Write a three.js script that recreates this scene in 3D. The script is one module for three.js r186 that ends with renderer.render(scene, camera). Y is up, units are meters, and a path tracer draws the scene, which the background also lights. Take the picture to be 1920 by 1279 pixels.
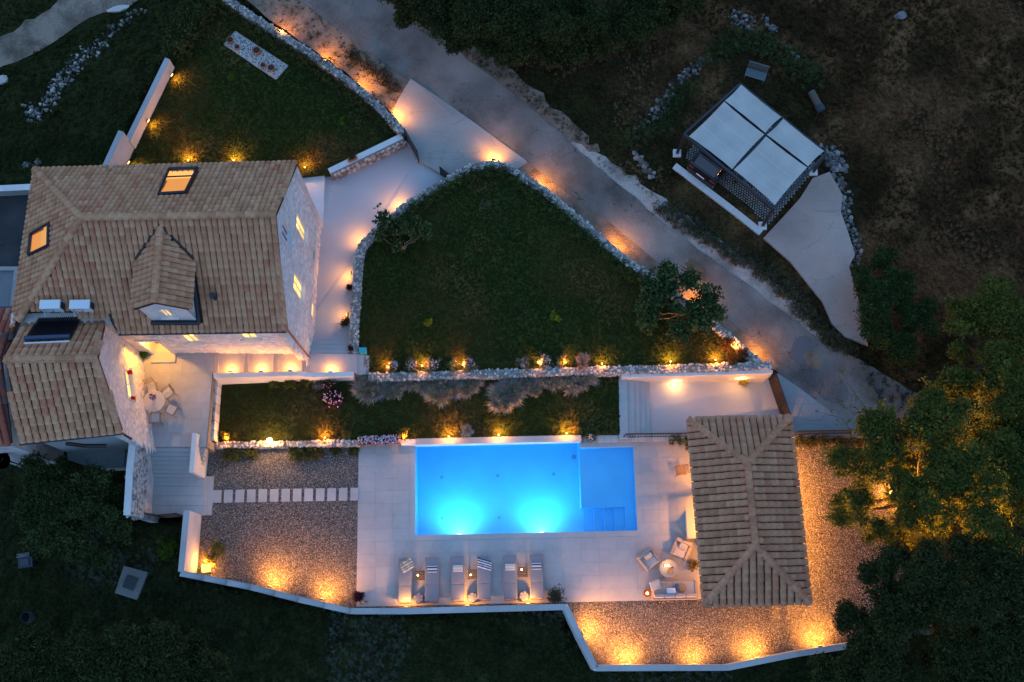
import * as THREE from 'three';
import { mergeGeometries, toCreasedNormals } from 'three/addons/utils/BufferGeometryUtils.js';
import { RoundedBoxGeometry } from 'three/addons/geometries/RoundedBoxGeometry.js';

// ------------------------------------------------------------------ camera, sky, sun, exposure
const V3 = (x, y, z) => new THREE.Vector3(x, y, z);
const scene = new THREE.Scene();
const renderer = new THREE.WebGLRenderer({ antialias: true });
renderer.toneMapping = THREE.LinearToneMapping;
renderer.toneMappingExposure = 1.6;
renderer.shadowMap.enabled = true;
// a drone 52 m above the pool deck, tilted 14.8 degrees from straight down
const FOCAL = 2030, CAM_H = 52, TILT = 14.787 * Math.PI / 180, ROLL = 2.139 * Math.PI / 180;
const camF = V3(0, -Math.cos(TILT), -Math.sin(TILT)), r0 = V3(1, 0, 0), d0 = V3(0, -Math.sin(TILT), Math.cos(TILT));
const camR = r0.clone().multiplyScalar(Math.cos(ROLL)).addScaledVector(d0, -Math.sin(ROLL));
const camD = r0.clone().multiplyScalar(Math.sin(ROLL)).addScaledVector(d0, Math.cos(ROLL));
const camera = new THREE.PerspectiveCamera(2 * Math.atan(639.5 / FOCAL) * 180 / Math.PI, 1920 / 1279, 1, 1500);
camera.position.set(0, CAM_H, 0);
camera.up.copy(camD).negate();
camera.lookAt(camera.position.clone().add(camF));
scene.add(camera);
{ // dusk sky: deep blue overhead, paler and warmer to the horizon, the same all round
  const w = 64, h = 64, d = new Float32Array(w * h * 4);
  for (let j = 0; j < h; j++) {
    const el = ((j + 0.5) / h - 0.5) * Math.PI, t = Math.max(0, Math.sin(el));
    const k = Math.pow(t, 0.6), lo = [0.24, 0.34, 0.53], hi = [0.185, 0.385, 0.73];
    for (let i = 0; i < w; i++) for (let c = 0; c < 4; c++) d[(j * w + i) * 4 + c] = c === 3 ? 1 : el < 0 ? lo[c] * 0.3 : lo[c] + (hi[c] - lo[c]) * k;
  }
  const t = new THREE.DataTexture(d, w, h, THREE.RGBAFormat, THREE.FloatType);
  t.mapping = THREE.EquirectangularReflectionMapping; t.magFilter = THREE.LinearFilter; t.needsUpdate = true;
  scene.background = t; scene.environment = t;
}
const sun = new THREE.DirectionalLight(0xffe0c8, 0.05);
sun.position.set(-40, 60, 25); sun.target.position.set(0, 0, -12); sun.castShadow = true; sun.shadow.radius = 60;
Object.assign(sun.shadow.camera, { left: -45, right: 45, top: 45, bottom: -45, near: 1, far: 200 });
sun.shadow.mapSize.set(2048, 2048);
scene.add(sun, sun.target);

// ------------------------------------------------------------------ helpers
let seed = 7;
const rnd = () => { seed = (seed * 1664525 + 1013904223) >>> 0; return seed / 4294967296; };
const rr = (a, b) => a + (b - a) * rnd();
const pick = (a) => a[Math.floor(rnd() * a.length)];
// surveyed point: photograph coordinates (1920 wide) taken to metres on the level h it stands on
function at(px, py, h) {
  const d = camF.clone().addScaledVector(camR, (px - 960) / FOCAL).addScaledVector(camD, (py - 639.5) / FOCAL);
  return V3(0, CAM_H, 0).addScaledVector(d, (CAM_H - h) / -d.y);
}
const ats = (list, h) => list.map(([x, y, k]) => at(x, y, k === undefined ? h : k));
// height at which the sight line meets the upright plane through a and b
function hOn(px, py, a, b) {
  const n = V3(b.z - a.z, 0, a.x - b.x), lo = at(px, py, -5), hi = at(px, py, 12);
  const p = n.dot(lo.clone().sub(a)), q = n.dot(hi.clone().sub(a));
  return -5 + 17 * p / (p - q);
}
const onWall = (px, py, a, b) => at(px, py, hOn(px, py, a, b));
// where it meets a sloping plane given by three points
function onPlane(px, py, a, b, c) {
  const n = b.clone().sub(a).cross(c.clone().sub(a)), o = V3(0, CAM_H, 0), d = at(px, py, 0).sub(o);
  return o.clone().addScaledVector(d, n.dot(a.clone().sub(o)) / n.dot(d));
}
const taken = {};
function numbered(n) { const k = (taken[n] = (taken[n] ?? -1) + 1); return k ? `${n}_${String(k).padStart(3, '0')}` : n; }
function tag(o, label, category, group, kind) {
  o.userData.label = label; if (category) o.userData.category = category;
  if (group) o.userData.group = group; if (kind) o.userData.kind = kind;
  return o;
}
function thing(name, label, category, pos, turn = 0, group) {
  const g = new THREE.Group(); g.name = numbered(name); scene.add(g);
  if (pos) g.position.copy(pos); g.rotation.y = turn;
  return tag(g, label, category, group, 'thing');
}
function mesh(name, geo, mat, parent = scene) {
  const m = new THREE.Mesh(geo, mat); m.name = parent === scene ? numbered(name) : name; parent.add(m); return m;
}
function struct(name, geo, mat, label) { const m = mesh(name, geo, mat); m.userData.kind = 'structure'; if (label) m.userData.label = label; return m; }
function structGroup(name, label) { const g = new THREE.Group(); g.name = numbered(name); g.userData = { kind: 'structure', label }; scene.add(g); return g; }
const box = (w, h, d, x = 0, y = 0, z = 0, ry = 0) => { const g = new THREE.BoxGeometry(w, h, d); if (ry) g.rotateY(ry); return g.translate(x, y, z); };
const rbox = (w, h, d, r, x = 0, y = 0, z = 0) => new RoundedBoxGeometry(w, h, d, 2, r).translate(x, y, z);
const cyl = (r1, r2, h, x = 0, y = 0, z = 0, n = 14) => new THREE.CylinderGeometry(r1, r2, h, n).translate(x, y, z);
function rod(a, b, r, n = 6, r2 = r) {
  const l = a.distanceTo(b), g = new THREE.CylinderGeometry(r2, r, l, n);
  g.applyQuaternion(new THREE.Quaternion().setFromUnitVectors(V3(0, 1, 0), b.clone().sub(a).normalize()));
  return g.translate((a.x + b.x) / 2, (a.y + b.y) / 2, (a.z + b.z) / 2);
}
const merge = (a) => mergeGeometries(a.map((g) => { const h = g.index ? g.toNonIndexed() : g; for (const k of Object.keys(h.attributes)) if (!['position', 'normal', 'uv'].includes(k)) h.deleteAttribute(k); return h; }));
function tris(list, uv) { // triangles of V3, uv in metres
  const p = [], t = [];
  for (const v of list) { p.push(v.x, v.y, v.z); const q = uv ? uv(v) : [v.x, v.z]; t.push(q[0], q[1]); }
  const g = new THREE.BufferGeometry();
  g.setAttribute('position', new THREE.Float32BufferAttribute(p, 3)); g.setAttribute('uv', new THREE.Float32BufferAttribute(t, 2));
  g.computeVertexNormals(); return g;
}
function area2(p) { let s = 0; for (let i = 0; i < p.length; i++) { const a = p[i], b = p[(i + 1) % p.length]; s += a.x * b.z - b.x * a.z; } return s; }
// level (or sloping) sheet over a ground plan, with sides down to bottom
function slab(pts, bottom, holes = []) {
  pts = pts.slice(); if (area2(pts) > 0) pts.reverse();
  holes = holes.map((h) => { h = h.slice(); if (area2(h) < 0) h.reverse(); return h; });
  const two = (a) => a.map((v) => new THREE.Vector2(v.x, v.z));
  const all = [pts, ...holes].flat(), out = [];
  for (const f of THREE.ShapeUtils.triangulateShape(two(pts), holes.map(two))) {
    const [a, b, c] = f.map((i) => all[i]);
    const up = (b.z - a.z) * (c.x - a.x) - (b.x - a.x) * (c.z - a.z) > 0;
    out.push(...(up ? [a, b, c] : [a, c, b]));
  }
  const top = tris(out);
  if (bottom === undefined) return top;
  const side = [];
  for (const ring of [pts, ...holes]) for (let i = 0; i < ring.length; i++) {
    const a = ring[i], b = ring[(i + 1) % ring.length], c = V3(b.x, bottom, b.z), d = V3(a.x, bottom, a.z);
    side.push([a, b, c, d]);
  }
  const sg = side.map(([a, b, c, d]) => { const l = a.distanceTo(b); const g = tris([a, b, c, a, c, d]); g.setAttribute('uv', new THREE.Float32BufferAttribute([0, a.y, l, b.y, l, c.y, 0, a.y, l, c.y, 0, d.y], 2)); return g; });
  return merge([top, ...sg]);
}
function offsets(pts, w) {
  const L = [], R = [];
  pts.forEach((p, i) => {
    const a = pts[Math.max(0, i - 1)], b = pts[Math.min(pts.length - 1, i + 1)];
    const u = V3(p.x - a.x, 0, p.z - a.z), v = V3(b.x - p.x, 0, b.z - p.z);
    if (i === 0) u.copy(v); if (i === pts.length - 1) v.copy(u);
    u.normalize(); v.normalize();
    const n = V3(u.z + v.z, 0, -u.x - v.x).normalize(), k = w / 2 / Math.max(0.4, n.dot(V3(u.z, 0, -u.x)));
    L.push(p.clone().addScaledVector(n, k)); R.push(p.clone().addScaledVector(n, -k));
  });
  return [L, R];
}
// wall along a path of top-centre points
function prismPath(pts, w, bottom) {
  const [L, R] = offsets(pts, w), out = [], down = (v) => V3(v.x, typeof bottom === 'function' ? bottom(v) : bottom, v.z);
  const quads = [], q = (a, b, c, d) => { const l = a.distanceTo(b), m = b.distanceTo(c); const g = tris([a, b, c, a, c, d]); const o = a.x + a.z; g.setAttribute('uv', new THREE.Float32BufferAttribute([o, 0, o + l, 0, o + l, m, o, 0, o + l, m, o, m], 2)); quads.push(g); };
  for (let i = 0; i + 1 < pts.length; i++) {
    q(L[i], R[i], R[i + 1], L[i + 1]);
    q(L[i], L[i + 1], down(L[i + 1]), down(L[i])); q(R[i + 1], R[i], down(R[i]), down(R[i + 1]));
  }
  const e = pts.length - 1;
  q(R[0], L[0], down(L[0]), down(R[0])); q(L[e], R[e], down(R[e]), down(L[e]));
  return merge(quads);
}
function resample(pts, step) {
  const out = [pts[0].clone()];
  for (let i = 0; i + 1 < pts.length; i++) {
    const n = Math.max(1, Math.round(pts[i].distanceTo(pts[i + 1]) / step));
    for (let k = 1; k <= n; k++) out.push(pts[i].clone().lerp(pts[i + 1], k / n));
  }
  return out;
}
const smooth = (pts, step) => { const c = new THREE.CatmullRomCurve3(pts, false, 'centripetal'); return c.getSpacedPoints(Math.max(2, Math.round(c.getLength() / step))); };
function inside(x, z, poly) {
  let c = false;
  for (let i = 0, j = poly.length - 1; i < poly.length; j = i++) {
    const a = poly[i], b = poly[j];
    if ((a.z > z) !== (b.z > z) && x < (b.x - a.x) * (z - a.z) / (b.z - a.z) + a.x) c = !c;
  }
  return c;
}
function scatter(poly, n, f) {
  const xs = poly.map((p) => p.x), zs = poly.map((p) => p.z), x0 = Math.min(...xs), x1 = Math.max(...xs), z0 = Math.min(...zs), z1 = Math.max(...zs);
  for (let i = 0, k = 0; i < n && k < n * 20; k++) { const x = rr(x0, x1), z = rr(z0, z1); if (inside(x, z, poly)) { f(x, z, i); i++; } }
}
const areaOf = (p) => Math.abs(area2(p)) / 2;
function instanced(name, geo, mat, items, parent = scene) { // items: [pos, quaternion|euler, scale, colour]
  const m = new THREE.InstancedMesh(geo, mat, items.length), o = new THREE.Object3D();
  items.forEach(([p, e, s, c], i) => {
    o.position.copy(p); e?.isQuaternion ? o.quaternion.copy(e) : e ? o.rotation.set(e[0], e[1], e[2]) : o.rotation.set(0, 0, 0);
    typeof s === 'number' ? o.scale.setScalar(s) : o.scale.set(...s);
    o.updateMatrix(); m.setMatrixAt(i, o.matrix); m.setColorAt(i, c ?? new THREE.Color(1, 1, 1));
  });
  m.name = parent === scene ? numbered(name) : name; m.userData.kind = 'stuff'; parent.add(m); return m;
}
const rgb = (r, g, b) => new THREE.Color().setRGB(r, g, b);
const vary = (c, k = 0.15) => { const f = 1 + rr(-k, k); return rgb(c[0] * f, c[1] * f * (1 + rr(-k, k) * 0.3), c[2] * f * (1 + rr(-k, k) * 0.3)); };

// ------------------------------------------------------------------ procedural textures
function hash(x, y, s) { let n = (x * 374761393 + y * 668265263 + s * 144665) | 0; n = Math.imul(n ^ (n >>> 13), 1274126177); return ((n ^ (n >>> 16)) >>> 0) / 4294967296; }
function vnoise(u, v, per, s) {
  const x = u * per, y = v * per, i = Math.floor(x), j = Math.floor(y), a = x - i, b = y - j, f = a * a * (3 - 2 * a), g = b * b * (3 - 2 * b), w = (n) => ((n % per) + per) % per;
  const h = (p, q) => hash(w(i + p), w(j + q), s);
  return (h(0, 0) * (1 - f) + h(1, 0) * f) * (1 - g) + (h(0, 1) * (1 - f) + h(1, 1) * f) * g;
}
const fbm = (u, v, per, oct, s) => { let t = 0, a = 0.5, n = 0; for (let o = 0; o < oct; o++) { t += a * vnoise(u, v, per << o, s + o); n += a; a *= 0.5; } return t / n; };
function tex(size, f, metres, srgb = true) { // f(u,v) -> linear [r,g,b] or grey
  const d = new Uint8Array(size * size * 4), enc = (x) => { x = Math.min(1, Math.max(0, x)); return Math.round(255 * (srgb ? (x <= 0.0031308 ? 12.92 * x : 1.055 * Math.pow(x, 1 / 2.4) - 0.055) : x)); };
  for (let j = 0; j < size; j++) for (let i = 0; i < size; i++) {
    const c = f(i / size, j / size), k = (j * size + i) * 4;
    if (typeof c === 'number') d[k] = d[k + 1] = d[k + 2] = enc(c); else { d[k] = enc(c[0]); d[k + 1] = enc(c[1]); d[k + 2] = enc(c[2]); }
    d[k + 3] = 255;
  }
  const t = new THREE.DataTexture(d, size, size); t.wrapS = t.wrapT = THREE.RepeatWrapping; t.magFilter = THREE.LinearFilter; t.minFilter = THREE.LinearMipmapLinearFilter;
  t.generateMipmaps = true; if (srgb) t.colorSpace = THREE.SRGBColorSpace; t.repeat.set(1 / metres, 1 / metres); t.needsUpdate = true; return t;
}
const mixc = (a, b, t) => a.map((x, i) => x + (b[i] - x) * t);
const sstep = (a, b, x) => { const t = Math.min(1, Math.max(0, (x - a) / (b - a))); return t * t * (3 - 2 * t); };
const M = {};
const matte = (o) => new THREE.MeshPhysicalMaterial({ roughness: 1, specularIntensity: 0.12, side: THREE.DoubleSide, ...o });
const dull = (r, g, b, o = {}) => matte({ color: rgb(r, g, b), ...o });
const std = (o) => new THREE.MeshStandardMaterial({ roughness: 0.9, side: THREE.DoubleSide, ...o });
const plain = (r, g, b, o = {}) => std({ color: rgb(r, g, b), ...o });
{
  const fine = tex(256, (u, v) => fbm(u, v, 32, 3, 3), 1.1, false), rough = tex(256, (u, v) => fbm(u, v, 12, 5, 9), 1.3, false);
  M.fine = fine;
  const plasterT = tex(512, (u, v) => { const a = fbm(u, v, 4, 6, 11), b = fbm(u, v, 40, 2, 4); return 0.7 + 0.26 * a + 0.08 * b; }, 4.2);
  M.plaster = plain(0.68, 0.67, 0.65, { map: plasterT, bumpMap: fine, bumpScale: 0.004 });
  M.paving = plain(0.43, 0.435, 0.435, { map: tex(512, (u, v) => { const a = fbm(u, v, 3, 6, 21), b = fbm(u, v, 30, 3, 8); return 0.62 + 0.34 * a + 0.1 * b; }, 5.3), roughness: 0.75 });
  M.slabs = [0.965, 1, 1.03, 0.985].map((k) => { const m = M.paving.clone(); m.color.multiplyScalar(k); return m; });
  M.concrete = plain(0.4, 0.38, 0.355, { map: tex(512, (u, v) => { const a = fbm(u, v, 3, 7, 31), b = vnoise(u, v, 180, 5), s = Math.abs(vnoise(u * 0.5 + 0.2 * a, v, 16, 77) - 0.5); return 0.55 + 0.5 * a * (0.8 + 0.4 * b) - 0.12 * (s < 0.02 ? 1 : 0); }, 6.1), bumpMap: rough, bumpScale: 0.006 });
  M.screed = plain(0.43, 0.46, 0.49, { map: tex(512, (u, v) => 0.78 + 0.24 * fbm(u, v, 3, 6, 41), 7), roughness: 0.7 });
  M.asphalt = plain(0.3, 0.275, 0.245, { map: tex(1024, (u, v) => {
    const a = fbm(u, v, 3, 6, 51), g = vnoise(u, v, 400, 6), c = Math.abs(fbm(u + 0.03 * a, v, 7, 4, 61) - 0.5), sp = hash(Math.floor(u * 500), Math.floor(v * 500), 3) > 0.985 ? 0.35 : 0;
    const w = fbm(u, v, 9, 4, 55); return 0.2 + 0.75 * a + 0.5 * (w - 0.5) + 0.22 * (g - 0.5) - (c < 0.005 ? 0.25 : 0) + sp * a;
  }, 9.5), bumpMap: rough, bumpScale: 0.01 });
  M.soil = dull(0.05, 0.045, 0.035, { map: tex(256, (u, v) => 0.5 + 0.6 * fbm(u, v, 10, 4, 71), 2) });
  M.lawn = matte({ color: rgb(1, 1, 1), map: tex(512, (u, v) => {
    const a = fbm(u, v, 4, 5, 81), b = fbm(u, v, 30, 3, 83); return mixc([0.03, 0.042, 0.01], [0.075, 0.055, 0.018], sstep(0.42, 0.72, a)).map((x) => x * (0.75 + 0.5 * b));
  }, 6.7) });
  M.gravelBed = dull(0.16, 0.15, 0.14, { map: tex(512, (u, v) => 0.25 + 1.1 * Math.pow(vnoise(u, v, 128, 91), 2) + 0.3 * (fbm(u, v, 6, 4, 92) - 0.5), 3.1), bumpMap: rough, bumpScale: 0.03 });
  M.mortar = dull(0.26, 0.245, 0.22, { map: tex(256, (u, v) => 0.6 + 0.5 * fbm(u, v, 14, 4, 95), 1.6), bumpMap: rough, bumpScale: 0.02 });
  M.lime = plain(0.68, 0.65, 0.62, { map: tex(512, (u, v) => 0.58 + 0.5 * fbm(u, v, 10, 5, 97), 3.3), bumpMap: rough, bumpScale: 0.03 });
  M.stones = [[0.42, 0.4, 0.38], [0.29, 0.28, 0.265], [0.5, 0.46, 0.42], [0.18, 0.17, 0.165]].map((c) => plain(...c, { bumpMap: rough, bumpScale: 0.01, flatShading: true }));
  M.stoneI = dull(1, 1, 1, { flatShading: true });
  const tileT = tex(256, (u, v) => { const a = fbm(u, v, 5, 5, 101); return 0.6 + 0.6 * a; }, 0.8);
  M.tileCols = [[0.55, 0.272, 0.148], [0.46, 0.222, 0.118], [0.59, 0.31, 0.172], [0.52, 0.242, 0.13], [0.5, 0.2, 0.11]];
  M.tiles = M.tileCols.map((c) => dull(...c, { map: tileT }));
  M.tileI = dull(1, 1, 1, { map: tileT });
  M.roofBed = dull(0.08, 0.042, 0.024);
  M.darkMetal = plain(0.025, 0.03, 0.04, { roughness: 0.5, metalness: 0.3 });
  M.blackMetal = plain(0.015, 0.013, 0.012, { roughness: 0.5 });
  M.rust = plain(0.14, 0.05, 0.03, { roughness: 0.8 });
  M.copper = plain(0.3, 0.13, 0.05, { roughness: 0.45, metalness: 0.7 });
  M.darkWood = plain(0.07, 0.04, 0.025, { roughness: 0.7 });
  M.wood = plain(0.3, 0.17, 0.08, { roughness: 0.7 });
  M.whiteMetal = plain(0.7, 0.7, 0.7, { roughness: 0.4 });
  M.terracotta = plain(0.33, 0.13, 0.07, { bumpMap: fine, bumpScale: 0.003 });
  M.bark = dull(0.11, 0.085, 0.06, { bumpMap: rough, bumpScale: 0.02 });
  M.fabric = plain(0.55, 0.54, 0.53, { bumpMap: fine, bumpScale: 0.002 });
  M.leaf = matte({ color: rgb(1, 1, 1), specularIntensity: 0.2 });
  M.leafThin = new THREE.MeshPhysicalMaterial({ color: rgb(1, 1, 1), roughness: 1, specularIntensity: 0.2, transmission: 0.35, thickness: 0, side: THREE.DoubleSide });
  M.grass = matte({ color: rgb(1, 1, 1) });
}
const glow = (r, g, b, k) => std({ color: rgb(0.05, 0.05, 0.05), emissive: rgb(r, g, b), emissiveIntensity: k });
M.window = glow(1, 0.55, 0.13, 1.7);
M.windows = [1.3, 1.7, 2.0, 1.0].map((k) => glow(1, 0.5 + 0.03 * k, 0.12, k));
M.lens = glow(1, 0.55, 0.15, 4);
M.glass = new THREE.MeshPhysicalMaterial({ color: rgb(0.95, 0.95, 0.95), roughness: 0.05, transmission: 1, thickness: 0, side: THREE.DoubleSide });
const WARM = rgb(1, 0.345, 0.05), WARM2 = rgb(1, 0.42, 0.1);
// ------------------------------------------------------------------ terrain
const SITE = ats([[395, -40, 0.3], [432, -2, 0.3], [505, 52, 0.3], [625, 132, 0.2], [700, 192, 0], [756, 250, -0.2], [786, 292, -0.3], [824, 318, -0.3], [850, 334, -0.3], [892, 316, -0.3], [926, 312, -0.3], [954, 320, -0.3],
  [1025, 365, -0.4], [1100, 428, -0.45], [1219, 520, -0.5], [1343, 615, -0.6], [1440, 692, -0.8], [1472, 800, -1], [1600, 812, -0.6], [1662, 830, 0], [1690, 1195, 0], [1490, 1222, 0], [1360, 1246, 0], [1118, 1247, 0], [1064, 1138, 0], [655, 1140, 0], [342, 1072, 0], [350, 962, 0],
  [246, 966, 0], [262, 822, 0], [80, 800, 0], [70, 420, 0], [205, 318, 0.3], [322, 112, 0.3]]);
const spots = [[0, 0, 1], [200, 20, 0.8], [60, 150, 0.6], [150, 200, 0.5], [0, 330, 0.4], [0, 600, 0.2], [560, 0, 0.5], [640, 30, 0.35], [700, 60, 0.2], [850, 150, -0.1], [950, 250, -0.3], [1100, 350, -0.45], [1250, 480, -0.55], [1400, 580, -0.65], [1520, 680, -0.75], [1600, 760, -0.85],
  [1000, 50, -0.1], [1200, 150, -0.25], [1400, 50, -0.25], [1400, 300, -0.35], [1550, 450, -0.4], [1700, 100, -0.1], [1900, 300, 0], [1750, 450, -0.2], [1900, 600, -0.3], [1700, 800, -0.6], [1850, 900, -0.5], [1780, 1050, -0.5], [1900, 1200, -0.7],
  [1500, 1270, -1.1], [1200, 1279, -1.2], [900, 1200, -1.2], [600, 1200, -1.2], [300, 1150, -1.1], [100, 1200, -1.2], [60, 1000, -0.9], [250, 1030, -0.8], [150, 880, -0.7], [60, 850, -0.7]].map(([x, y, h]) => at(x, y, h));
function hill(x, z) {
  let s = 0, w = 0;
  for (const p of spots) { const d = (p.x - x) ** 2 + (p.z - z) ** 2, k = 1 / Math.pow(d + 3, 1.6); s += k * p.y; w += k; }
  const far = Math.max(0, Math.hypot(x, z + 14) - 40);
  return s / w + far * 0.02 * Math.sin(x * 0.02 + 1) ;
}
function ground(px, py, up = 0) { let p = at(px, py, 0); for (let i = 0; i < 4; i++) p = at(px, py, hill(p.x, p.z) + up); return p; }
const onHill = (p, up = 0) => V3(p.x, hill(p.x, p.z) + up, p.z);
{
  const line = (a, b, s, far) => { const o = far.map((f) => a - f).reverse(); for (let x = a; x <= b + 1e-6; x += s) o.push(x); return [...o, ...far.map((f) => b + f)]; };
  const xs = line(-31, 31, 0.4, [3, 10, 30, 90, 300, 700]), zs = line(-40, 9, 0.4, [3, 10, 30, 90, 300, 700]);
  const p = [], c = [], t = [], ix = [];
  const dry = ats([[1500, 0], [1560, 250], [1640, 420], [1760, 520], [1920, 420], [1990, -60], [1500, -60]], -0.2);
  for (const z of zs) for (const x of xs) {
    const n = fbm(x / 64 + 2, z / 64 + 2, 8, 4, 5), n2 = fbm(x / 16 + 4, z / 16 + 4, 8, 4, 15);
    p.push(x, inside(x, z, SITE) ? -3.5 : hill(x, z) + (n2 - 0.5) * 0.05, z); t.push(x, z);
    const e = sstep(2, 14, x - 0.35 * (z + 26)) * sstep(-8, -16, z); // dry meadow lies north-east, damp green elsewhere
    const k = mixc(mixc([0.028, 0.038, 0.012], [0.05, 0.05, 0.018], n), mixc([0.055, 0.031, 0.014], [0.23, 0.11, 0.05], sstep(0.42, 0.7, n2)), e * (0.55 + 0.45 * n));
    c.push(...k);
  }
  const w = xs.length;
  for (let j = 0; j + 1 < zs.length; j++) for (let i = 0; i + 1 < w; i++) { const a = j * w + i; ix.push(a, a + w, a + 1, a + 1, a + w, a + w + 1); }
  const g = new THREE.BufferGeometry(); g.setIndex(ix);
  g.setAttribute('position', new THREE.Float32BufferAttribute(p, 3)); g.setAttribute('color', new THREE.Float32BufferAttribute(c, 3)); g.setAttribute('uv', new THREE.Float32BufferAttribute(t, 2));
  g.computeVertexNormals();
  M.terrain = matte({ vertexColors: true, map: tex(1024, (u, v) => { const a = fbm(u, v, 10, 6, 111), b = fbm(u, v, 90, 2, 113); return 0.15 + 1.5 * a * b + (vnoise(u, v, 300, 9) > 0.94 ? 0.5 : 0); }, 8), bumpMap: tex(512, (u, v) => fbm(u, v, 30, 4, 115), 3, false), bumpScale: 0.08 });
  struct('ground', g, M.terrain, 'rough dark ground of grass and earth round the villa');
}
// a sheet draped on the terrain between two edges
function drape(left, right, up, nAcross = 8, step = 0.5) {
  const A = smooth(left.map(([x, y]) => ground(x, y)), step), n = A.length - 1, B0 = new THREE.CatmullRomCurve3(right.map(([x, y]) => ground(x, y)), false, 'centripetal').getSpacedPoints(n), out = [];
  const P = (i, j) => { const v = A[i].clone().lerp(B0[i], j / nAcross); return onHill(v, up); };
  for (let i = 0; i < n; i++) for (let j = 0; j < nAcross; j++) { const a = P(i, j), b = P(i + 1, j), c = P(i + 1, j + 1), d = P(i, j + 1); const f = (b.z - a.z) * (c.x - a.x) - (b.x - a.x) * (c.z - a.z) > 0; out.push(...(f ? [a, b, c, a, c, d] : [a, c, b, a, d, c])); }
  return tris(out);
}
const jag = (list, k) => { const o = []; for (let i = 0; i + 1 < list.length; i++) for (let t = 0; t < 1; t += 0.25) o.push([list[i][0] + (list[i + 1][0] - list[i][0]) * t + rr(-k, k), list[i][1] + (list[i + 1][1] - list[i][1]) * t + rr(-k, k)]); o.push(list[list.length - 1]); return o; };
// irregular patch draped on the terrain
function patch(cx, cy, rx, ry, turn, up, wob = 0.25, n = 26) {
  const ring = [], c = ground(cx, cy, up), k0 = rr(0, 6), out = [];
  for (let i = 0; i < n; i++) { const a = i / n * 6.283, r = 1 + wob * (Math.sin(a * 2 + k0) * 0.5 + Math.sin(a * 5 + k0 * 2) * 0.35 + rr(-0.3, 0.3)); const x = Math.cos(a) * rx * r, y = Math.sin(a) * ry * r; ring.push(ground(cx + x * Math.cos(turn) - y * Math.sin(turn), cy + x * Math.sin(turn) + y * Math.cos(turn), up)); }
  for (let i = 0; i < n; i++) { const a = ring[i], b = ring[(i + 1) % n]; out.push(c, b, a); }
  const g = tris(out); return g;
}
const roadL = jag([[525, -30], [560, 0], [640, 62], [700, 105], [760, 148], [830, 192], [900, 240], [985, 302], [1044, 348], [1098, 386], [1150, 424], [1242, 500], [1342, 582], [1410, 636], [1462, 686], [1500, 722], [1560, 775], [1630, 812], [1720, 850]], 1);
const roadR = jag([[670, -30], [705, 0], [800, 70], [860, 98], [940, 160], [1000, 205], [1050, 250], [1095, 290], [1140, 330], [1200, 378], [1260, 432], [1330, 482], [1400, 535], [1480, 592], [1540, 640], [1590, 665], [1640, 690], [1720, 740], [1800, 790]], 2);
struct('road', drape(roadL, roadR, 0.065, 10, 0.3), M.asphalt, 'worn pale grey asphalt lane running past the garden wall');
M.verge = dull(0.42, 0.39, 0.35, { map: tex(512, (u, v) => { const a = fbm(u, v, 6, 6, 121); return 0.25 + 1.1 * a * (0.7 + 0.6 * vnoise(u, v, 120, 3)); }, 5), bumpMap: M.fine, bumpScale: 0.03 });
struct('gravel_verge', drape(jag([[1070, 272], [1100, 310], [1140, 350], [1190, 395], [1250, 450], [1320, 500], [1390, 555], [1470, 610], [1530, 655]], 2), jag([[1076, 268], [1120, 290], [1175, 322], [1225, 362], [1300, 420], [1375, 470], [1440, 520], [1500, 575], [1545, 625]], 6), 0.048, 5), M.verge, 'strip of pale gravel along the far edge of the lane');
M.dirt = dull(0.26, 0.2, 0.15, { map: tex(512, (u, v) => 0.3 + 1.0 * fbm(u, v, 8, 6, 131), 4), bumpMap: M.fine, bumpScale: 0.04 });
struct('dirt_verge', drape(jag([[450, -10], [520, 48], [585, 92], [632, 125], [672, 158], [705, 185], [735, 212]], 2), jag([[580, -10], [620, 40], [665, 75], [710, 112], [755, 145], [778, 160], [774, 185]], 3), 0.048, 5), M.dirt, 'dry dirt verge between the upper garden wall and lane');
struct('dirt_verge', drape(jag([[690, -30], [722, 0], [812, 72], [872, 104], [948, 166], [1008, 214], [1058, 260], [1100, 300]], 2).map(([x, y]) => [x - 14, y]), jag([[735, -30], [768, 0], [850, 62], [905, 98], [985, 150], [1040, 200], [1090, 250], [1125, 285]], 7), 0.047, 5), M.dirt, 'ragged dirt edge on the far side of the lane');
struct('roadside_verge', drape(jag([[958, 316], [985, 330], [1030, 362], [1100, 425], [1165, 478], [1222, 520], [1345, 612], [1376, 638], [1432, 684], [1470, 705]], 2), jag([[980, 292], [1010, 308], [1070, 352], [1150, 415], [1215, 470], [1260, 502], [1375, 598], [1418, 636], [1475, 685], [1510, 715]], 3), 0.05, 4), M.dirt, 'narrow dirt strip at the foot of the long roadside wall');
M.path = dull(0.27, 0.215, 0.165, { map: tex(512, (u, v) => { const a = fbm(u, v, 5, 6, 141), b = fbm(u, v, 14, 4, 143); return 0.1 + 1.3 * a * (0.5 + 1.0 * b) * (0.75 + 0.5 * vnoise(u, v, 90, 3)); }, 6), bumpMap: M.fine, bumpScale: 0.03 });
struct('dirt_track', drape(jag([[-40, 75], [20, 62], [75, 25], [120, -10], [150, -40]], 5), jag([[-40, 135], [35, 118], [110, 70], [180, 35], [290, -10]], 6), 0.05, 6), M.path, 'pale dirt track crossing the far corner of the meadow');
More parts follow.
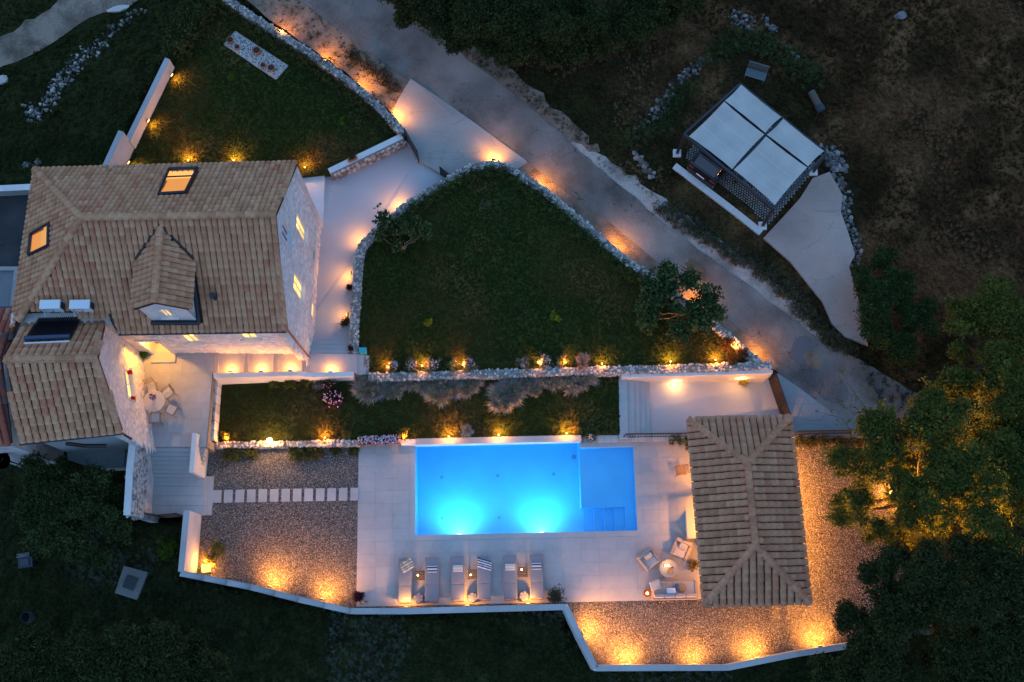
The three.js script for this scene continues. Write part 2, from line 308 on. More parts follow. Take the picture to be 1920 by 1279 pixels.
// concrete apron at the drive gate, a poured sheet with two pour joints
const apron = [[770, 147], [840, 195], [912, 246], [989, 303], [966, 320], [926, 306], [892, 311], [852, 333], [824, 324], [779, 298], [757, 252], [735, 208], [748, 183]];
struct('gate_apron', slab(apron.map(([x, y]) => ground(x, y, 0.1)), -0.9), M.concrete, 'brushed concrete apron between the drive gate and lane');
// lane repairs, each laid a few millimetres above the other
struct('asphalt_patch', patch(1503, 655, 20, 26, 0.2, 0.085, 0.15), plain(0.1, 0.11, 0.12, { bumpMap: M.fine, bumpScale: 0.004 }), 'square dark asphalt patch on the lane');
struct('road_crossing', drape(jag([[1452, 692], [1475, 730], [1520, 775], [1575, 812], [1650, 850]], 3), jag([[1500, 668], [1545, 690], [1610, 715], [1690, 760], [1760, 800]], 4), 0.073, 6), plain(0.33, 0.31, 0.285, { map: M.asphalt.map, bumpMap: M.fine, bumpScale: 0.01 }), 'cracked pale concrete bend at the lower end of the lane');
struct('tar_patch', patch(1545, 712, 26, 62, -0.75, 0.085, 0.12), plain(0.26, 0.255, 0.25, { map: M.asphalt.map }), 'long oval tar repair on the concrete bend');
struct('rubble_patch', patch(1526, 676, 22, 14, 0.4, 0.093, 0.35), M.dirt, 'brown broken patch in the concrete bend');
struct('weed_patch', patch(1305, 506, 26, 12, 0.55, 0.08, 0.4), plain(0.11, 0.1, 0.06, { map: M.dirt.map }), 'weedy brown hole in the lane asphalt');
// parking pad and apron of the lower gate
const pad = [[1432, 446], [1470, 405], [1500, 372], [1524, 334], [1556, 322], [1580, 366], [1577, 398], [1592, 440], [1603, 478], [1592, 500], [1606, 545], [1618, 600], [1628, 648], [1585, 632], [1560, 606], [1543, 566], [1512, 528], [1484, 492]];
struct('parking_pad', slab(pad.map(([x, y]) => ground(x, y, 0.15)), -0.9), plain(0.44, 0.345, 0.295, { map: M.concrete.map, bumpMap: M.fine, bumpScale: 0.006 }), 'pinkish concrete pad leading to the carport');
struct('lower_gate_apron', slab([[1446, 708], [1458, 700], [1500, 728], [1550, 766], [1606, 806], [1482, 812]].map(([x, y]) => ground(x, y, 0.11)), -1.6), plain(0.34, 0.35, 0.36, { map: M.concrete.map }), 'smooth concrete triangle outside the slatted court gate');

// ------------------------------------------------------------------ levels of the plot
const LAWN_N = 0.3, LAWN_U = 0.9, LAWN_L = 0.4, TERR = 1.8, SLAB = 1.16;
const lawnN = ats([[385, -40], [440, -10], [508, 55], [628, 138], [700, 196], [752, 252], [616, 324], [560, 330], [420, 360], [200, 340], [200, 312], [262, 210], [318, 112]], LAWN_N);
const lawnU = ats([[668, 668], [676, 560], [682, 500], [690, 470], [708, 446], [775, 390], [818, 362], [860, 337], [895, 322], [926, 317], [952, 326], [1020, 370], [1095, 434], [1158, 486], [1212, 526], [1336, 620], [1368, 648], [1415, 690], [1180, 694], [815, 705], [690, 702]], LAWN_U);
const lawnL = ats([[404, 706], [560, 712], [700, 716], [1160, 703], [1162, 812], [1090, 818], [776, 826], [672, 828], [402, 832]], LAWN_L);
struct('north_lawn', slab(lawnN, -1), M.lawn, 'dark lawn on the far side of the house');
struct('upper_lawn', slab(lawnU, -1), M.lawn, 'broad dark lawn enclosed by the curved stone wall');
struct('lower_lawn', slab(lawnL, -1), M.lawn, 'long strip of lawn between lavender and pool');
struct('driveway', slab([[611, 322, -0.2], [757, 254, -0.35], [786, 292, -0.35], [828, 319, -0.35], [856, 330, -0.3], [800, 368, -0.2], [735, 420, -0.1], [690, 455, 0], [676, 500, 0.05], [668, 626, 0.12], [560, 626, 0.12], [560, 400, -0.2]].map((a) => at(...a)), -1.5), M.screed, 'smooth pale driveway between house and curved wall');
struct('side_patio', slab(ats([[540, 322], [609, 322], [605, 425], [560, 425]], 0.0), -1), M.plaster, 'white patio at the far corner of the house');
{ // drain grate in the drive
  const g = thing('drain_grate', 'small dark metal drain grate set in the driveway', 'grate', at(616, 368, -0.2), 0.05);
  mesh('rim', merge([box(0.36, 0.03, 0.03, 0, 0.015, -0.24), box(0.36, 0.03, 0.03, 0, 0.015, 0.24), box(0.03, 0.03, 0.5, -0.17, 0.015, 0), box(0.03, 0.03, 0.5, 0.17, 0.015, 0)]), M.rust, g);
  for (let i = 0; i < 6; i++) mesh('bar', box(0.31, 0.02, 0.045, 0, 0.014, -0.19 + i * 0.076), M.blackMetal, g);
}
// terrace, its flights and landings: every tread a piece
function steps(name, label, treads, mat, deep) { const g = structGroup(name, label); for (const [pts, h] of treads) mesh('step', slab(pts.map((p) => at(p[0], p[1], h)), h - deep), mat, g); return g; }
const terrace = structGroup('terrace', 'pale paved terrace between the house and its stone annex');
{
  const rows = [[640, 672], [672, 700], [700, 728], [728, 756], [756, 784], [784, 812], [812, 838]];
  const edgeL = (y) => 262 + (y - 640) * 0.16, edgeR = (y) => 403 - (y - 640) * 0.085;
  rows.forEach(([a, b], i) => { let x = edgeL(a) - 12; const cut = i % 2 ? 40 : 62; for (let k = 0; x < edgeR(a) - 1; k++) { const w = k === 0 ? cut : 46, x2 = Math.min(edgeR(a), x + w), e = (y, xx) => xx >= edgeR(a) - 1 ? edgeR(y) : xx + (y - a) * 0.03; const q = ats([[x + 0.12, a + 0.12], [x2 - 0.12, a + 0.12], [e(b, x2) - 0.12, b - 0.12], [e(b, x) + 0.12, b - 0.12]], TERR); mesh('paving_slab', slab(q, TERR - 0.06), pick(M.slabs), terrace); x = x2; } });
  mesh('bed', slab(ats([[240, 630], [404, 630], [388, 838], [282, 838]], TERR - 0.02), -1), M.mortar, terrace);
}
steps('terrace_steps', 'wide pale steps down from terrace to the gravel garden', [0, 1, 2, 3, 4, 5, 6, 7].map((i) => [[[276 - i * 0.9, 836 + i * 8], [384 - i * 2, 836 + i * 8], [384 - i * 2, 846.5 + i * 8], [274 - i * 0.9, 846.5 + i * 8]], TERR - 0.19 * (i + 1)]), M.slabs[2], 0.5);
{
  const g = structGroup('landing', 'pale paved landing at the foot of the terrace steps');
  for (let i = 0; i < 4; i++) for (let j = 0; j < 2; j++) { const xa = 268 + j * 58, xb = j ? 385 : 326, y = 894 + i * 18; mesh('paving_slab', slab(ats([[xa, y + 0.2], [xb - 0.3, y + 0.2], [xb - 0.3 - (j ? 1.5 : 0), y + 17.8], [xa, y + 17.8]], 0.24), -0.2), pick(M.slabs), g); }
  mesh('step', slab(ats([[382, 893], [400, 893], [396, 966], [377, 966]], 0.1), -0.2), M.slabs[1], g);
}
steps('platform_steps', 'four shallow lamp-lit platforms stepping down along the house', [
  [[[396, 640], [412, 640], [408, 701], [394, 701]], TERR - 0.08], [[[411, 650], [458, 650], [457, 700], [407, 700]], TERR - 0.16],
  [[[458, 650], [467, 650], [466, 699], [456, 699]], TERR - 0.24], [[[467, 650], [513, 650], [512, 699], [466, 699]], TERR - 0.32],
  [[[513, 650], [522, 650], [521, 698], [511, 698]], TERR - 0.4], [[[522, 650], [567, 650], [566, 697], [520, 697]], TERR - 0.48]], M.slabs[2], 1.2);
steps('side_slab', 'pale stone landing beside the short flight to the drive', [
  [[[566, 650], [574, 650], [573, 699], [565, 699]], SLAB + 0.08], [[[574, 655], [580, 664], [668, 664], [669, 700], [573, 700]], SLAB], [[[669, 664], [681, 665], [680, 702], [669, 702]], SLAB - 0.14], [[[681, 666], [692, 667], [692, 702], [680, 702]], SLAB - 0.24]], M.slabs[1], 1.4);
steps('drive_steps', 'five blue-grey stone steps down from landing to driveway', [0, 1, 2, 3, 4].map((i) => [[[566, 656 - i * 8.3], [656, 656 - i * 8.3], [656, 665.5 - i * 8.3], [566, 665.5 - i * 8.3]], SLAB - 0.2 * (i + 1) + 0.02]), M.screed, 0.6);
{ // plaster parapet under the platforms
  const g = thing('parapet', 'low white parapet below the lit platform steps', 'wall');
  mesh('body', prismPath(ats([[400, 704, 1.95], [566, 700, 1.6], [578, 703, 1.5], [662, 701, 1.42]]), 0.22, 0.2), M.plaster, g);
}
// ------------------------------------------------------------------ entrance court
steps('court_steps', 'five stone steps rising from the court to the lower lawn', [[1160, 1176, 0.4], [1175, 1188, 0.24], [1187, 1198, 0.08], [1197, 1208, -0.08], [1207, 1217, -0.24]].map(([a, b, h]) => [[[a, 702], [b, 702], [b + 2, 822], [a + 2, 822]], h]), M.slabs[1], 1.2);
struct('court', slab([[1205, 700, -0.4], [1452, 700, -1.1], [1478, 826, -1.1], [1210, 830, -0.4]].map((a) => at(...a)), -2), M.screed, 'sunken pale paved court behind the slatted gate');
// ------------------------------------------------------------------ pool deck
const AX = V3(Math.cos(0.0575), 0, -Math.sin(0.0575)), AZ = V3(Math.sin(0.0575), 0, Math.cos(0.0575));
const O = at(673, 833, 0), loc = (p) => [p.clone().sub(O).dot(AX), p.clone().sub(O).dot(AZ)], W = (u, v, h = 0) => O.clone().addScaledVector(AX, u).addScaledVector(AZ, v).setY(h);
const pu0 = loc(at(777.5, 834, 0))[0] + 0.03, pv0 = -0.12, [pu1, pv1] = loc(at(1195.5, 995, 0)), uEnd = loc(at(1500, 980, 0))[0], vEnd = loc(at(860, 1133.5, 0))[1];
const rim = 0.26, uS = loc(at(1089, 880, 0))[0], vS = loc(at(1140, 838.5, 0))[1];
const deck = structGroup('pool_deck', 'pale paved deck round the swimming pool');
{
  const cuts = (a, b, s) => { const n = Math.max(1, Math.round((b - a) / s)); return Array.from({ length: n + 1 }, (_, i) => a + (b - a) * i / n); };
  const cell = (ua, ub, va, vb) => { const e = 0.0025; mesh('paving_slab', slab([W(ua + e, va + e), W(ub - e, va + e), W(ub - e, vb - e), W(ua + e, vb - e)], -0.04), pick(M.slabs), deck); };
  const field = (u0, u1, v0, v1, s, t) => { const us = cuts(u0, u1, s), vs = cuts(v0, v1, t); for (let i = 0; i + 1 < us.length; i++) for (let j = 0; j + 1 < vs.length; j++) cell(us[i], us[i + 1], vs[j], vs[j + 1]); };
  const r0 = pu0 - rim, r1 = pu1 + rim, q1 = pv1 + rim;
  field(0, r0, -0.1, q1, 0.78, 0.6); field(r1, uEnd, -0.3, q1, 0.88, 0.6); field(0, uEnd, q1, vEnd, 0.86, 0.62);
  for (const v of cuts(-0.1, q1, 0.6).slice(0, -1)) { const d = (q1 + 0.1) / Math.round((q1 + 0.1) / 0.6); for (const [a, b] of [[r0, pu0 - 0.0], [pu1, r1]]) { mesh('coping_stone', slab([W(a + 0.003, v + 0.003, 0.012), W(b, v + 0.003, 0.012), W(b, v + d - 0.003, 0.012), W(a + 0.003, v + d - 0.003, 0.012)], -0.06), M.slabs[2], deck); } }
  for (const [a, b, va, vb] of [[pu0, pu1, pv1, q1], [uS, pu1, -0.12, vS]]) { const us = cuts(a, b, 0.9); for (let i = 0; i + 1 < us.length; i++) mesh('coping_stone', slab([W(us[i] + 0.003, va, 0.012), W(us[i + 1] - 0.003, va, 0.012), W(us[i + 1] - 0.003, vb - 0.003, 0.012), W(us[i] + 0.003, vb - 0.003, 0.012)], -0.06), M.slabs[2], deck); }
  const big = [W(-0.02, -0.4, -0.022), W(uEnd + 0.02, -0.4, -0.022), W(uEnd + 0.02, vEnd + 0.01, -0.022), W(-0.02, vEnd + 0.01, -0.022)], hole = [W(pu0 - 0.02, -0.35, -0.022), W(pu1 + 0.02, -0.35, -0.022), W(pu1 + 0.02, pv1 + 0.02, -0.022), W(pu0 - 0.02, pv1 + 0.02, -0.022)];
  mesh('bed', slab(big, -0.5, [hole]), M.paving, deck);
}
// ------------------------------------------------------------------ pool
{
  const pool = thing('swimming_pool', 'long rectangular swimming pool glowing bright blue with a corner shelf', 'pool');
  const D = -1.75, SH = -0.5, liner = plain(0.08, 0.5, 0.85, { roughness: 0.5, map: tex(256, (u, v) => 0.86 + 0.18 * fbm(u, v, 4, 4, 151), 3) });
  const sU = uS, sV = loc(at(1140, 951.5, SH))[1];
  const rect = (a, b, c, d, h) => [W(a, c, h), W(b, c, h), W(b, d, h), W(a, d, h)];
  mesh('floor', slab(rect(pu0 - 0.1, pu1 + 0.1, -0.3, pv1 + 0.1, D), D - 0.1), liner, pool);
  const wall = (a, b, c, d, top) => mesh('side_wall', slab(rect(a, b, c, d, top), D + 0.005), liner, pool);
  wall(pu0 - 0.2, pu0, -0.3, pv1 + 0.2, -0.05); wall(pu0, pu1, pv1, pv1 + 0.2, -0.065); wall(pu1, pu1 + 0.2, -0.3, pv1 + 0.2, -0.05); wall(pu0, sU, -0.35, pv0, 0.02); wall(sU, pu1, -0.3, vS, -0.065);
  mesh('shelf', slab(rect(sU, pu1, vS, sV, SH), D + 0.006), liner, pool);
  const n = 5, du = (pu1 - sU) / (n + 0.3);
  for (let i = 0; i < n; i++) mesh('pool_step', slab(rect(pu1 - (i + 1) * du, i ? pu1 - i * du : pu1, sV, pv1, -0.5 - i * 0.24), D + 0.007), liner, pool);
  for (const [x, y, r] of [[828, 895, 0.07], [933, 892, 0.07], [1038, 889, 0.07], [829, 972, 0.07], [936, 971, 0.07], [1042, 967, 0.07], [1076, 857, 0.12]]) mesh('floor_drain', cyl(r, r, 0.02, 0, 0, 0, 18).translate(...at(x, y, D + 0.012).toArray()), plain(0.1, 0.25, 0.4), pool);
  const water = new THREE.MeshPhysicalMaterial({ color: rgb(0.82, 0.95, 1), roughness: 0.02, transmission: 1, thickness: 0, ior: 1.33, side: THREE.DoubleSide, bumpMap: tex(256, (u, v) => fbm(u, v, 6, 3, 161), 2.5, false), bumpScale: 0.01 });
  mesh('water', slab(rect(pu0 - 0.01, pu1 + 0.01, pv0 - 0.02, pv1 + 0.01, -0.085)), water, pool);
  for (const x of [860, 1017]) { // two underwater lamps in the near long wall
    const u = loc(at(x, 1000, -0.7))[0], p = W(u, pv1 - 0.05, -0.75);
    const f = new THREE.Group(); f.name = 'underwater_lamp'; f.position.copy(p); f.rotation.y = 0.0575; pool.add(f);
    mesh('rim', new THREE.TorusGeometry(0.13, 0.02, 8, 24), M.whiteMetal, f);
    mesh('lens', new THREE.CylinderGeometry(0.115, 0.115, 0.03, 20).rotateX(Math.PI / 2), glow(0.5, 0.85, 1, 3), f);
    const l = new THREE.SpotLight(rgb(0.03, 0.52, 1), 34, 0, 1.45, 0.8, 2); l.position.set(0, 0, -0.08); l.target.position.set(0, -0.3, -1.9); l.castShadow = true; l.shadow.radius = 4; l.name = 'underwater_lamp'; f.add(l, l.target);
    const s = new THREE.PointLight(rgb(1, 1, 1), 3.6, 0, 2); s.position.set(0, 0, -0.16); s.castShadow = true; s.shadow.radius = 4; s.name = 'underwater_lamp'; f.add(s);
  }
}
// ------------------------------------------------------------------ gravel
const gravelW = ats([[388, 838], [673, 838], [668.5, 1136], [660, 1142], [480, 1102], [340, 1076], [370, 1066], [379, 966], [396, 966], [400, 892], [380, 892]], -0.03);
const gravelS = [...ats([[660, 1134], [1060, 1128]], -0.03), ...ats([[1514, 1114], [1486, 826], [1672, 826], [1700, 1198], [1490, 1226], [1360, 1250], [1116, 1250], [1064, 1138], [660, 1142]], -0.03)];
struct('gravel_garden', slab(gravelW, -0.6), M.gravelBed, 'pale gravel garden crossed by stepping stones');
struct('gravel_yard', slab(gravelS, -0.6), M.gravelBed, 'gravel yard round the pool house');
{
  const g = new THREE.IcosahedronGeometry(1, 0).scale(1, 0.6, 0.8), items = [];
  for (const [poly, k] of [[gravelW, 480], [gravelS, 390]]) scatter(poly, Math.round(areaOf(poly) * k), (x, z) => { const t = rnd(), c = t < 0.22 ? [0.36, 0.33, 0.3] : t < 0.72 ? [0.25, 0.225, 0.2] : [0.14, 0.125, 0.11]; items.push([V3(x, -0.022, z), [rr(0, 6), rr(0, 6), rr(0, 6)], rr(0.014, 0.034), vary(c, 0.25)]); });
  tag(instanced('gravel', g, M.stoneI, items), 'loose grey and white gravel of the pool garden', 'gravel', null, 'stuff');
  const p = structGroup('stepping_stone_path', 'row of square pale stepping stones across the gravel');
  for (let i = 0; i < 13; i++) { const x = i === 0 ? 399 : 398.5 + i * 21.55, y = 930.5 - i * 0.35, w = i === 12 ? 15 : 16; mesh('stepping_stone', slab(ats([[x, y - 11.5], [x + w, y - 11.8], [x + w - 0.6, y + 12], [x - 0.6, y + 12.3]], 0.03), -0.1), pick(M.slabs), p); }
}
// ------------------------------------------------------------------ walls
const stoneGeos = Array.from({ length: 6 }, () => { const g = new THREE.DodecahedronGeometry(1, 0), p = g.attributes.position, m = new Map(); for (let i = 0; i < p.count; i++) { const k = [p.getX(i), p.getY(i), p.getZ(i)].map((v) => v.toFixed(3)).join(); if (!m.has(k)) m.set(k, [rr(0.75, 1.15), rr(0.75, 1.15), rr(0.75, 1.15)]); const s = m.get(k); p.setXYZ(i, p.getX(i) * s[0], p.getY(i) * s[1], p.getZ(i) * s[2]); } g.computeVertexNormals(); return g; });
const stoneTint = () => { const c = pick([[0.42, 0.41, 0.39], [0.3, 0.29, 0.28], [0.5, 0.47, 0.43], [0.2, 0.19, 0.185], [0.38, 0.35, 0.31]]); return vary(c, 0.15); };
function aStone(parent, p, e, s) { const m = mesh('stone', pick(stoneGeos), pick(M.stones), parent); m.position.copy(p); m.rotation.set(...e); m.scale.set(...s); return m; }
// rubble-stone wall: mortar core, top stones as pieces (nearest 300), face stones packed round it
function stoneWall(name, label, pts, width, bottom, size = 0.2, { faces = true, most = 300, core = M.mortar, cap } = {}) {
  const g = thing(name, label, 'wall'), P = smooth(pts, 0.3), top = P.map((p) => V3(p.x, p.y - 0.05, p.z));
  mesh('core', prismPath(top, width - 0.06, bottom), core, g);
  const n = Math.max(2, Math.round(width / size)), Q = smooth(pts, size * 0.92), cells = [], rest = [];
  for (let i = 0; i + 1 < Q.length; i++) {
    const d = Q[i + 1].clone().sub(Q[i]).setY(0).normalize(), m = V3(d.z, 0, -d.x), yaw = Math.atan2(-d.z, d.x);
    for (let k = 0; k < n; k++) { const p = Q[i].clone().lerp(Q[i + 1], 0.5 + rr(-0.25, 0.25)).addScaledVector(m, ((k + 0.5) / n - 0.5 + rr(-0.13, 0.13)) * width); p.y -= 0.06 + rr(-0.03, 0.03); cells.push([p, [rr(-0.3, 0.3), yaw + rr(-1.2, 1.2), rr(-0.3, 0.3)], [size * rr(0.35, 0.85), 0.07, width / n * rr(0.35, 0.8)]]); }
    if (faces) for (const side of [-1, 1]) for (let y = Q[i].y - 0.16; y > Math.max(bottom, Q[i].y - 1.6); y -= size * 0.8) rest.push([Q[i].clone().lerp(Q[i + 1], rnd()).addScaledVector(m, side * (width / 2 - 0.05)).setY(y + rr(-0.03, 0.03)), [rr(-0.3, 0.3), yaw + rr(-0.2, 0.2), rr(-0.3, 0.3)], [size * rr(0.5, 0.75), size * rr(0.35, 0.5), 0.08], stoneTint()]);
  }
  if (cap) mesh('cap', cap, M.plaster, g);
  cells.sort((a, b) => b[2][0] * b[2][2] - a[2][0] * a[2][2]);
  cells.forEach(([p, e, s], i) => i < most ? aStone(g, p, e, s) : rest.push([p, e, s, stoneTint()]));
  if (rest.length) instanced('packed_stones', stoneGeos[0], M.stoneI, rest, g);
  return g;
}
stoneWall('stone_wall', 'long curved dry-stone wall round the upper lawn', ats([[662, 664], [664, 620], [669, 540], [671, 505], [678, 464], [695, 443], [729, 415], [768, 382], [813, 353], [856, 328], [892, 312], [926, 308], [954, 315], [982, 332], [1025, 361], [1061, 392], [1100, 424], [1163, 479], [1219, 518], [1280, 565], [1343, 611], [1374, 638], [1428, 685]], 1.08), 0.44, -1, 0.15);
stoneWall('stone_wall', 'straight dry-stone wall beside the dirt verge and lane', ats([[378, -36], [432, 2], [505, 50], [540, 72], [580, 98], [625, 130], [667, 162], [700, 190], [727, 217], [755, 247]], 0.85), 0.4, -0.6, 0.14);
stoneWall('stone_wall', 'rough stone wall along the court, behind the lavender', ats([[690, 706, 1.0], [815, 703, 1.0], [910, 700, 1.02], [1119, 694, 1.05], [1180, 693, 1.05], [1233, 692, 1.08], [1317, 689, 1.1], [1402, 686, 1.12], [1447, 685, 1.15]]), 0.4, 0, 0.15);
{ // plastered face of the court wall
  const g = thing('court_wall', 'plastered pink-white wall lit by two court lamps', 'wall');
  mesh('body', prismPath(ats([[1166, 704.5, 0.9], [1300, 701, 0.95], [1449, 696.5, 1.0]]), 0.16, -1.6), M.plaster, g);
}
{ // wall between north lawn and drive: plaster coping over big face stones
  const g = thing('retaining_wall', 'stone-faced retaining wall with a smooth coping beside driveway', 'wall');
  const A = at(618, 323, 0.55), B = at(755, 257, 0.55), d = B.clone().sub(A).setY(0), L = d.length(); d.normalize(); const n = V3(-d.z, 0, d.x), yaw = Math.atan2(-d.z, d.x);
  mesh('core', prismPath([A, B], 0.34, -1), M.mortar, g); mesh('coping', prismPath([A.clone().addScaledVector(n, -0.06).setY(0.59), B.clone().addScaledVector(n, -0.06).setY(0.59)], 0.3, 0.545), M.plaster, g);
  for (let r = 0; r < 4; r++) for (let s = 0.1; s < L - 0.1;) { const w = rr(0.18, 0.36); aStone(g, A.clone().addScaledVector(d, s + w / 2).addScaledVector(n, 0.17).setY(0.45 - r * 0.2), [rr(-0.15, 0.15), yaw, rr(-0.12, 0.12)], [w * 0.55, 0.105, 0.1]); s += w; }
}
stoneWall('stone_wall', 'low stone wall in front of the gravel shrubs', ats([[396, 834, 0.55], [530, 832, 0.55], [672, 830, 0.55]]), 0.3, -0.1, 0.19);
{ // pool weir wall
  const g = thing('pool_wall', 'smooth raised coping wall along the far side of pool', 'wall');
  mesh('body', prismPath(ats([[752, 829, 0.42], [778, 828.5, 0.42], [1090, 821.5, 0.42]]), 0.26, -0.3), M.plaster, g);
  for (let i = 0; i < 7; i++) { const a = at(779 + i * 44.4, 828.3 - i * 0.98, 0.45), b = at(779 + (i + 1) * 44.4 - 0.3, 828.3 - (i + 1) * 0.98, 0.45); mesh('coping_stone', prismPath([a, b], 0.3, 0.423), pick(M.slabs), g); }
}
{ // kerb under the court railing
  const g = thing('deck_kerb', 'low stone kerb under the black railing by the deck', 'kerb');
  mesh('body', prismPath(ats([[1091, 824, 0.16], [1300, 820, 0.16], [1490, 816, 0.16], [1665, 813, 0.16]]), 0.34, -2), M.mortar, g);
  const P = resample(ats([[1094, 824, 0.17], [1300, 820, 0.17], [1490, 816, 0.17]]), 0.34);
  for (let i = 0; i + 1 < P.length; i++) mesh('kerb_stone', prismPath([P[i].clone().lerp(P[i + 1], 0.02), P[i].clone().lerp(P[i + 1], 0.98)].map((p) => V3(p.x, 0.185 + rr(-0.008, 0.008), p.z)), 0.36, 0.15), pick([M.stones[0], M.stones[2], M.stones[1]]), g);
}
function plasterWall(name, label, pts, w, bottom, cope = true) {
  const g = thing(name, label, 'wall');
  mesh('body', prismPath(pts, w, bottom), M.plaster, g);
  if (cope) for (let i = 0; i + 1 < pts.length; i++) { const P = resample([pts[i], pts[i + 1]], 1.2); for (let k = 0; k + 1 < P.length; k++) { const a = P[k].clone(), b = P[k + 1].clone(); a.y += 0.03; b.y += 0.03; mesh('coping_slab', prismPath([a, a.clone().lerp(b, 0.997)], w + 0.03, a.y - 0.027), M.slabs[0], g); } }
  return g;
}
plasterWall('boundary_wall', 'tall white wall section joining the gate to the gravel corner', ats([[350, 957, 2.1], [339.5, 1072, 2.1]]), 0.24, -1.5);
plasterWall('boundary_wall', 'long white wall bending along the gravel, loungers and yard', ats([[338, 1075, 2.06], [470, 1101, 1.5], [560, 1124, 1.2], [656, 1146, 1.0], [760, 1146, 0.95], [1061, 1138, 0.95], [1090, 1200, 0.9], [1117, 1253, 0.9], [1365, 1252, 0.9], [1495, 1226, 0.9], [1660, 1201, 0.9]]), 0.24, -1.6);
plasterWall('stair_wall', 'short free-standing white wall beside the terrace steps', ats([[364.5, 812, 2.35], [358.5, 886, 2.1]]), 0.22, -0.3, false);
plasterWall('garden_wall', 'lower white garden wall section with two glowing lamps', ats([[314, 110, 1.2], [239, 264, 1.2]]), 0.24, -0.6);
plasterWall('garden_wall', 'taller stepped white wall section meeting the house', ats([[227, 246, 2.1], [194, 318, 2.1]]), 0.24, -0.6);
stoneWall('stone_wall', 'tall stone wall with pale cap on the annex side of the steps', ats([[252, 826, 3.3], [246, 880, 3.0], [241, 966, 2.9]]), 0.42, -1, 0.22, { core: M.lime, cap: prismPath(ats([[248.5, 824, 3.38], [242.5, 880, 3.08], [237.5, 966, 2.98]]), 0.3, (v) => v.z < at(250, 850, 3).z ? 3.22 : 2.88) });
{ // planter edge between terrace and lower lawn
  const g = thing('planter_edge', 'row of white stone blocks edging the terrace planter', 'edging');
  mesh('soil', prismPath(ats([[399, 709, 1.1], [394, 770, 1.1], [391, 828, 1.0]]), 0.5, -0.2), M.soil, g);
  const P = ats([[405, 708, 1.2], [404, 722, 1.2], [402.5, 738, 1.2], [401, 756, 1.2], [400, 772, 1.2], [399, 788, 1.2], [397.5, 806, 1.2], [396.5, 826, 1.2]]);
  for (let i = 0; i + 1 < P.length; i++) mesh('edging_block', prismPath([P[i].clone().lerp(P[i + 1], 0.04), P[i].clone().lerp(P[i + 1], 0.96)], 0.2 + rr(-0.02, 0.03), -0.1), pick([M.plaster, M.stones[2], M.plaster]), g);
}
// ------------------------------------------------------------------ gates and railings
function railing(label, A, B, h, turn) {
  const g = thing('railing', label, 'railing'), L = A.distanceTo(B), n = Math.round(L / 0.13);
  mesh('top_rail', rod(A.clone().setY(A.y + h), B.clone().setY(B.y + h), 0.035), M.blackMetal, g); mesh('bottom_rail', rod(A.clone().setY(A.y + 0.1), B.clone().setY(B.y + 0.1), 0.02), M.blackMetal, g);
  for (let i = 0; i <= n; i++) { const p = A.clone().lerp(B, i / n); mesh(i % 10 ? 'baluster' : 'post', i % 10 ? box(0.03, h - 0.1, 0.03, p.x, p.y + 0.1 + (h - 0.1) / 2, p.z) : box(0.04, h, 0.04, p.x, p.y + h / 2, p.z), M.blackMetal, g); }
}
railing('black bar railing between the sunken court and pool deck', at(1169, 820.5, 0.19), at(1302, 818.5, 0.19), 0.95);
railing('black bar railing beyond the pool house beside the tree', at(1487, 815.5, 0.19), at(1640, 812, 0.19), 0.95);
M.gateWood = plain(0.26, 0.12, 0.06);
function gateLeaf(label, A, B, h, mat, vertical) {
  const g = thing('gate_leaf', label, 'gate'), d = B.clone().sub(A), L = d.length(), yaw = Math.atan2(-d.z, d.x); g.position.copy(A); g.rotation.y = yaw;
  mesh('frame', merge([box(L, 0.06, 0.05, L / 2, h - 0.03, 0), box(L, 0.06, 0.05, L / 2, 0.08, 0), box(0.06, h, 0.05, 0.03, h / 2, 0), box(0.06, h, 0.05, L - 0.03, h / 2, 0)]), M.blackMetal, g);
  const n = Math.round(vertical ? (L - 0.12) / 0.14 : (h - 0.2) / 0.13);
  for (let i = 0; i < n; i++) mesh('slat', vertical ? box((L - 0.12) / n - 0.02, h - 0.16, 0.05, 0.06 + (i + 0.5) * (L - 0.12) / n, h / 2 + 0.02, 0) : box(L - 0.12, (h - 0.2) / n - 0.015, 0.025, L / 2, 0.13 + (i + 0.5) * (h - 0.2) / n, 0), mat, g);
  return g;
}
gateLeaf('open dark gate leaf beside the stone-faced retaining wall', at(762, 264, -0.3), at(786, 306, -0.3), 1.5, plain(0.03, 0.04, 0.055));
gateLeaf('open dark gate leaf against the curved stone wall', at(826, 327, -0.3), at(850, 346, -0.3), 1.0, plain(0.03, 0.035, 0.045));
gateLeaf('dark slatted sliding gate closing the sunken court', at(1441, 711, -1.08), at(1472, 803, -1.08), 1.55, plain(0.035, 0.024, 0.018), true);
gateLeaf('brown wooden gate leaf beside the potted plant at the landing', at(279, 966, 0.2), at(309, 971, 0.2), 1.3, M.gateWood, true);
gateLeaf('brown wooden gate leaf beside the tall white wall', at(312, 971, 0.2), at(345, 968, 0.2), 1.3, M.gateWood, true);
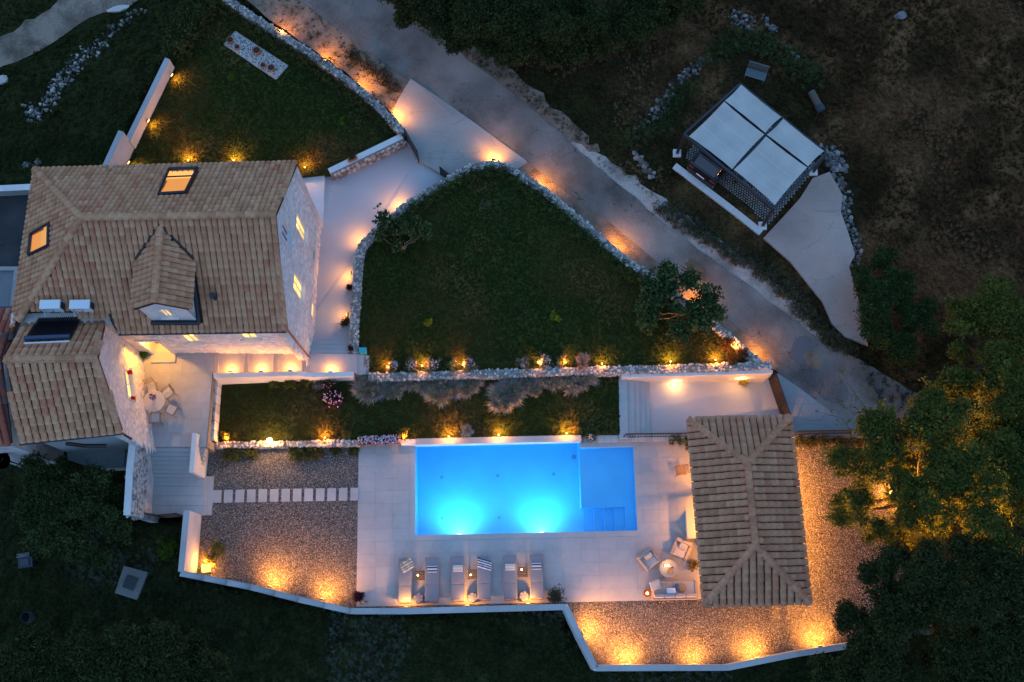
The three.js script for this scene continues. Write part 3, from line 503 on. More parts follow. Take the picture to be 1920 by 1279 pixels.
// ------------------------------------------------------------------ roofs of barrel tiles
function barrel(w, len, high) { // half-round tile along z, wide end at -z, with a lip
  const g = new THREE.BufferGeometry(), p = [], u = [], n = 7, pt = (i, z) => { const a = Math.PI * i / n, k = z < 0 ? 1 : 0.86; return V3(Math.cos(a) * w / 2 * k, Math.sin(a) * high * k + (z < 0 ? 0.012 : -0.012), z * len); };
  const o = rnd() * 3;
  for (let i = 0; i < n; i++) { const a = pt(i, -0.5), b = pt(i + 1, -0.5), c = pt(i + 1, 0.5), d = pt(i, 0.5), e = V3(0, -0.01, -0.5 * len); for (const v of [a, d, b, b, d, c, a, b, e]) { p.push(v.x, v.y, v.z); u.push(v.x + o, v.z + o); } }
  g.setAttribute('position', new THREE.Float32BufferAttribute(p, 3)); g.setAttribute('uv', new THREE.Float32BufferAttribute(u, 2)); g.computeVertexNormals();
  return toCreasedNormals(g, 0.7);
}
function frame(x, y) { const X = x.clone().normalize(), Z = X.clone().cross(y).normalize(), Y = Z.clone().cross(X); return new THREE.Quaternion().setFromRotationMatrix(new THREE.Matrix4().makeBasis(X, Y, Z)); }
// tiles over a roof face: polygon whose first two points are the eave, going so that the normal points up
function tileFace(poly, w, ex, keep = () => true) {
  const a = poly[0], b = poly[1], X = b.clone().sub(a).normalize();
  let n = V3(0, 0, 0); for (let i = 1; i + 1 < poly.length; i++) n.add(poly[i].clone().sub(a).cross(poly[i + 1].clone().sub(a)));
  n.normalize(); if (n.y < 0) n.negate();
  let up = n.clone().cross(X); if (up.y < 0) { up.negate(); }
  const XX = up.clone().cross(n).normalize(); // right-handed: XX, n, -up -> z of the tile runs up the slope
  const q = new THREE.Quaternion().setFromRotationMatrix(new THREE.Matrix4().makeBasis(n.clone().cross(up), n, up));
  const flat = poly.map((p) => { const d = p.clone().sub(a); return { x: d.dot(X), z: d.dot(up) }; }), out = [];
  const xs = flat.map((p) => p.x), zs = flat.map((p) => p.z), c0 = Math.min(...xs), c1 = Math.max(...xs), cols = Math.round((c1 - c0) / w);
  const W0 = (c1 - c0) / cols, rows = Math.ceil((Math.max(...zs) + 0.05) / ex), z0 = Math.min(...zs);
  for (let c = 0; c < cols; c++) for (let r = 0; r < rows; r++) {
    const x = c0 + (c + 0.5) * W0, z = z0 + (r + 0.42) * ex;
    if (!inside(x, Math.max(z, z0 + 0.02), flat)) continue;
    const p = a.clone().addScaledVector(X, x + rr(-0.008, 0.008)).addScaledVector(up, z + rr(-0.015, 0.015)).addScaledVector(n, 0.03);
    if (keep(p)) out.push([p, q.clone().multiply(new THREE.Quaternion().setFromEuler(new THREE.Euler(rr(-0.02, 0.02), rr(-0.025, 0.025), 0))), n]);
  }
  return out;
}
function capLine(a, b, len, n = V3(0, 1, 0)) { const d = b.clone().sub(a), L = d.length(), k = Math.round(L / len), out = []; d.normalize(); const X = n.clone().cross(d).normalize(), Y = d.clone().cross(X), q = new THREE.Quaternion().setFromRotationMatrix(new THREE.Matrix4().makeBasis(X, Y, d)); for (let i = 0; i < k; i++) out.push([a.clone().lerp(b, (i + 0.5) / k).add(V3(0, 0.03 + rr(-0.006, 0.006), 0)), q]); return out; }
const eye = V3(0, CAM_H, 0);
function layTiles(parent, list, geo, cols = M.tileCols, mats = M.tiles, most = 300) {
  const tone = (p) => { const v = fbm((p.x + 100) / 60, (p.z + 100) / 60, 20, 3, 7); const t = rnd() * 0.6 + v * 0.6; return t < 0.38 ? 1 : t < 0.62 ? 0 : t < 0.78 ? 2 : t < 0.9 ? 3 : 4; };
  const see = ([p, , n]) => n.dot(eye.clone().sub(p).normalize());
  list = list.map((t) => [t, see(t) + rr(0, 0.03)]).sort((a, b) => b[1] - a[1]).map((t) => t[0]);
  const rest = [];
  list.forEach(([p, q], i) => { const k = tone(p); if (i < most) { const m = mesh('roof_tile', geo, mats[k], parent); m.position.copy(p); m.quaternion.copy(q); } else rest.push([p, q, 1, vary(cols[k], 0.12)]); });
  if (rest.length) instanced('tile_courses', geo, M.tileI, rest, parent);
}
function sheetOf(poly, drop = 0.02, thick = 0.12) { // roof deck under the tiles
  const a = poly[0]; let n = V3(0, 0, 0); for (let i = 1; i + 1 < poly.length; i++) n.add(poly[i].clone().sub(a).cross(poly[i + 1].clone().sub(a))); n.normalize(); if (n.y < 0) n.negate();
  const X = poly[1].clone().sub(a).normalize(), Y = n.clone().cross(X), f = poly.map((p) => new THREE.Vector2(p.clone().sub(a).dot(X), p.clone().sub(a).dot(Y)));
  const T = poly.map((p) => p.clone().addScaledVector(n, -drop)), B = poly.map((p) => p.clone().addScaledVector(n, -drop - thick)), out = [];
  for (const [i, j, k] of THREE.ShapeUtils.triangulateShape(f, [])) { out.push(T[i], T[j], T[k], B[i], B[k], B[j]); }
  for (let i = 0; i < poly.length; i++) { const j = (i + 1) % poly.length; out.push(T[i], B[i], B[j], T[i], B[j], T[j]); }
  return tris(out);
}
const planar = (pts) => pts; // faces are built from points already in one plane
// ------------------------------------------------------------------ walls with openings
function wallFrame(A, B) { const d = B.clone().sub(A).setY(0), L = d.length(); d.normalize(); return { A: A.clone().setY(0), d, n: V3(0, 1, 0).cross(d), L, rot: Math.atan2(-d.z, d.x) }; }
// plane through A,B with outward normal up x d; outline and holes in (s, h)
function wallPanel(parent, name, F, outline, holes, thick, mat) {
  const sh = new THREE.Shape(outline.map(([s, h]) => new THREE.Vector2(s, h)));
  for (const [a, b, c, d] of holes) sh.holes.push(new THREE.Path([[a, c], [b, c], [b, d], [a, d]].map((p) => new THREE.Vector2(...p))));
  const g = new THREE.ExtrudeGeometry(sh, { depth: thick, bevelEnabled: false });
  const m = mesh(name, g, mat, parent);
  // local x = d, y = up, z = d x up = -n
  m.applyMatrix4(new THREE.Matrix4().makeBasis(F.d, V3(0, 1, 0), F.d.clone().cross(V3(0, 1, 0))).setPosition(F.A));
  return m;
}
const wp = (F, s, h, out = 0) => F.A.clone().addScaledVector(F.d, s).addScaledVector(F.n, out).setY(h);
function masonry(parent, F, inOutline, holes, s1, h0, h1, tint = [0.64, 0.61, 0.585]) {
  const items = [];
  for (let h = h0; h < h1; h += 0.17) for (let s = rr(0, 0.2); s < s1;) {
    const w = rr(0.2, 0.46), x = s + w / 2; s += w;
    if (!inOutline(x, h) || holes.some(([a, b, c, d]) => x > a - 0.22 && x < b + 0.22 && h > c - 0.18 && h < d + 0.18)) continue;
    items.push([wp(F, x, h + rr(-0.02, 0.02), -0.004), [0, F.rot + rr(-0.04, 0.04), rr(-0.06, 0.06)], [w * 0.52, 0.085, 0.028], vary(tint, 0.16)]);
  }
  return instanced('masonry', stoneGeos[1], M.stoneI, items, parent);
}
const surround = M.plaster;
function windowIn(parent, F, [a, b, c, d], { lit = true, bars = 1, depth = 0.06, sill = true, paneMat } = {}) {
  const g = new THREE.Group(); g.name = 'window'; parent.add(g);
  const bar = (name, s0, s1, h0, h1, o, t, mat) => { const m = mesh(name, box(s1 - s0, h1 - h0, t), mat, g); m.position.copy(wp(F, (s0 + s1) / 2, (h0 + h1) / 2, o)); m.rotation.y = F.rot; return m; };
  for (let i = 0; i <= bars; i++) { const s0 = a + (b - a) * i / (bars + 1), s1 = a + (b - a) * (i + 1) / (bars + 1), hm = c + (d - c) * rr(0.45, 0.65); if (!lit || paneMat) bar('pane', s0, s1, c, d, -depth - 0.03, 0.02, paneMat ?? M.darkMetal); else { bar('lit_pane', s0, s1, c, hm, -depth - 0.03, 0.02, pick(M.windows)); bar('lit_pane', s0, s1, hm + 0.03, d, -depth - 0.03, 0.02, pick(M.windows)); bar('glazing_bar', s0 + 0.03, s1 - 0.03, hm - 0.005, hm + 0.035, -depth - 0.01, 0.03, M.whiteMetal); } }
  for (const q of [[a, a + 0.06, c, d], [b - 0.06, b, c, d], [a + 0.06, b - 0.06, d - 0.06, d], [a + 0.06, b - 0.06, c, c + 0.06]]) bar('frame', ...q, -depth + 0.02, 0.05, M.whiteMetal);
  for (let i = 0; i < bars; i++) { const s = a + (b - a) * (i + 1) / (bars + 1); bar('mullion', s - 0.03, s + 0.03, c + 0.06, d - 0.06, -depth + 0.02, 0.05, M.whiteMetal); }
  for (const q of [[a - 0.14, a - 0.002, c - 0.0, d + 0.14], [b + 0.002, b + 0.14, c, d + 0.14], [a, b, d + 0.002, d + 0.14]]) bar('surround', ...q, 0.005, 0.05, surround);
  if (sill) bar('sill', a - 0.16, b + 0.16, c - 0.08, c - 0.002, 0.05, 0.18, surround);
  return g;
}
const rectPx = (F, A, B, p, q) => { const a = onWall(p[0], p[1], A, B), b = onWall(q[0], q[1], A, B), s = (v) => v.clone().setY(0).sub(F.A).dot(F.d); const [s0, s1] = [s(a), s(b)].sort((x, y) => x - y), [h0, h1] = [a.y, b.y].sort((x, y) => x - y); return [s0, s1, h0, h1]; };
// ------------------------------------------------------------------ main house
const HE = 7, HR = 10.5;
const house = thing('stone_house', 'large white stone house with a hipped barrel-tile roof and dormer', 'house');
const hNW = at(66, 318, HE), hNE = at(557, 305, HE), hSE = at(537, 617, HE), hRW = at(152, 408, HR), hRE = at(517, 402, HR);
const hSW = (() => { const a = hNW, b = at(28, 578, HE), c = hSE, d = at(215, 622, HE); const r = b.clone().sub(a), s = d.clone().sub(c), k = ((c.x - a.x) * s.z - (c.z - a.z) * s.x) / (r.x * s.z - r.z * s.x); return a.clone().addScaledVector(r, k); })();
const southPoly = [onPlane(222, 622, hRW, hRE, hSE), hSE, hRE, hRW, onPlane(48, 585, hRW, hRE, hSE), onPlane(206, 589, hRW, hRE, hSE)];
{
  const roof = new THREE.Group(); roof.name = 'roof'; house.add(roof);
  const fN = [hNE, hNW, hRW, hRE], fW = [hNW, hSW, hRW], fS = southPoly;
  const deckM = mesh('roof_deck', merge([sheetOf(fN), sheetOf(fW), sheetOf(fS)]), M.roofBed, roof);
  // dormer set-out on the near slope
  const bk = [onPlane(361, 486, hRW, hRE, hSE), onPlane(255, 488, hRW, hRE, hSE)], he = (bk[0].y + bk[1].y) / 2, hr = onPlane(298, 427, hRW, hRE, hSE).y;
  const eL = at(249, 577, he), eR = at(356, 577, he), BL = eL, BR = eR, dx = eR.clone().sub(eL).setY(0).normalize(), nn = V3(dx.z, 0, -dx.x); // nn points up the slope
  const mid = eL.clone().add(eR).multiplyScalar(0.5), half = eL.distanceTo(eR) / 2;
  const slopeAt = (p) => { const n = hRE.clone().sub(hRW).cross(hSE.clone().sub(hRW)); return hRW.y - (n.x * (p.x - hRW.x) + n.z * (p.z - hRW.z)) / n.y; };
  const base = V3(mid.x, 0, mid.z), D = (u, v, h) => base.clone().addScaledVector(dx, u).addScaledVector(nn, v).setY(h);
  const backAt = (u, h) => { let v = 0; for (; v < 6 && slopeAt(D(u, v, 0)) < h; v += 0.02); return v; };
  const vE = backAt(half, he), vR = backAt(0, hr), hb = slopeAt(base);
  const inDormer = (p) => { const r = p.clone().sub(base).setY(0), u = Math.abs(r.dot(dx)), v = r.dot(nn); return v > -0.02 && u < half - 0.05 && v < vE + (vR - vE) * (1 - u / half) - 0.05; };
  const sky1 = [[318, 321], [371, 319], [348, 365], [298, 368]].map(([x, y]) => onPlane(x, y, hNE, hNW, hRW)), sky2 = [[96, 420], [95, 461], [58, 479], [62, 440]].map(([x, y]) => onPlane(x, y, hNW, hSW, hRW));
  const hTile = barrel(0.238, 0.46, 0.07);
  const notSky = (s) => (p) => !inside(p.x, p.z, s);
  layTiles(roof, [...tileFace(fS, 0.24, 0.375, (p) => !inDormer(p)), ...tileFace(fN, 0.235, 0.375, notSky(sky1)), ...tileFace(fW, 0.24, 0.375, notSky(sky2))], hTile);
  const cap = barrel(0.34, 0.44, 0.13);
  for (const [a, b] of [[hRW, hRE], [hNW, hRW], [hSW.clone().lerp(hRW, 0.12), hRW]]) for (const [p, q] of capLine(a, b, 0.4)) { const m = mesh('ridge_tile', cap, pick(M.tiles.slice(0, 3)), roof); m.position.copy(p); m.quaternion.copy(q); }
  for (const [a, b] of [[hSE, hRE], [hNE, hRE]]) for (const [p, q] of capLine(a, b, 0.38, V3(0.2, 1, 0))) { const m = mesh('verge_tile', hTile, pick(M.tiles), roof); m.position.copy(p).add(V3(-0.1, 0.02, 0)); m.quaternion.copy(q); }
  mesh('gutter', rod(onPlane(222, 622, hRW, hRE, hSE).add(V3(0, -0.05, 0.1)), hSE.clone().add(V3(0, -0.05, 0.1)), 0.07, 8), M.darkMetal, roof);
  mesh('flashing', merge([rod(onPlane(206, 589, hRW, hRE, hSE).add(V3(0, 0.06, 0)), onPlane(222, 622, hRW, hRE, hSE).add(V3(0, 0.03, 0)), 0.09, 5)]), M.darkMetal, roof);
  // dormer
  const dm = new THREE.Group(); dm.name = 'dormer'; house.add(dm);
  const ov = 0.07, fL = [D(-half, -ov, he), D(-half, vE, he), D(0, vR, hr), D(0, -ov, hr)], fR = [D(half, vE, he), D(half, -ov, he), D(0, -ov, hr), D(0, vR, hr)];
  mesh('roof_deck', merge([sheetOf(fL), sheetOf(fR)]), M.roofBed, dm);
  layTiles(dm, [...tileFace(fL, 0.235, 0.375), ...tileFace(fR, 0.235, 0.375)], hTile);
  for (const [p, q] of capLine(D(0, -ov, hr), D(0, vR, hr), 0.4)) { const m = mesh('ridge_tile', cap, pick(M.tiles), dm); m.position.copy(p); m.quaternion.copy(q); }
  for (const s of [-1, 1]) mesh('valley_flashing', rod(D(s * (half + 0.04), vE - 0.05, he + 0.09), D(0, vR + 0.12, hr + 0.14), 0.075, 5), M.blackMetal, dm);
  const in_ = 0.22, w2 = half - in_, F = wallFrame(D(w2, 0, 0), D(-w2, 0, 0));
  const hole = (() => { const a = onWall(296, 580, BL, BR), b = onWall(327, 593, BL, BR), s = (v) => v.clone().setY(0).sub(F.A).dot(F.d); return [s(b), s(a), b.y, a.y]; })();
  wallPanel(dm, 'front_wall', F, [[0, hb - 0.3], [2 * w2, hb - 0.3], [2 * w2, he - 0.12], [w2, hr - 0.2], [0, he - 0.12]], [hole], 0.2, M.plaster);
  windowIn(dm, F, hole, { depth: 0.05, bars: 1 });
  for (const s of [-1, 1]) mesh('side_wall', prismPath([D(s * (w2 - 0.06), -0.01, he - 0.13), D(s * (w2 - 0.06), vE, he - 0.13)], 0.12, hb - 0.3), M.plaster, dm);
  mesh('base_flashing', merge([rod(D(-w2 - 0.05, -0.12, slopeAt(D(0, -0.12, 0)) + 0.09), D(w2 + 0.1, -0.12, slopeAt(D(0, -0.12, 0)) + 0.09), 0.1, 6), rod(D(w2 + 0.1, -0.12, slopeAt(D(0, -0.12, 0)) + 0.08), D(w2 + 0.1, vE, he - 0.05), 0.1, 6)]), M.darkMetal, dm);
  // skylights
  for (const [c, split] of [[sky1, true], [sky2, false]]) {
    const s = new THREE.Group(); s.name = 'skylight'; house.add(s);
    const n = c[1].clone().sub(c[0]).cross(c[2].clone().sub(c[0])).normalize(); if (n.y < 0) n.negate();
    const P = c.map((p) => p.clone().addScaledVector(n, 0.12));
    for (let i = 0; i < 4; i++) mesh('frame', rod(P[i], P[(i + 1) % 4], 0.075, 4), M.darkMetal, s);
    if (split) mesh('crossbar', rod(P[0].clone().lerp(P[3], 0.34), P[1].clone().lerp(P[2], 0.34), 0.04, 4), M.darkMetal, s);
    const e = P.map((p) => p.clone().addScaledVector(n, -0.03)), f = P.map((p) => p.clone().addScaledVector(n, -0.1)), quad = (a, b, c, d) => [a, b, c, a, c, d];
    mesh('reveal', merge([0, 1, 2, 3].map((i) => tris(quad(e[i], e[(i + 1) % 4], f[(i + 1) % 4], f[i])))), M.plaster, s);
    const k = split ? 0.34 : 0.5, m0 = f[0].clone().lerp(f[3], k), m1 = f[1].clone().lerp(f[2], k);
    mesh('lit_blind', tris(quad(f[0], f[1], m1, m0)), glow(1, 0.46, 0.1, split ? 1.0 : 0.62), s); mesh('lit_room', tris(quad(m0, m1, f[2], f[3])), glow(1, 0.38, 0.06, 0.62), s);
    mesh('pane', tris(quad(...e)), M.glass, s);
  }
  const v = new THREE.Group(); v.name = 'roof_vent'; v.position.copy(onPlane(404, 560, hRW, hRE, hSE)); house.add(v);
  mesh('pipe', cyl(0.09, 0.09, 0.45, 0, 0.2, 0), M.darkMetal, v); mesh('cowl', cyl(0.13, 0.13, 0.1, 0, 0.46, 0), M.darkMetal, v);
  // walls
  const inset = (a, b, k) => { const f = wallFrame(a, b); return [a.clone().addScaledVector(f.n, -k), b.clone().addScaledVector(f.n, -k)]; };
  const [eA, eB] = inset(hNE, hSE, 0.06), FE = wallFrame(eA, eB);
  const eHoles = [[[529, 411], [540, 461]], [[556, 398], [571, 456]], [[551, 508], [565, 565]], [[584.5, 562], [588, 598]], [[587.5, 462], [590.5, 494]]].map(([p, q]) => rectPx(FE, eA, eB, p, q));
  const apexS = hRE.clone().setY(0).sub(FE.A).dot(FE.d), gable = (s) => s < apexS ? HE + (HR - HE) * s / apexS : HE + (HR - HE) * (FE.L - s) / (FE.L - apexS);
  wallPanel(house, 'gable_wall', FE, [[0, -1.5], [FE.L, -1.5], [FE.L, HE - 0.1], [apexS, HR - 0.12], [0, HE - 0.1]], eHoles, 0.45, M.lime);
  masonry(house, FE, (s, h) => h < gable(s) - 0.15, eHoles, FE.L, -0.4, HR);
  eHoles.forEach((r, i) => windowIn(house, FE, r, { lit: i !== 4, bars: i < 3 ? 1 : 0, paneMat: i === 0 ? plain(0.2, 0.22, 0.26, { roughness: 0.2 }) : undefined, sill: i < 3 }));
  const sA = at(545, 664.5, 1.32), sB = at(380, 655, TERR), sd = sB.clone().sub(sA).setY(0).normalize();
  const s0 = eB.clone().addScaledVector(wallFrame(hSE, hSW).n, -0.34).setY(0), s1 = hSW.clone().addScaledVector(wallFrame(hSE, hSW).n, -0.34).setY(0), FS = wallFrame(s0, s1);
  const sHoles = [[[335, 625], [378, 641]], [[446, 622], [486, 634]]].map(([p, q]) => rectPx(FS, s0, s1, p, q)), door = rectPx(FS, s0, s1, [276, 651], [311, 651]);
  door[2] = TERR + 0.02; door[3] = TERR + 2.3;
  wallPanel(house, 'front_wall', FS, [[0, -1.5], [FS.L, -1.5], [FS.L, HE + 0.15], [0, HE + 0.15]], [...sHoles, door], 0.5, M.lime);
  masonry(house, FS, (s) => s < FS.L - 5, [...sHoles, door], FS.L, 0.3, HE);
  sHoles.forEach((r) => windowIn(house, FS, r, { bars: 1, depth: 0.06 }));
  { const g = new THREE.Group(); g.name = 'entrance'; house.add(g); const q = (name, s, h, o, w, hh, t, mat) => { const m = mesh(name, box(w, hh, t), mat, g); m.position.copy(wp(FS, s, h, o)); m.rotation.y = FS.rot; return m; };
    const ms = (door[0] + door[1]) / 2, dw = door[1] - door[0];
    q('door_leaf', ms, TERR + 1.1, -0.52, dw, 2.2, 0.06, M.wood); q('handle', ms + dw * 0.35, TERR + 1.05, -0.47, 0.12, 0.03, 0.05, M.copper); q('threshold', ms, TERR + 0.06, 0.22, dw + 0.3, 0.12, 0.5, M.slabs[2]);
    for (const s of [door[0] - 0.09, door[1] + 0.09]) q('jamb', s, TERR + 1.2, 0.01, 0.16, 2.4, 0.1, surround); q('lintel', ms, TERR + 2.42, 0.01, dw + 0.36, 0.2, 0.1, surround);
    house.userData.door = undefined; M.doorAt = wp(FS, ms, TERR + 2.0, 0.05); M.doorN = FS.n.clone(); }
  mesh('rear_wall', prismPath([hNE, hNW].map((p) => V3(p.x, HE - 0.2, p.z + 0.35)), 0.4, -1.5), M.lime, house);
  mesh('side_wall', prismPath([hNW, hSW].map((p) => V3(p.x + 0.35, HE - 0.2, p.z)), 0.4, -1.5), M.lime, house);
  mesh('downpipe', rod(hSE.clone().add(V3(-0.02, -0.1, -0.05)), V3(eB.x + 0.02, SLAB, FS.A.z + 0.14), 0.05, 8), M.copper, house);
  delete house.userData.door;
}
// ------------------------------------------------------------------ annex
const AE = 6.6, AR = 8.6;
const annex = thing('stone_annex', 'smaller stone annex with gabled tile roof and solar collector', 'house');
const aNE = at(200, 586, AE), aSE = at(229, 808, AE), aSW = at(36, 828, AE), aNW = at(53, 590, AE), aRE = at(183, 672, AR), aRW = at(10, 675, AR);
{
  const roof = new THREE.Group(); roof.name = 'roof'; annex.add(roof);
  const fN = [aNE, aNW, aRW, aRE], fS = [aSW, aSE, aRE, aRW];
  mesh('roof_deck', merge([sheetOf(fN), sheetOf(fS)]), M.roofBed, roof);
  const t = barrel(0.295, 0.47, 0.082), cap = barrel(0.36, 0.44, 0.14);
  layTiles(roof, [...tileFace(fS, 0.3, 0.38), ...tileFace(fN, 0.3, 0.38)], t);
  for (const [p, q] of capLine(aRW, aRE, 0.42)) { const m = mesh('ridge_tile', cap, pick(M.tiles.slice(0, 3)), roof); m.position.copy(p); m.quaternion.copy(q); }
  for (const [a, b] of [[aSE, aRE], [aNE, aRE]]) for (const [p, q] of capLine(a, b, 0.4)) { const m = mesh('verge_tile', t, pick(M.tiles), roof); m.position.copy(p).add(V3(-0.12, 0.03, 0)); m.quaternion.copy(q); }
  mesh('gutter', rod(aSW.clone().add(V3(0, -0.05, 0.1)), aSE.clone().add(V3(0, -0.05, 0.1)), 0.065, 8), M.darkMetal, roof);
  const f0 = wallFrame(aNE, aSE), A = aNE.clone().addScaledVector(f0.n, -0.1), B = aSE.clone().addScaledVector(f0.n, -0.1), F = wallFrame(A, B), ap = aRE.clone().setY(0).sub(F.A).dot(F.d);
  const hole = rectPx(F, A, B, [233.5, 692], [248.5, 748]);
  wallPanel(annex, 'gable_wall', F, [[-0.1, -1.5], [F.L, -1.5], [F.L, AE - 0.1], [ap, AR - 0.12], [-0.1, AE - 0.1]], [hole], 0.45, M.lime);
  masonry(annex, F, (s, h) => h < (s < ap ? AE + (AR - AE) * s / ap : AE + (AR - AE) * (F.L - s) / (F.L - ap)) - 0.15, [hole], F.L, TERR - 0.1, AR);
  windowIn(annex, F, hole, { bars: 1, depth: 0.06 });
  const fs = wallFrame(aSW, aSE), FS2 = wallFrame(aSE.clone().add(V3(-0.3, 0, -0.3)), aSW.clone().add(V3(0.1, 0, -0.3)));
  wallPanel(annex, 'front_wall', FS2, [[0, -2], [FS2.L, -2], [FS2.L, AE], [0, AE]], [], 0.4, plain(0.33, 0.36, 0.36, { map: M.plaster.map }));  // grey set darker than the other walls: shade put into the colour
  mesh('rear_wall', prismPath([aNE, aNW].map((p) => V3(p.x - 0.15, AE - 0.15, p.z + 0.3)), 0.4, -1.5), M.lime, annex);
  mesh('downpipe', merge([rod(at(125, 832, 6.3), at(160, 836, 5.4), 0.09, 8), rod(at(160, 836, 5.4), at(200, 836, 5.3), 0.09, 8)]), M.blackMetal, annex);
  mesh('downpipe', merge([rod(aSE.clone().add(V3(-0.1, -0.15, 0.05)), at(246, 823, 5.4), 0.05, 8)]), M.blackMetal, annex);
}
const solar = thing('solar_collector', 'dark tube solar collector lying on the annex roof', 'solar panel');
{
  const C = [[83, 594], [158, 591.5], [134, 640], [49, 644]].map(([x, y]) => onPlane(x, y, aNE, aNW, aRW)), n = C[1].clone().sub(C[0]).cross(C[2].clone().sub(C[0])).normalize(); if (n.y < 0) n.negate();
  const P = C.map((p) => p.clone().addScaledVector(n, 0.22)), tube = plain(0.012, 0.014, 0.02, { roughness: 0.15 });
  for (let i = 0; i <= 21; i++) mesh('vacuum_tube', rod(P[0].clone().lerp(P[1], i / 21), P[3].clone().lerp(P[2], i / 21), 0.028, 6), tube, solar);
  mesh('backing', tris([C[0], C[1], C[2], C[0], C[2], C[3]].map((p) => p.clone().addScaledVector(n, 0.13))), M.blackMetal, solar);
  mesh('manifold', rod(P[3].clone().addScaledVector(n, 0.05), P[2].clone().addScaledVector(n, 0.05), 0.1, 10), plain(0.02, 0.045, 0.09, { roughness: 0.4 }), solar);
  const k = V3(0, 0, 0.18); mesh('foot_rail', rod(P[3].clone().add(k), P[2].clone().add(k), 0.055, 4), M.whiteMetal, solar);
}
[['white air-conditioning unit nearer the roof hip', 105], ['white air-conditioning unit nearer the dormer', 160]].forEach(([l, x]) => {
  const g = thing('air_conditioner', l, 'air conditioner', at(x, 579, 7.75), 0.06, 'roof air-conditioning units');
  mesh('case', rbox(0.86, 0.55, 0.4, 0.03, 0, 0.42, 0), plain(0.62, 0.66, 0.68), g);
  mesh('fan_grille', new THREE.TorusGeometry(0.2, 0.02, 6, 20).translate(-0.12, 0.42, 0.19), M.darkMetal, g); mesh('side_panel', box(0.02, 0.42, 0.28, 0.44, 0.42, 0), M.darkMetal, g);
  mesh('bracket', merge([box(0.05, 0.3, 0.4, -0.3, 0.06, 0), box(0.05, 0.3, 0.4, 0.3, 0.06, 0)]), M.whiteMetal, g); mesh('pipe', rod(V3(-0.4, 0.3, 0.1), V3(-0.45, -0.1, 0.3), 0.025), M.whiteMetal, g);
});
{ // neighbour's red roof
  const g = thing('neighbour_house', 'neighbouring house with an old red tiled roof at the edge', 'house');
  const e0 = at(22, 832, 5.6), e1 = at(-60, 840, 5.6), r0_ = at(2, 676, 7.4), r1_ = at(-80, 680, 7.4), n0 = at(48, 582, 5.9), n1 = at(-40, 586, 5.9);
  const fS = [e1, e0, r0_, r1_], fN = [n0, n1, r1_, r0_];
  mesh('roof_deck', merge([sheetOf(fS), sheetOf(fN)]), plain(0.1, 0.035, 0.025), g);
  const cols = [[0.3, 0.09, 0.06], [0.22, 0.065, 0.045], [0.38, 0.16, 0.1], [0.1, 0.07, 0.06], [0.42, 0.2, 0.14]];
  layTiles(g, [...tileFace(fS, 0.3, 0.38), ...tileFace(fN, 0.3, 0.38)], barrel(0.29, 0.47, 0.1), cols, cols.map((c) => dull(...c)));
  mesh('wall', slab([e0, e1, n1, n0].map((p) => V3(p.x - 0.3, 5.3, p.z)), -1.5), M.lime, g);
}
{ // flat roofs and yard beside it
  const a = thing('flat_roof_block', 'low flat-roofed block with a pale roof beside the hipped house', 'building');
  mesh('body', slab(ats([[-60, 502], [30, 502], [22, 574], [-60, 576]], 2.2), -1), plain(0.2, 0.22, 0.23, { map: M.concrete.map }), a); mesh('parapet', prismPath(ats([[-60, 503], [30, 503], [22, 574]], 2.35), 0.18, 2.1), M.concrete, a);
  struct('neighbour_yard', slab([[-60, 362], [58, 358], [46, 520], [-60, 520]].map(([x, y]) => at(x, y, 0.62)), -0.5), plain(0.06, 0.065, 0.07, { map: M.asphalt.map }), 'dark paved yard beside the hipped house');
  const w = thing('yard_wall', 'low pale-capped wall closing the dark neighbouring yard', 'wall'); mesh('body', prismPath(ats([[-60, 356], [62, 350]], 1.3), 0.26, -0.2), M.concrete, w); mesh('coping', prismPath(ats([[-60, 356], [62, 350]], 1.34), 0.32, 1.303), M.plaster, w);
}
{ // lean-to under the annex and dish
  const g = thing('lean_to', 'low flat lean-to at the foot of the annex wall', 'shed');
  mesh('roof', slab(ats([[126, 846], [234, 842], [232, 876], [172, 877], [126, 862]], 1.0), 0.9), plain(0.19, 0.23, 0.24, { map: M.concrete.map }), g); mesh('wall', slab(ats([[130, 848], [231, 845], [229, 873], [175, 874], [130, 860]], 0.9), -1.5), M.plaster, g);  // roof grey likewise lowered, its shade painted into the colour
  const d = thing('satellite_dish', 'grey satellite dish beside the red-roofed house', 'dish', at(9, 862, 3.2));
  mesh('dish', new THREE.SphereGeometry(0.75, 20, 8, 0, 6.3, 0, 0.55).scale(1, -0.7, 1).translate(0, 0.75, 0).rotateX(0.25), plain(0.2, 0.24, 0.26), d); mesh('mast', cyl(0.03, 0.03, 4.5, 0, -2, 0), M.darkMetal, d); mesh('receiver', rod(V3(0, 0.2, 0), V3(0.05, 0.6, 0.3), 0.02), M.darkMetal, d);
}
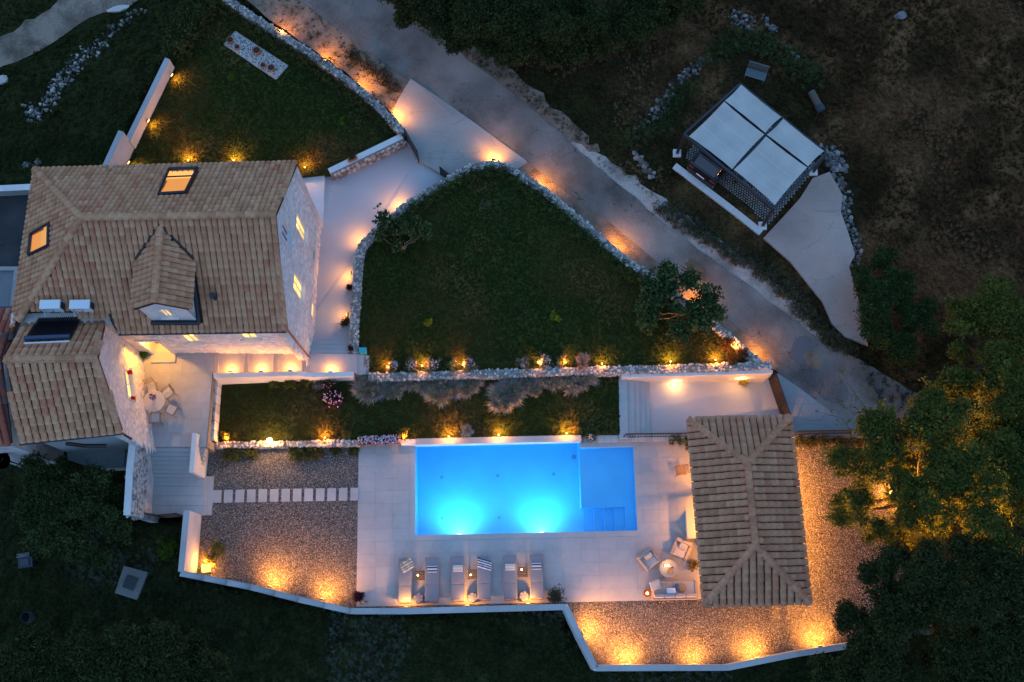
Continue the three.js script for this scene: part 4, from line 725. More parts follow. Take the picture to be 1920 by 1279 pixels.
// ------------------------------------------------------------------ pool house
const PE = 2.6, pNW = at(1290, 786, PE), pNE = at(1481, 782, PE), pSE = at(1518, 1130, PE), pSW = at(1320, 1135, PE);
const PV = thing('pool_house', 'open pool house with a hipped barrel-tile roof beside the pool', 'pavilion');
{
  const mN = pNW.clone().lerp(pNE, 0.5), mS = pSW.clone().lerp(pSE, 0.5);
  const hRidge = (hOn(1402, 868, mN, mS) + hOn(1415, 1022, mN, mS)) / 2;
  const PR = Math.min(4.2, Math.max(3.4, hRidge)), n0 = at(1402, 868, PR), n1 = at(1415, 1022, PR), along = mS.clone().sub(mN).normalize();
  const rN = mN.clone().addScaledVector(along, n0.clone().sub(mN).dot(along)).setY(PR), rS = mN.clone().addScaledVector(along, n1.clone().sub(mN).dot(along)).setY(PR);
  const fW = [pNW, pSW, rS, rN], fE = [pSE, pNE, rN, rS], fN = [pNE, pNW, rN], fS = [pSW, pSE, rS];
  const roof = new THREE.Group(); roof.name = 'roof'; PV.add(roof);
  mesh('roof_deck', merge([fW, fE, fN, fS].map((f) => sheetOf(f, 0.02, 0.1))), M.roofBed, roof);
  const t = barrel(0.305, 0.47, 0.09), cap = barrel(0.36, 0.44, 0.14), grey = [[0.48, 0.225, 0.125], [0.4, 0.185, 0.102], [0.52, 0.255, 0.145], [0.47, 0.205, 0.112], [0.49, 0.23, 0.128]], mats = grey.map((c) => dull(...c, { map: M.tiles[0].map }));
  layTiles(roof, [...tileFace(fW, 0.325, 0.37), ...tileFace(fE, 0.325, 0.37), ...tileFace(fN, 0.325, 0.37), ...tileFace(fS, 0.325, 0.37)], t, grey, mats);
  for (const [a, b] of [[rN, rS], [pNW, rN], [pNE, rN], [pSW, rS], [pSE, rS]]) for (const [p, q] of capLine(a, b, 0.4)) { const m = mesh('ridge_tile', cap, pick(mats), roof); m.position.copy(p); m.quaternion.copy(q); }
  const q = (x, z) => { const a = pNW.clone().lerp(pNE, x), b = pSW.clone().lerp(pSE, x); return a.lerp(b, z); };
  for (const [x, z] of [[0.1, 0.05], [0.1, 0.36], [0.1, 0.66], [0.1, 0.95], [0.9, 0.05], [0.9, 0.36], [0.9, 0.66], [0.9, 0.95]]) { const p = q(x, z); mesh('post', rbox(0.22, PE - 0.15, 0.22, 0.02, p.x, (PE - 0.15) / 2, p.z), M.plaster, PV); }
  for (const [a, b] of [[[0.1, 0.02], [0.1, 0.98]], [[0.9, 0.02], [0.9, 0.98]], [[0.1, 0.05], [0.9, 0.05]], [[0.1, 0.95], [0.9, 0.95]]]) { const A = q(...a), B = q(...b); mesh('beam', prismPath([A.setY(PE - 0.02), B.setY(PE - 0.02)], 0.18, PE - 0.24), M.darkWood, PV); }
  const r1 = [q(0.32, 0.44), q(0.86, 0.44), q(0.86, 0.9), q(0.32, 0.9)].map((p) => p.setY(PE - 0.2)); mesh('room', slab(r1, 0.005), M.plaster, PV);
  M.pv = q; 
  const s = q(0.6, 0.995); const v = mesh('fascia', box(0.62, 0.14, 0.06), M.blackMetal, PV); v.position.set(s.x + 0.5, PE - 0.16, s.z + 0.02); v.rotation.y = 0.0575;
}
{ const g = thing('bar_counter', 'pale outdoor bar counter under the pool house eave', 'counter'); const c = ats([[1286, 950], [1330, 948], [1332, 1008], [1289, 1010]], 0.95); mesh('top', slab(c, 0.9), M.slabs[2], g); mesh('base', slab(ats([[1290, 954], [1328, 952], [1330, 1004], [1292, 1006]], 0.898), 0.012), M.plaster, g); }
// ------------------------------------------------------------------ furniture on the pool deck
const legs = (g, w, d, h, r, mat, list = [[-1, -1], [1, -1], [-1, 1], [1, 1]]) => list.forEach(([a, b]) => mesh('leg', box(r, h, r, a * w / 2, h / 2, b * d / 2), mat, g));
const stripeTex = (a, b, n, duty = 0.5) => { const t = tex(128, (u, v) => ((v * n) % 1 < duty ? a : b).map((c) => c * (0.92 + 0.16 * vnoise(u, v, 64, 5))), 1); t.repeat.set(1, 1); return t; };
const navyStripe = std({ map: stripeTex([0.6, 0.6, 0.6], [0.02, 0.035, 0.09], 4) }), beigeStripe = std({ map: stripeTex([0.5, 0.45, 0.38], [0.3, 0.22, 0.13], 4) });
function lounger(label, x, y, lean) {
  const g = thing('sun_lounger', label, 'sun lounger', at(x, y, 0.02), 0.0575, 'six sun loungers in a row beside the pool');
  const fr = plain(0.42, 0.36, 0.3, { roughness: 0.5 }), cl = plain(0.16, 0.19, 0.23, { bumpMap: M.fine, bumpScale: 0.002 });
  mesh('frame', merge([box(0.04, 0.05, 1.95, -0.3, 0.3, 0), box(0.04, 0.05, 1.95, 0.3, 0.3, 0), box(0.56, 0.05, 0.04, 0, 0.3, -0.955), box(0.56, 0.05, 0.04, 0, 0.3, 0.955)]), fr, g);
  for (const [a, b] of [[-1, -0.7], [1, -0.7], [-1, 0.7], [1, 0.7]]) mesh('leg', box(0.045, 0.275, 0.045, a * 0.3, 0.1375, b), fr, g);
  mesh('seat_pad', rbox(0.63, 0.07, 1.26, 0.03, 0, 0.36, -0.36), cl, g);
  const b = mesh('backrest', rbox(0.63, 0.07, 0.74, 0.03, 0, 0, 0.37), cl, g); b.position.set(0, 0.36, 0.27); b.rotation.x = -lean;
  mesh('rear_stay', merge([rod(V3(-0.24, 0.3, 0.95), V3(0.24, 0.3, 0.95), 0.015), rod(V3(-0.24, 0.02, 1.06), V3(-0.24, 0.3, 0.9), 0.018), rod(V3(0.24, 0.02, 1.06), V3(0.24, 0.3, 0.9), 0.018), rod(V3(-0.24, 0.02, 1.06), V3(0.24, 0.02, 1.06), 0.018)]), M.wood, g);
  return g;
}
const LX = [[760.5, 1088], [810.5, 1086.5], [858.5, 1085], [907.5, 1083.5], [956.5, 1082.5], [1006, 1081]];
['sun lounger with a beige striped towel thrown over it', 'sun lounger with folded navy towel, second from the gravel', 'sun lounger with folded beige towel, third from the gravel', 'sun lounger with a crumpled navy striped towel', 'sun lounger with folded beige towel, second from the potted shrub', 'sun lounger with folded navy towel beside the potted shrub']
  .forEach((l, i) => lounger(l, LX[i][0], LX[i][1], 0.12 + 0.03 * (i % 3)));
function foldedTowel(label, i, col) {
  const g = thing('folded_towel', label, 'towel', at(LX[i][0], LX[i][1] - 19, 0.42).setY(0.395 + 0.02), 0.0575, 'folded towels on the loungers');
  mesh('cloth', rbox(0.46, 0.035, 0.3, 0.015, 0, 0.01, 0), plain(0.55, 0.54, 0.52), g);
  for (const z of [-0.075, 0.075]) mesh('stripe', rbox(0.464, 0.037, 0.07, 0.01, 0, 0.0125, z), col, g);
}
const navy = plain(0.015, 0.03, 0.085), beige = plain(0.45, 0.38, 0.29);
foldedTowel('folded towel with two navy stripes, nearer the thrown beige towel', 1, navy); foldedTowel('folded towel with beige stripes, third lounger from the gravel', 2, beige);
foldedTowel('folded towel with beige stripes, second lounger from the shrub', 4, beige); foldedTowel('folded towel with two navy stripes beside the potted shrub', 5, navy);
function thrownTowel(label, x, y, turn, mat, w = 0.8, d = 0.62) {
  const g = new THREE.PlaneGeometry(w, d, 24, 20), p = g.attributes.position; const c = Math.cos(turn), s = Math.sin(turn);
  for (let i = 0; i < p.count; i++) { const u = p.getX(i), v = p.getY(i), X = u * c - v * s, Z = u * s + v * c, over = Math.max(0, Math.abs(X) - 0.31); p.setXYZ(i, Math.sign(X) * (Math.min(Math.abs(X), 0.31) + over * 0.35), 0.02 + 0.014 * Math.sin(u * 19 + v * 9) + 0.01 * Math.sin(v * 30) - over * 0.9, -Z); }
  g.computeVertexNormals(); const m = mesh('thrown_towel', g, mat); m.position.copy(at(x, y, 0.4)).setY(0.415); m.rotation.y = 0.0575; tag(m, label, 'towel', 'thrown striped towels', 'thing');
}
thrownTowel('beige and white striped towel thrown over the end lounger', 763, 1060, 0.5, beigeStripe, 0.62, 0.5);
thrownTowel('crumpled navy and white striped towel hanging off a lounger', 908, 1058, -0.3, navyStripe, 0.85, 0.42);
const flame = (k) => glow(1, 0.6, 0.2, k);
function lamplight(g, x, y, z, I, col = WARM, rad = 3) { const l = new THREE.PointLight(col, I, 0, 2); l.position.set(x, y, z); l.shadow.radius = rad; l.castShadow = true; l.name = 'lamp'; g.add(l); return l; }
function candle(label, p, I = 0.12, h = 0.16) { const g = thing('candle_lantern', label, 'lantern', p, 0, 'lit candle lanterns'); mesh('jar', new THREE.CylinderGeometry(0.06, 0.05, h, 14, 1, true).translate(0, h / 2, 0), M.glass, g); mesh('candle', cyl(0.035, 0.035, h * 0.5, 0, h * 0.25 + 0.004, 0), plain(0.7, 0.62, 0.45), g); mesh('flame', new THREE.SphereGeometry(0.03, 10, 8).scale(1, 1.6, 1).translate(0, h * 0.5 + 0.06, 0), flame(30), g); lamplight(g, 0, h * 0.5 + 0.07, 0, I); return g; }
[['dark wooden side table beside the thrown beige towel', 787.5, 1079], ['dark wooden side table beside the crumpled navy towel', 886.5, 1076.5], ['dark wooden side table nearest the potted shrub', 980.5, 1072.5]].forEach(([l, x, y], i) => {
  const p = at(x, y, 0.4).setY(0), g = thing('side_table', l, 'table', p, 0.0575, 'side tables between the loungers');
  for (let k = 0; k < 6; k++) mesh('slat', box(0.44, 0.025, 0.062, 0, 0.39, -0.185 + k * 0.074), M.darkWood, g); legs(g, 0.38, 0.38, 0.375, 0.04, M.darkWood);
  candle(['candle lantern on the side table by the beige towel', 'candle lantern on the side table by the navy towel', 'candle lantern on the side table nearest the shrub'][i], V3(p.x + (i === 2 ? -0.07 : -0.09), 0.405, p.z + [0, 0.05, -0.1][i]));
});
const poufT = tex(256, (u, v) => { const r = Math.hypot(u - 0.5, v - 0.5) * 2, a = Math.atan2(v - 0.5, u - 0.5), k = Math.sin(a * 6 + 2 * Math.sin(r * 9)) * Math.cos(r * 14) + 0.5 * (vnoise(u, v, 16, 3) - 0.5); return k > 0.15 ? [0.2, 0.22, 0.26] : [0.025, 0.04, 0.1]; }, 1); poufT.repeat.set(1, 1);
[['round blue patterned stool, nearest the thrown beige towel', 785, 1122], ['round blue patterned stool, middle of the three', 886, 1120], ['round blue patterned stool, nearest the potted shrub', 982.5, 1118]].forEach(([l, x, y]) => {
  const g = thing('ceramic_stool', l, 'stool', at(x, y, 0.4).setY(0.0), rr(0, 6), 'patterned stools at the lounger heads');
  mesh('drum', new THREE.LatheGeometry([[0, 0.005], [0.19, 0.005], [0.25, 0.12], [0.26, 0.22], [0.25, 0.34], [0.22, 0.42], [0.2, 0.425]].map((q) => new THREE.Vector2(...q)), 24), plain(0.1, 0.13, 0.22, { roughness: 0.4 }), g);
  mesh('seat_top', new THREE.CircleGeometry(0.21, 24).rotateX(-Math.PI / 2).translate(0, 0.43, 0), std({ map: poufT, roughness: 0.4 }), g);
});
// lounge set
const sofaM = plain(0.34, 0.285, 0.265, { bumpMap: M.fine, bumpScale: 0.003 }), creamM = plain(0.42, 0.39, 0.36), greyBlue = plain(0.3, 0.34, 0.42);
function armchair(label, x, y, turn) {
  const g = thing('armchair', label, 'armchair', at(x, y, 0.4).setY(0), turn, 'two lounge armchairs');
  mesh('base', rbox(0.82, 0.2, 0.8, 0.04, 0, 0.22, 0), sofaM, g); mesh('seat_cushion', rbox(0.58, 0.13, 0.62, 0.05, 0, 0.385, 0.07), creamM, g); mesh('backrest', rbox(0.8, 0.4, 0.17, 0.06, 0, 0.48, -0.33), sofaM, g);
  for (const s of [-1, 1]) mesh('armrest', rbox(0.13, 0.28, 0.66, 0.05, s * 0.355, 0.42, 0.07), sofaM, g); legs(g, 0.7, 0.68, 0.12, 0.05, M.darkWood);
  const c = rbox(0.4, 0.3, 0.12, 0.055, 0, 0, 0); const m = mesh('scatter_cushion', c.rotateX(-0.8), creamM, g); m.position.set(0.05, 0.56, -0.12); return g;
}
armchair('lounge armchair on the pool side of the round table', 1216.5, 1048, 0.6 + 0.1); armchair('lounge armchair beside the pool house eave', 1277, 1029, -0.38);
{
  const g = thing('sofa', 'pale outdoor sofa with four back cushions beside the gravel', 'sofa', at(1264, 1107, 0.35).setY(0.02), Math.PI + 0.0575);
  mesh('base', rbox(2.1, 0.2, 0.86, 0.04, 0, 0.2, 0), sofaM, g); for (const i of [0, 1]) mesh('seat_cushion', rbox(1.0, 0.14, 0.6, 0.05, -0.5 + i, 0.37, 0.1), i ? sofaM : greyBlue, g);
  for (let i = 0; i < 4; i++) mesh('back_cushion', rbox(0.49, 0.36, 0.17, 0.06, -0.745 + i * 0.497, 0.52, -0.26), i === 2 ? greyBlue : creamM, g); mesh('back_rail', rbox(2.1, 0.4, 0.08, 0.03, 0, 0.38, -0.4), sofaM, g);
  mesh('armrest', rbox(0.12, 0.26, 0.82, 0.04, -1.0, 0.4, 0.02), sofaM, g); legs(g, 1.9, 0.7, 0.1, 0.05, M.darkWood);
  const cu = (l, x, y, w, d, m, t, h = 0.55) => { const o = mesh('cushion', rbox(w, 0.13, d, 0.06), m); o.position.copy(at(x, y, h)); o.rotation.set(0.25, t, 0.1); tag(o, l, 'cushion', 'loose cushions on the sofa', 'thing'); };
  cu('large white cushion on the open end of sofa', 1229, 1097, 0.5, 0.46, creamM, 0.35); cu('small white cushion in the middle of sofa', 1258.5, 1108, 0.42, 0.26, plain(0.68, 0.68, 0.68), 0.1, 0.62); cu('small navy cushion beside the round wicker one', 1269, 1100, 0.14, 0.3, plain(0.08, 0.1, 0.2), 0.1);
  const w = mesh('round_cushion', new THREE.SphereGeometry(0.2, 20, 12).scale(1, 0.4, 1), plain(0.32, 0.2, 0.1, { bumpMap: M.fine, bumpScale: 0.01 })); w.position.copy(at(1279, 1102, 0.55)); tag(w, 'round tan wicker cushion on the sofa', 'cushion', 'loose cushions on the sofa', 'thing');
}
{
  const p = at(1253.5, 1066, 0.4), g = thing('coffee_table', 'round pale coffee table between the lounge armchairs and sofa', 'table', p.clone().setY(0));
  mesh('table_top', new THREE.LatheGeometry([[0, 0.36], [0.4, 0.36], [0.43, 0.375], [0.43, 0.4], [0.41, 0.41], [0, 0.41]].map((q) => new THREE.Vector2(...q)), 40), plain(0.36, 0.32, 0.29), g); mesh('pedestal', cyl(0.2, 0.3, 0.36, 0, 0.18, 0, 20), sofaM, g);
  candle('candle lantern nearer the pool on the coffee table', at(1247, 1061, 0.42).setY(0.412), 0.1, 0.12); candle('candle lantern nearer the pool house on the coffee table', at(1252.5, 1060.5, 0.42).setY(0.412), 0.1, 0.12);
  const b = thing('bottle', 'dark bottle standing on the round coffee table', 'bottle', at(1260, 1064, 0.42).setY(0.412)); mesh('body', cyl(0.035, 0.035, 0.2, 0, 0.1, 0), M.blackMetal, b); mesh('neck', cyl(0.012, 0.03, 0.09, 0, 0.245, 0), M.blackMetal, b);
  const t = mesh('tray', new THREE.LatheGeometry([[0, 0], [0.13, 0], [0.14, 0.02]].map((q) => new THREE.Vector2(...q)), 24), M.wood); t.position.copy(at(1257, 1071, 0.42).setY(0.412)); tag(t, 'small round tray on the coffee table', 'tray', null, 'thing');
}
{ const g = thing('copper_lantern', 'glowing copper lantern on the deck beside the sofa', 'lantern', at(1212.5, 1113, 0)); mesh('bowl', new THREE.LatheGeometry([[0.06, 0], [0.15, 0.08], [0.18, 0.2], [0.15, 0.32]].map((q) => new THREE.Vector2(...q)), 20), M.copper, g); mesh('flame', new THREE.SphereGeometry(0.06, 12, 10).translate(0, 0.22, 0), flame(14), g); lamplight(g, 0, 0.36, 0, 0.35); }
function diningChair(name, label, p, turn, cl, fm, group) {
  const g = thing(name, label, 'chair', p, turn, group);
  for (let i = 0; i < 5; i++) mesh('seat_slat', box(0.4, 0.02, 0.07, 0, 0.45, -0.17 + i * 0.085), cl, g);
  mesh('seat_frame', merge([box(0.44, 0.03, 0.03, 0, 0.43, -0.22), box(0.44, 0.03, 0.03, 0, 0.43, 0.22), box(0.03, 0.03, 0.41, -0.205, 0.43, 0), box(0.03, 0.03, 0.41, 0.205, 0.43, 0)]), fm, g);
  for (const [a, b] of [[-1, 1], [1, 1]]) mesh('leg', rod(V3(a * 0.2, 0.43, b * 0.2), V3(a * 0.22, 0.002, b * 0.24), 0.014), fm, g);
  for (const a of [-1, 1]) { mesh('leg', rod(V3(a * 0.2, 0.43, -0.2), V3(a * 0.22, 0.002, -0.27), 0.014), fm, g); mesh('back_post', rod(V3(a * 0.2, 0.43, -0.22), V3(a * 0.2, 0.86, -0.34), 0.014), fm, g); mesh('arm', merge([rod(V3(a * 0.22, 0.64, -0.28), V3(a * 0.24, 0.64, 0.14), 0.014), rod(V3(a * 0.24, 0.64, 0.14), V3(a * 0.22, 0.43, 0.2), 0.014)]), fm, g); }
  for (let i = 0; i < 4; i++) mesh('back_slat', rod(V3(-0.2, 0.56 + i * 0.09, -0.255 - i * 0.026), V3(0.2, 0.56 + i * 0.09, -0.255 - i * 0.026), 0.012), fm, g);
  return g;
}
diningChair('slatted_chair', 'slatted metal chair half hidden by the pool house eave', at(1276, 882, 0.4).setY(0.0), -1.4, M.wood, M.wood);
// terrace set
{
  const p = at(289, 752, TERR + 0.74), c = p.clone(), g = thing('round_table', 'round pale table with flowers on the terrace', 'table', V3(p.x, TERR, p.z));
  mesh('table_top', cyl(0.5, 0.5, 0.035, 0, 0.735, 0, 40), plain(0.55, 0.5, 0.46), g); mesh('column', cyl(0.035, 0.045, 0.7, 0, 0.37, 0), M.darkMetal, g); mesh('foot', cyl(0.22, 0.25, 0.03, 0, 0.017, 0, 24), M.darkMetal, g);
  const fm = plain(0.2, 0.15, 0.11, { roughness: 0.5 });
  [['terrace chair nearest the lit entrance', 284, 726], ['terrace chair on the lawn side of the table, nearer entrance', 315, 737], ['terrace chair on the lawn side, nearer the steps', 321, 768], ['terrace chair pulled out on the steps side of table', 292, 783]].forEach(([l, x, y]) => { const q = at(x, y, TERR + 0.45), t = Math.atan2(c.x - q.x, c.z - q.z); diningChair('terrace_chair', l, V3(q.x, TERR, q.z), t, plain(0.6, 0.57, 0.52), fm, 'chairs round the terrace table'); });
}
// ------------------------------------------------------------------ carport, car, bench
const GC = -0.35, SAIL = 2.05;
{
  const g = thing('carport', 'steel carport roofed with four grey shade sails', 'carport'), sm = plain(0.46, 0.44, 0.4, { bumpMap: M.fine, bumpScale: 0.004, map: tex(256, (u, v) => 0.72 + 0.36 * fbm(u, v, 4, 5, 171), 3) });
  const C = ats([[1283, 251], [1388, 157], [1549, 287], [1451, 391]], SAIL), mid = (a, b) => a.clone().lerp(b, 0.5);
  for (let i = 0; i < 4; i++) mesh('beam', prismPath([C[i], C[(i + 1) % 4]].map((p) => p.clone().setY(SAIL + 0.02)), 0.12, SAIL - 0.14), M.darkMetal, g);
  const m1 = at(1358, 188, SAIL), m2 = at(1515, 313, SAIL), m3 = at(1467, 221, SAIL), m4 = at(1374, 318, SAIL);
  mesh('cross_beam', prismPath([m1, m2].map((p) => p.clone().setY(SAIL - 0.03)), 0.1, SAIL - 0.18), M.darkMetal, g); mesh('cross_beam', prismPath([m3, m4].map((p) => p.clone().setY(SAIL - 0.05)), 0.1, SAIL - 0.2), M.darkMetal, g);
  for (const q of [[[1389.5, 158.5], [1465, 219.7], [1435, 249], [1359.5, 188.5]], [[1358, 190.5], [1433, 252], [1373, 317], [1292, 255.5]], [[1468.5, 222.5], [1545, 283.5], [1515.5, 312], [1438, 252.5]], [[1436.5, 255.5], [1513.5, 314], [1453, 384.5], [1376, 318]]]) {
    const P = ats(q, SAIL + 0.07), n = 10, out = [], G = (i, j) => { const u = i / n, v = j / n, p = P[0].clone().lerp(P[1], u).lerp(P[3].clone().lerp(P[2], u), v), e = 0.05; // edges cut slightly hollow
      const cc = P[0].clone().add(P[1]).add(P[2]).add(P[3]).multiplyScalar(0.25); const k = e * (4 * u * (1 - u) * (Math.abs(2 * v - 1) ** 2) + 4 * v * (1 - v) * (Math.abs(2 * u - 1) ** 2)) * 0.6; p.lerp(cc, k); p.y -= 0.16 * 16 * u * (1 - u) * v * (1 - v) - 0.012 * Math.sin(u * 21 + v * 4); return p; };
    for (let i = 0; i < n; i++) for (let j = 0; j < n; j++) out.push(G(i, j), G(i, j + 1), G(i + 1, j + 1), G(i, j), G(i + 1, j + 1), G(i + 1, j));
    const sail = mesh('shade_sail', toCreasedNormals(tris(out), 1), sm, g);
    for (const k of [0.33, 0.66]) { const s = []; for (let i = 0; i <= n; i++) { const a = G(i, k * n), b = G(i, k * n + 0.1); a.y += 0.004; b.y += 0.004; s.push([a, b]); } const o = []; for (let i = 0; i < n; i++) o.push(s[i][0], s[i + 1][0], s[i + 1][1], s[i][0], s[i + 1][1], s[i][1]); mesh('seam', tris(o), plain(0.5, 0.51, 0.52), sail); }
  }
  C.forEach((c, i) => { const f = mesh('footing', rbox(0.42, 0.16, 0.42, 0.02, c.x, hill(c.x, c.z) + 0.09, c.z), M.plaster, g); f.rotation.y = 0; mesh('post', box(0.13, SAIL - hill(c.x, c.z) - 0.2, 0.13, c.x, (SAIL + hill(c.x, c.z)) / 2, c.z), M.darkMetal, g); });
  const kb = thing('concrete_kerb', 'white concrete kerb strip in front of the carport', 'kerb'); const K = [[1265, 310], [1320, 352], [1375, 394], [1428, 436]].map(([x, y]) => ground(x, y, 0.14)); for (let i = 0; i < 3; i++) mesh('kerb_block', prismPath([K[i], K[i].clone().lerp(K[i + 1], 0.995)], 0.34, -0.9), M.plaster, kb);
  const pv = [[1284, 293], [1300, 270], [1395, 190], [1535, 310], [1442, 420]].map(([x, y]) => ground(x, y, 0.03)); struct('grass_paver_bed', slab(pv, -0.9), M.soil, 'dark soil bed of grass pavers under the carport');
  const items = [], ux = K[3].clone().sub(K[0]).setY(0).normalize(), uz = V3(ux.z, 0, -ux.x), ori = ground(1284, 293);
  for (let i = -10; i < 60; i++) for (let j = -4; j < 50; j++) { const p = ori.clone().addScaledVector(ux, i * 0.15 + (j % 2) * 0.075).addScaledVector(uz, j * 0.075 * 1.6); if (inside(p.x, p.z, pv)) items.push([onHill(p, 0.045), [0, Math.atan2(-ux.z, ux.x) + 0.785, 0], 1, vary([0.27, 0.26, 0.24], 0.15)]); }
  tag(instanced('paver_lattice', box(0.085, 0.03, 0.085), M.stoneI, items), 'concrete lattice of grass pavers under the carport', 'pavers', null, 'stuff');
}
{ // dark car parked under the sails, tail towards the lane
  const rear = ground(1311, 338, 0.05), ux = ground(1430, 437).sub(ground(1262, 308)).setY(0).normalize(), fw = V3(ux.z, 0, -ux.x), c = rear.clone().addScaledVector(fw, 2.1), g = thing('parked_car', 'dark car parked under the carport with its tail showing', 'car', V3(c.x, hill(c.x, c.z) + 0.03, c.z), Math.atan2(-fw.x, -fw.z));
  // local: tail at +z
  const paint = new THREE.MeshPhysicalMaterial({ color: rgb(0.012, 0.014, 0.018), roughness: 0.3, metalness: 0.4, clearcoat: 1, clearcoatRoughness: 0.08, side: THREE.DoubleSide });
  const prof = [[-2.1, 0.32], [-2.12, 0.62], [-2.0, 0.78], [-1.1, 0.93], [-0.9, 0.96], [1.75, 0.98], [2.02, 0.94], [2.12, 0.62], [2.08, 0.3]], sh = new THREE.Shape(prof.map((p) => new THREE.Vector2(...p)));
  const body = new THREE.ExtrudeGeometry(sh, { depth: 1.56, bevelEnabled: true, bevelSize: 0.08, bevelThickness: 0.1, bevelSegments: 4 }).translate(0, 0, -0.78).rotateY(-Math.PI / 2); mesh('body', body, paint, g);
  const cab = new THREE.Shape([[-0.95, 0.95], [-0.35, 1.38], [0.1, 1.44], [1.2, 1.42], [1.5, 1.36], [1.95, 0.95]].map((p) => new THREE.Vector2(...p)));
  mesh('cabin', new THREE.ExtrudeGeometry(cab, { depth: 1.24, bevelEnabled: true, bevelSize: 0.05, bevelThickness: 0.09, bevelSegments: 4 }).translate(0, 0, -0.62).rotateY(-Math.PI / 2), paint, g);
  const gl = plain(0.03, 0.05, 0.065, { roughness: 0.1 });
  mesh('rear_window', tris([V3(-0.6, 1.37, 1.58), V3(-0.66, 1.02, 1.97), V3(0.66, 1.02, 1.97), V3(-0.6, 1.37, 1.58), V3(0.66, 1.02, 1.97), V3(0.6, 1.37, 1.58)].map((v) => v.add(V3(0, 0.035, 0.035)))), gl, g); mesh('windscreen', tris([V3(-0.58, 1.4, -0.42), V3(0.58, 1.4, -0.42), V3(0.64, 1.0, -1.02), V3(-0.58, 1.4, -0.42), V3(0.64, 1.0, -1.02), V3(-0.64, 1.0, -1.02)].map((v) => v.add(V3(0, 0.03, -0.04)))), gl, g);
  for (const s of [-1, 1]) { mesh('side_window', tris([V3(s * 0.725, 1.33, -0.3), V3(s * 0.735, 1.0, -0.7), V3(s * 0.735, 1.0, 1.6), V3(s * 0.725, 1.33, -0.3), V3(s * 0.735, 1.0, 1.6), V3(s * 0.725, 1.33, 1.35)]), gl, g); mesh('tail_light', rbox(0.3, 0.16, 0.1, 0.03, s * 0.66, 0.84, 2.14), plain(0.16, 0.01, 0.008, { roughness: 0.3 }), g); mesh('mirror', rbox(0.18, 0.12, 0.1, 0.03, s * 0.96, 1.0, -0.75), paint, g); mesh('headlight', rbox(0.34, 0.13, 0.1, 0.03, s * 0.62, 0.7, -2.15), plain(0.5, 0.5, 0.5, { roughness: 0.2 }), g); }
  mesh('number_plate', rbox(0.5, 0.11, 0.02, 0.005, 0, 0.72, 2.225), plain(0.7, 0.7, 0.7), g); mesh('rear_bumper', rbox(1.66, 0.2, 0.16, 0.06, 0, 0.45, 2.14), plain(0.02, 0.022, 0.025), g);
  for (const s of [-1, 1]) for (const z of [-1.3, 1.3]) { const w = new THREE.Group(); w.name = 'wheel'; w.position.set(s * 0.8, 0.32, z); g.add(w); mesh('tyre', new THREE.TorusGeometry(0.25, 0.075, 10, 24).rotateY(Math.PI / 2), M.blackMetal, w); mesh('rim', new THREE.CylinderGeometry(0.2, 0.2, 0.1, 18).rotateZ(Math.PI / 2), M.whiteMetal, w); }
}
{
  const g = thing('garden_bench', 'grey slatted garden bench on the grass behind the carport', 'bench', ground(1414, 146), -0.28), m = plain(0.1, 0.13, 0.145);
  for (let i = 0; i < 5; i++) mesh('seat_slat', box(1.1, 0.03, 0.085, 0, 0.44, -0.16 + i * 0.098), m, g); for (let i = 0; i < 12; i++) { const o = mesh('back_slat', box(0.05, 0.42, 0.02), m, g); o.position.set(-0.5 + i * 0.091, 0.7, -0.27); o.rotation.x = -0.22; }
  mesh('top_rail', box(1.12, 0.06, 0.04, 0, 0.92, -0.32), m, g); legs(g, 1.0, 0.4, 0.43, 0.05, m);
}
// ------------------------------------------------------------------ planters and odds
function pot(label, p, r, h, mat, { name = 'flower_pot', group, plant } = {}) {
  const g = thing(name, label, 'pot', p, 0, group);
  mesh('pot', new THREE.LatheGeometry([[0, 0.004], [r * 0.68, 0.004], [r * 0.92, h * 0.8], [r, h * 0.84], [r, h], [r * 0.86, h], [r * 0.84, h * 0.85]].map((q) => new THREE.Vector2(...q)), 20), mat, g);
  mesh('earth', new THREE.CircleGeometry(r * 0.86, 16).rotateX(-Math.PI / 2).translate(0, h * 0.86, 0), M.soil, g); if (plant) plant(g, h); return g;
}
{
  const g = thing('gravel_bed', 'rectangular white gravel bed in the far lawn', 'bed'), P = ats([[441, 59], [539, 123], [517, 148], [421, 83]], LAWN_N + 0.06);
  for (let i = 0; i < 4; i++) mesh('edging', prismPath([P[i], P[(i + 1) % 4]], 0.07, LAWN_N - 0.1), M.concrete, g); mesh('base', slab(P.map((p) => V3(p.x, LAWN_N + 0.02, p.z)), LAWN_N - 0.1), M.gravelBed, g);
  const it = []; scatter(P, 3200, (x, z) => it.push([V3(x, LAWN_N + 0.035, z), [rr(0, 6), rr(0, 6), rr(0, 6)], rr(0.02, 0.045), vary(rnd() < 0.7 ? [0.5, 0.5, 0.48] : [0.15, 0.15, 0.15], 0.2)])); instanced('white_gravel', stoneGeos[2], M.stoneI, it, g);
  [['large terracotta bowl at the corner of the gravel bed', 433, 79, 0.19], ['small terracotta pot next to the corner bowl', 446, 91, 0.14], ['terracotta pot alone in the middle of the gravel bed', 483, 99, 0.21], ['smaller of two terracotta pots at the lower end of bed', 494, 125, 0.14], ['larger of two terracotta pots at the lower end of bed', 510, 131, 0.19]].forEach(([l, x, y, r]) => pot(l, at(x, y, LAWN_N + 0.05).setY(LAWN_N + 0.04), r, r * 1.5, M.terracotta, { group: 'terracotta pots on the gravel bed' }));
}
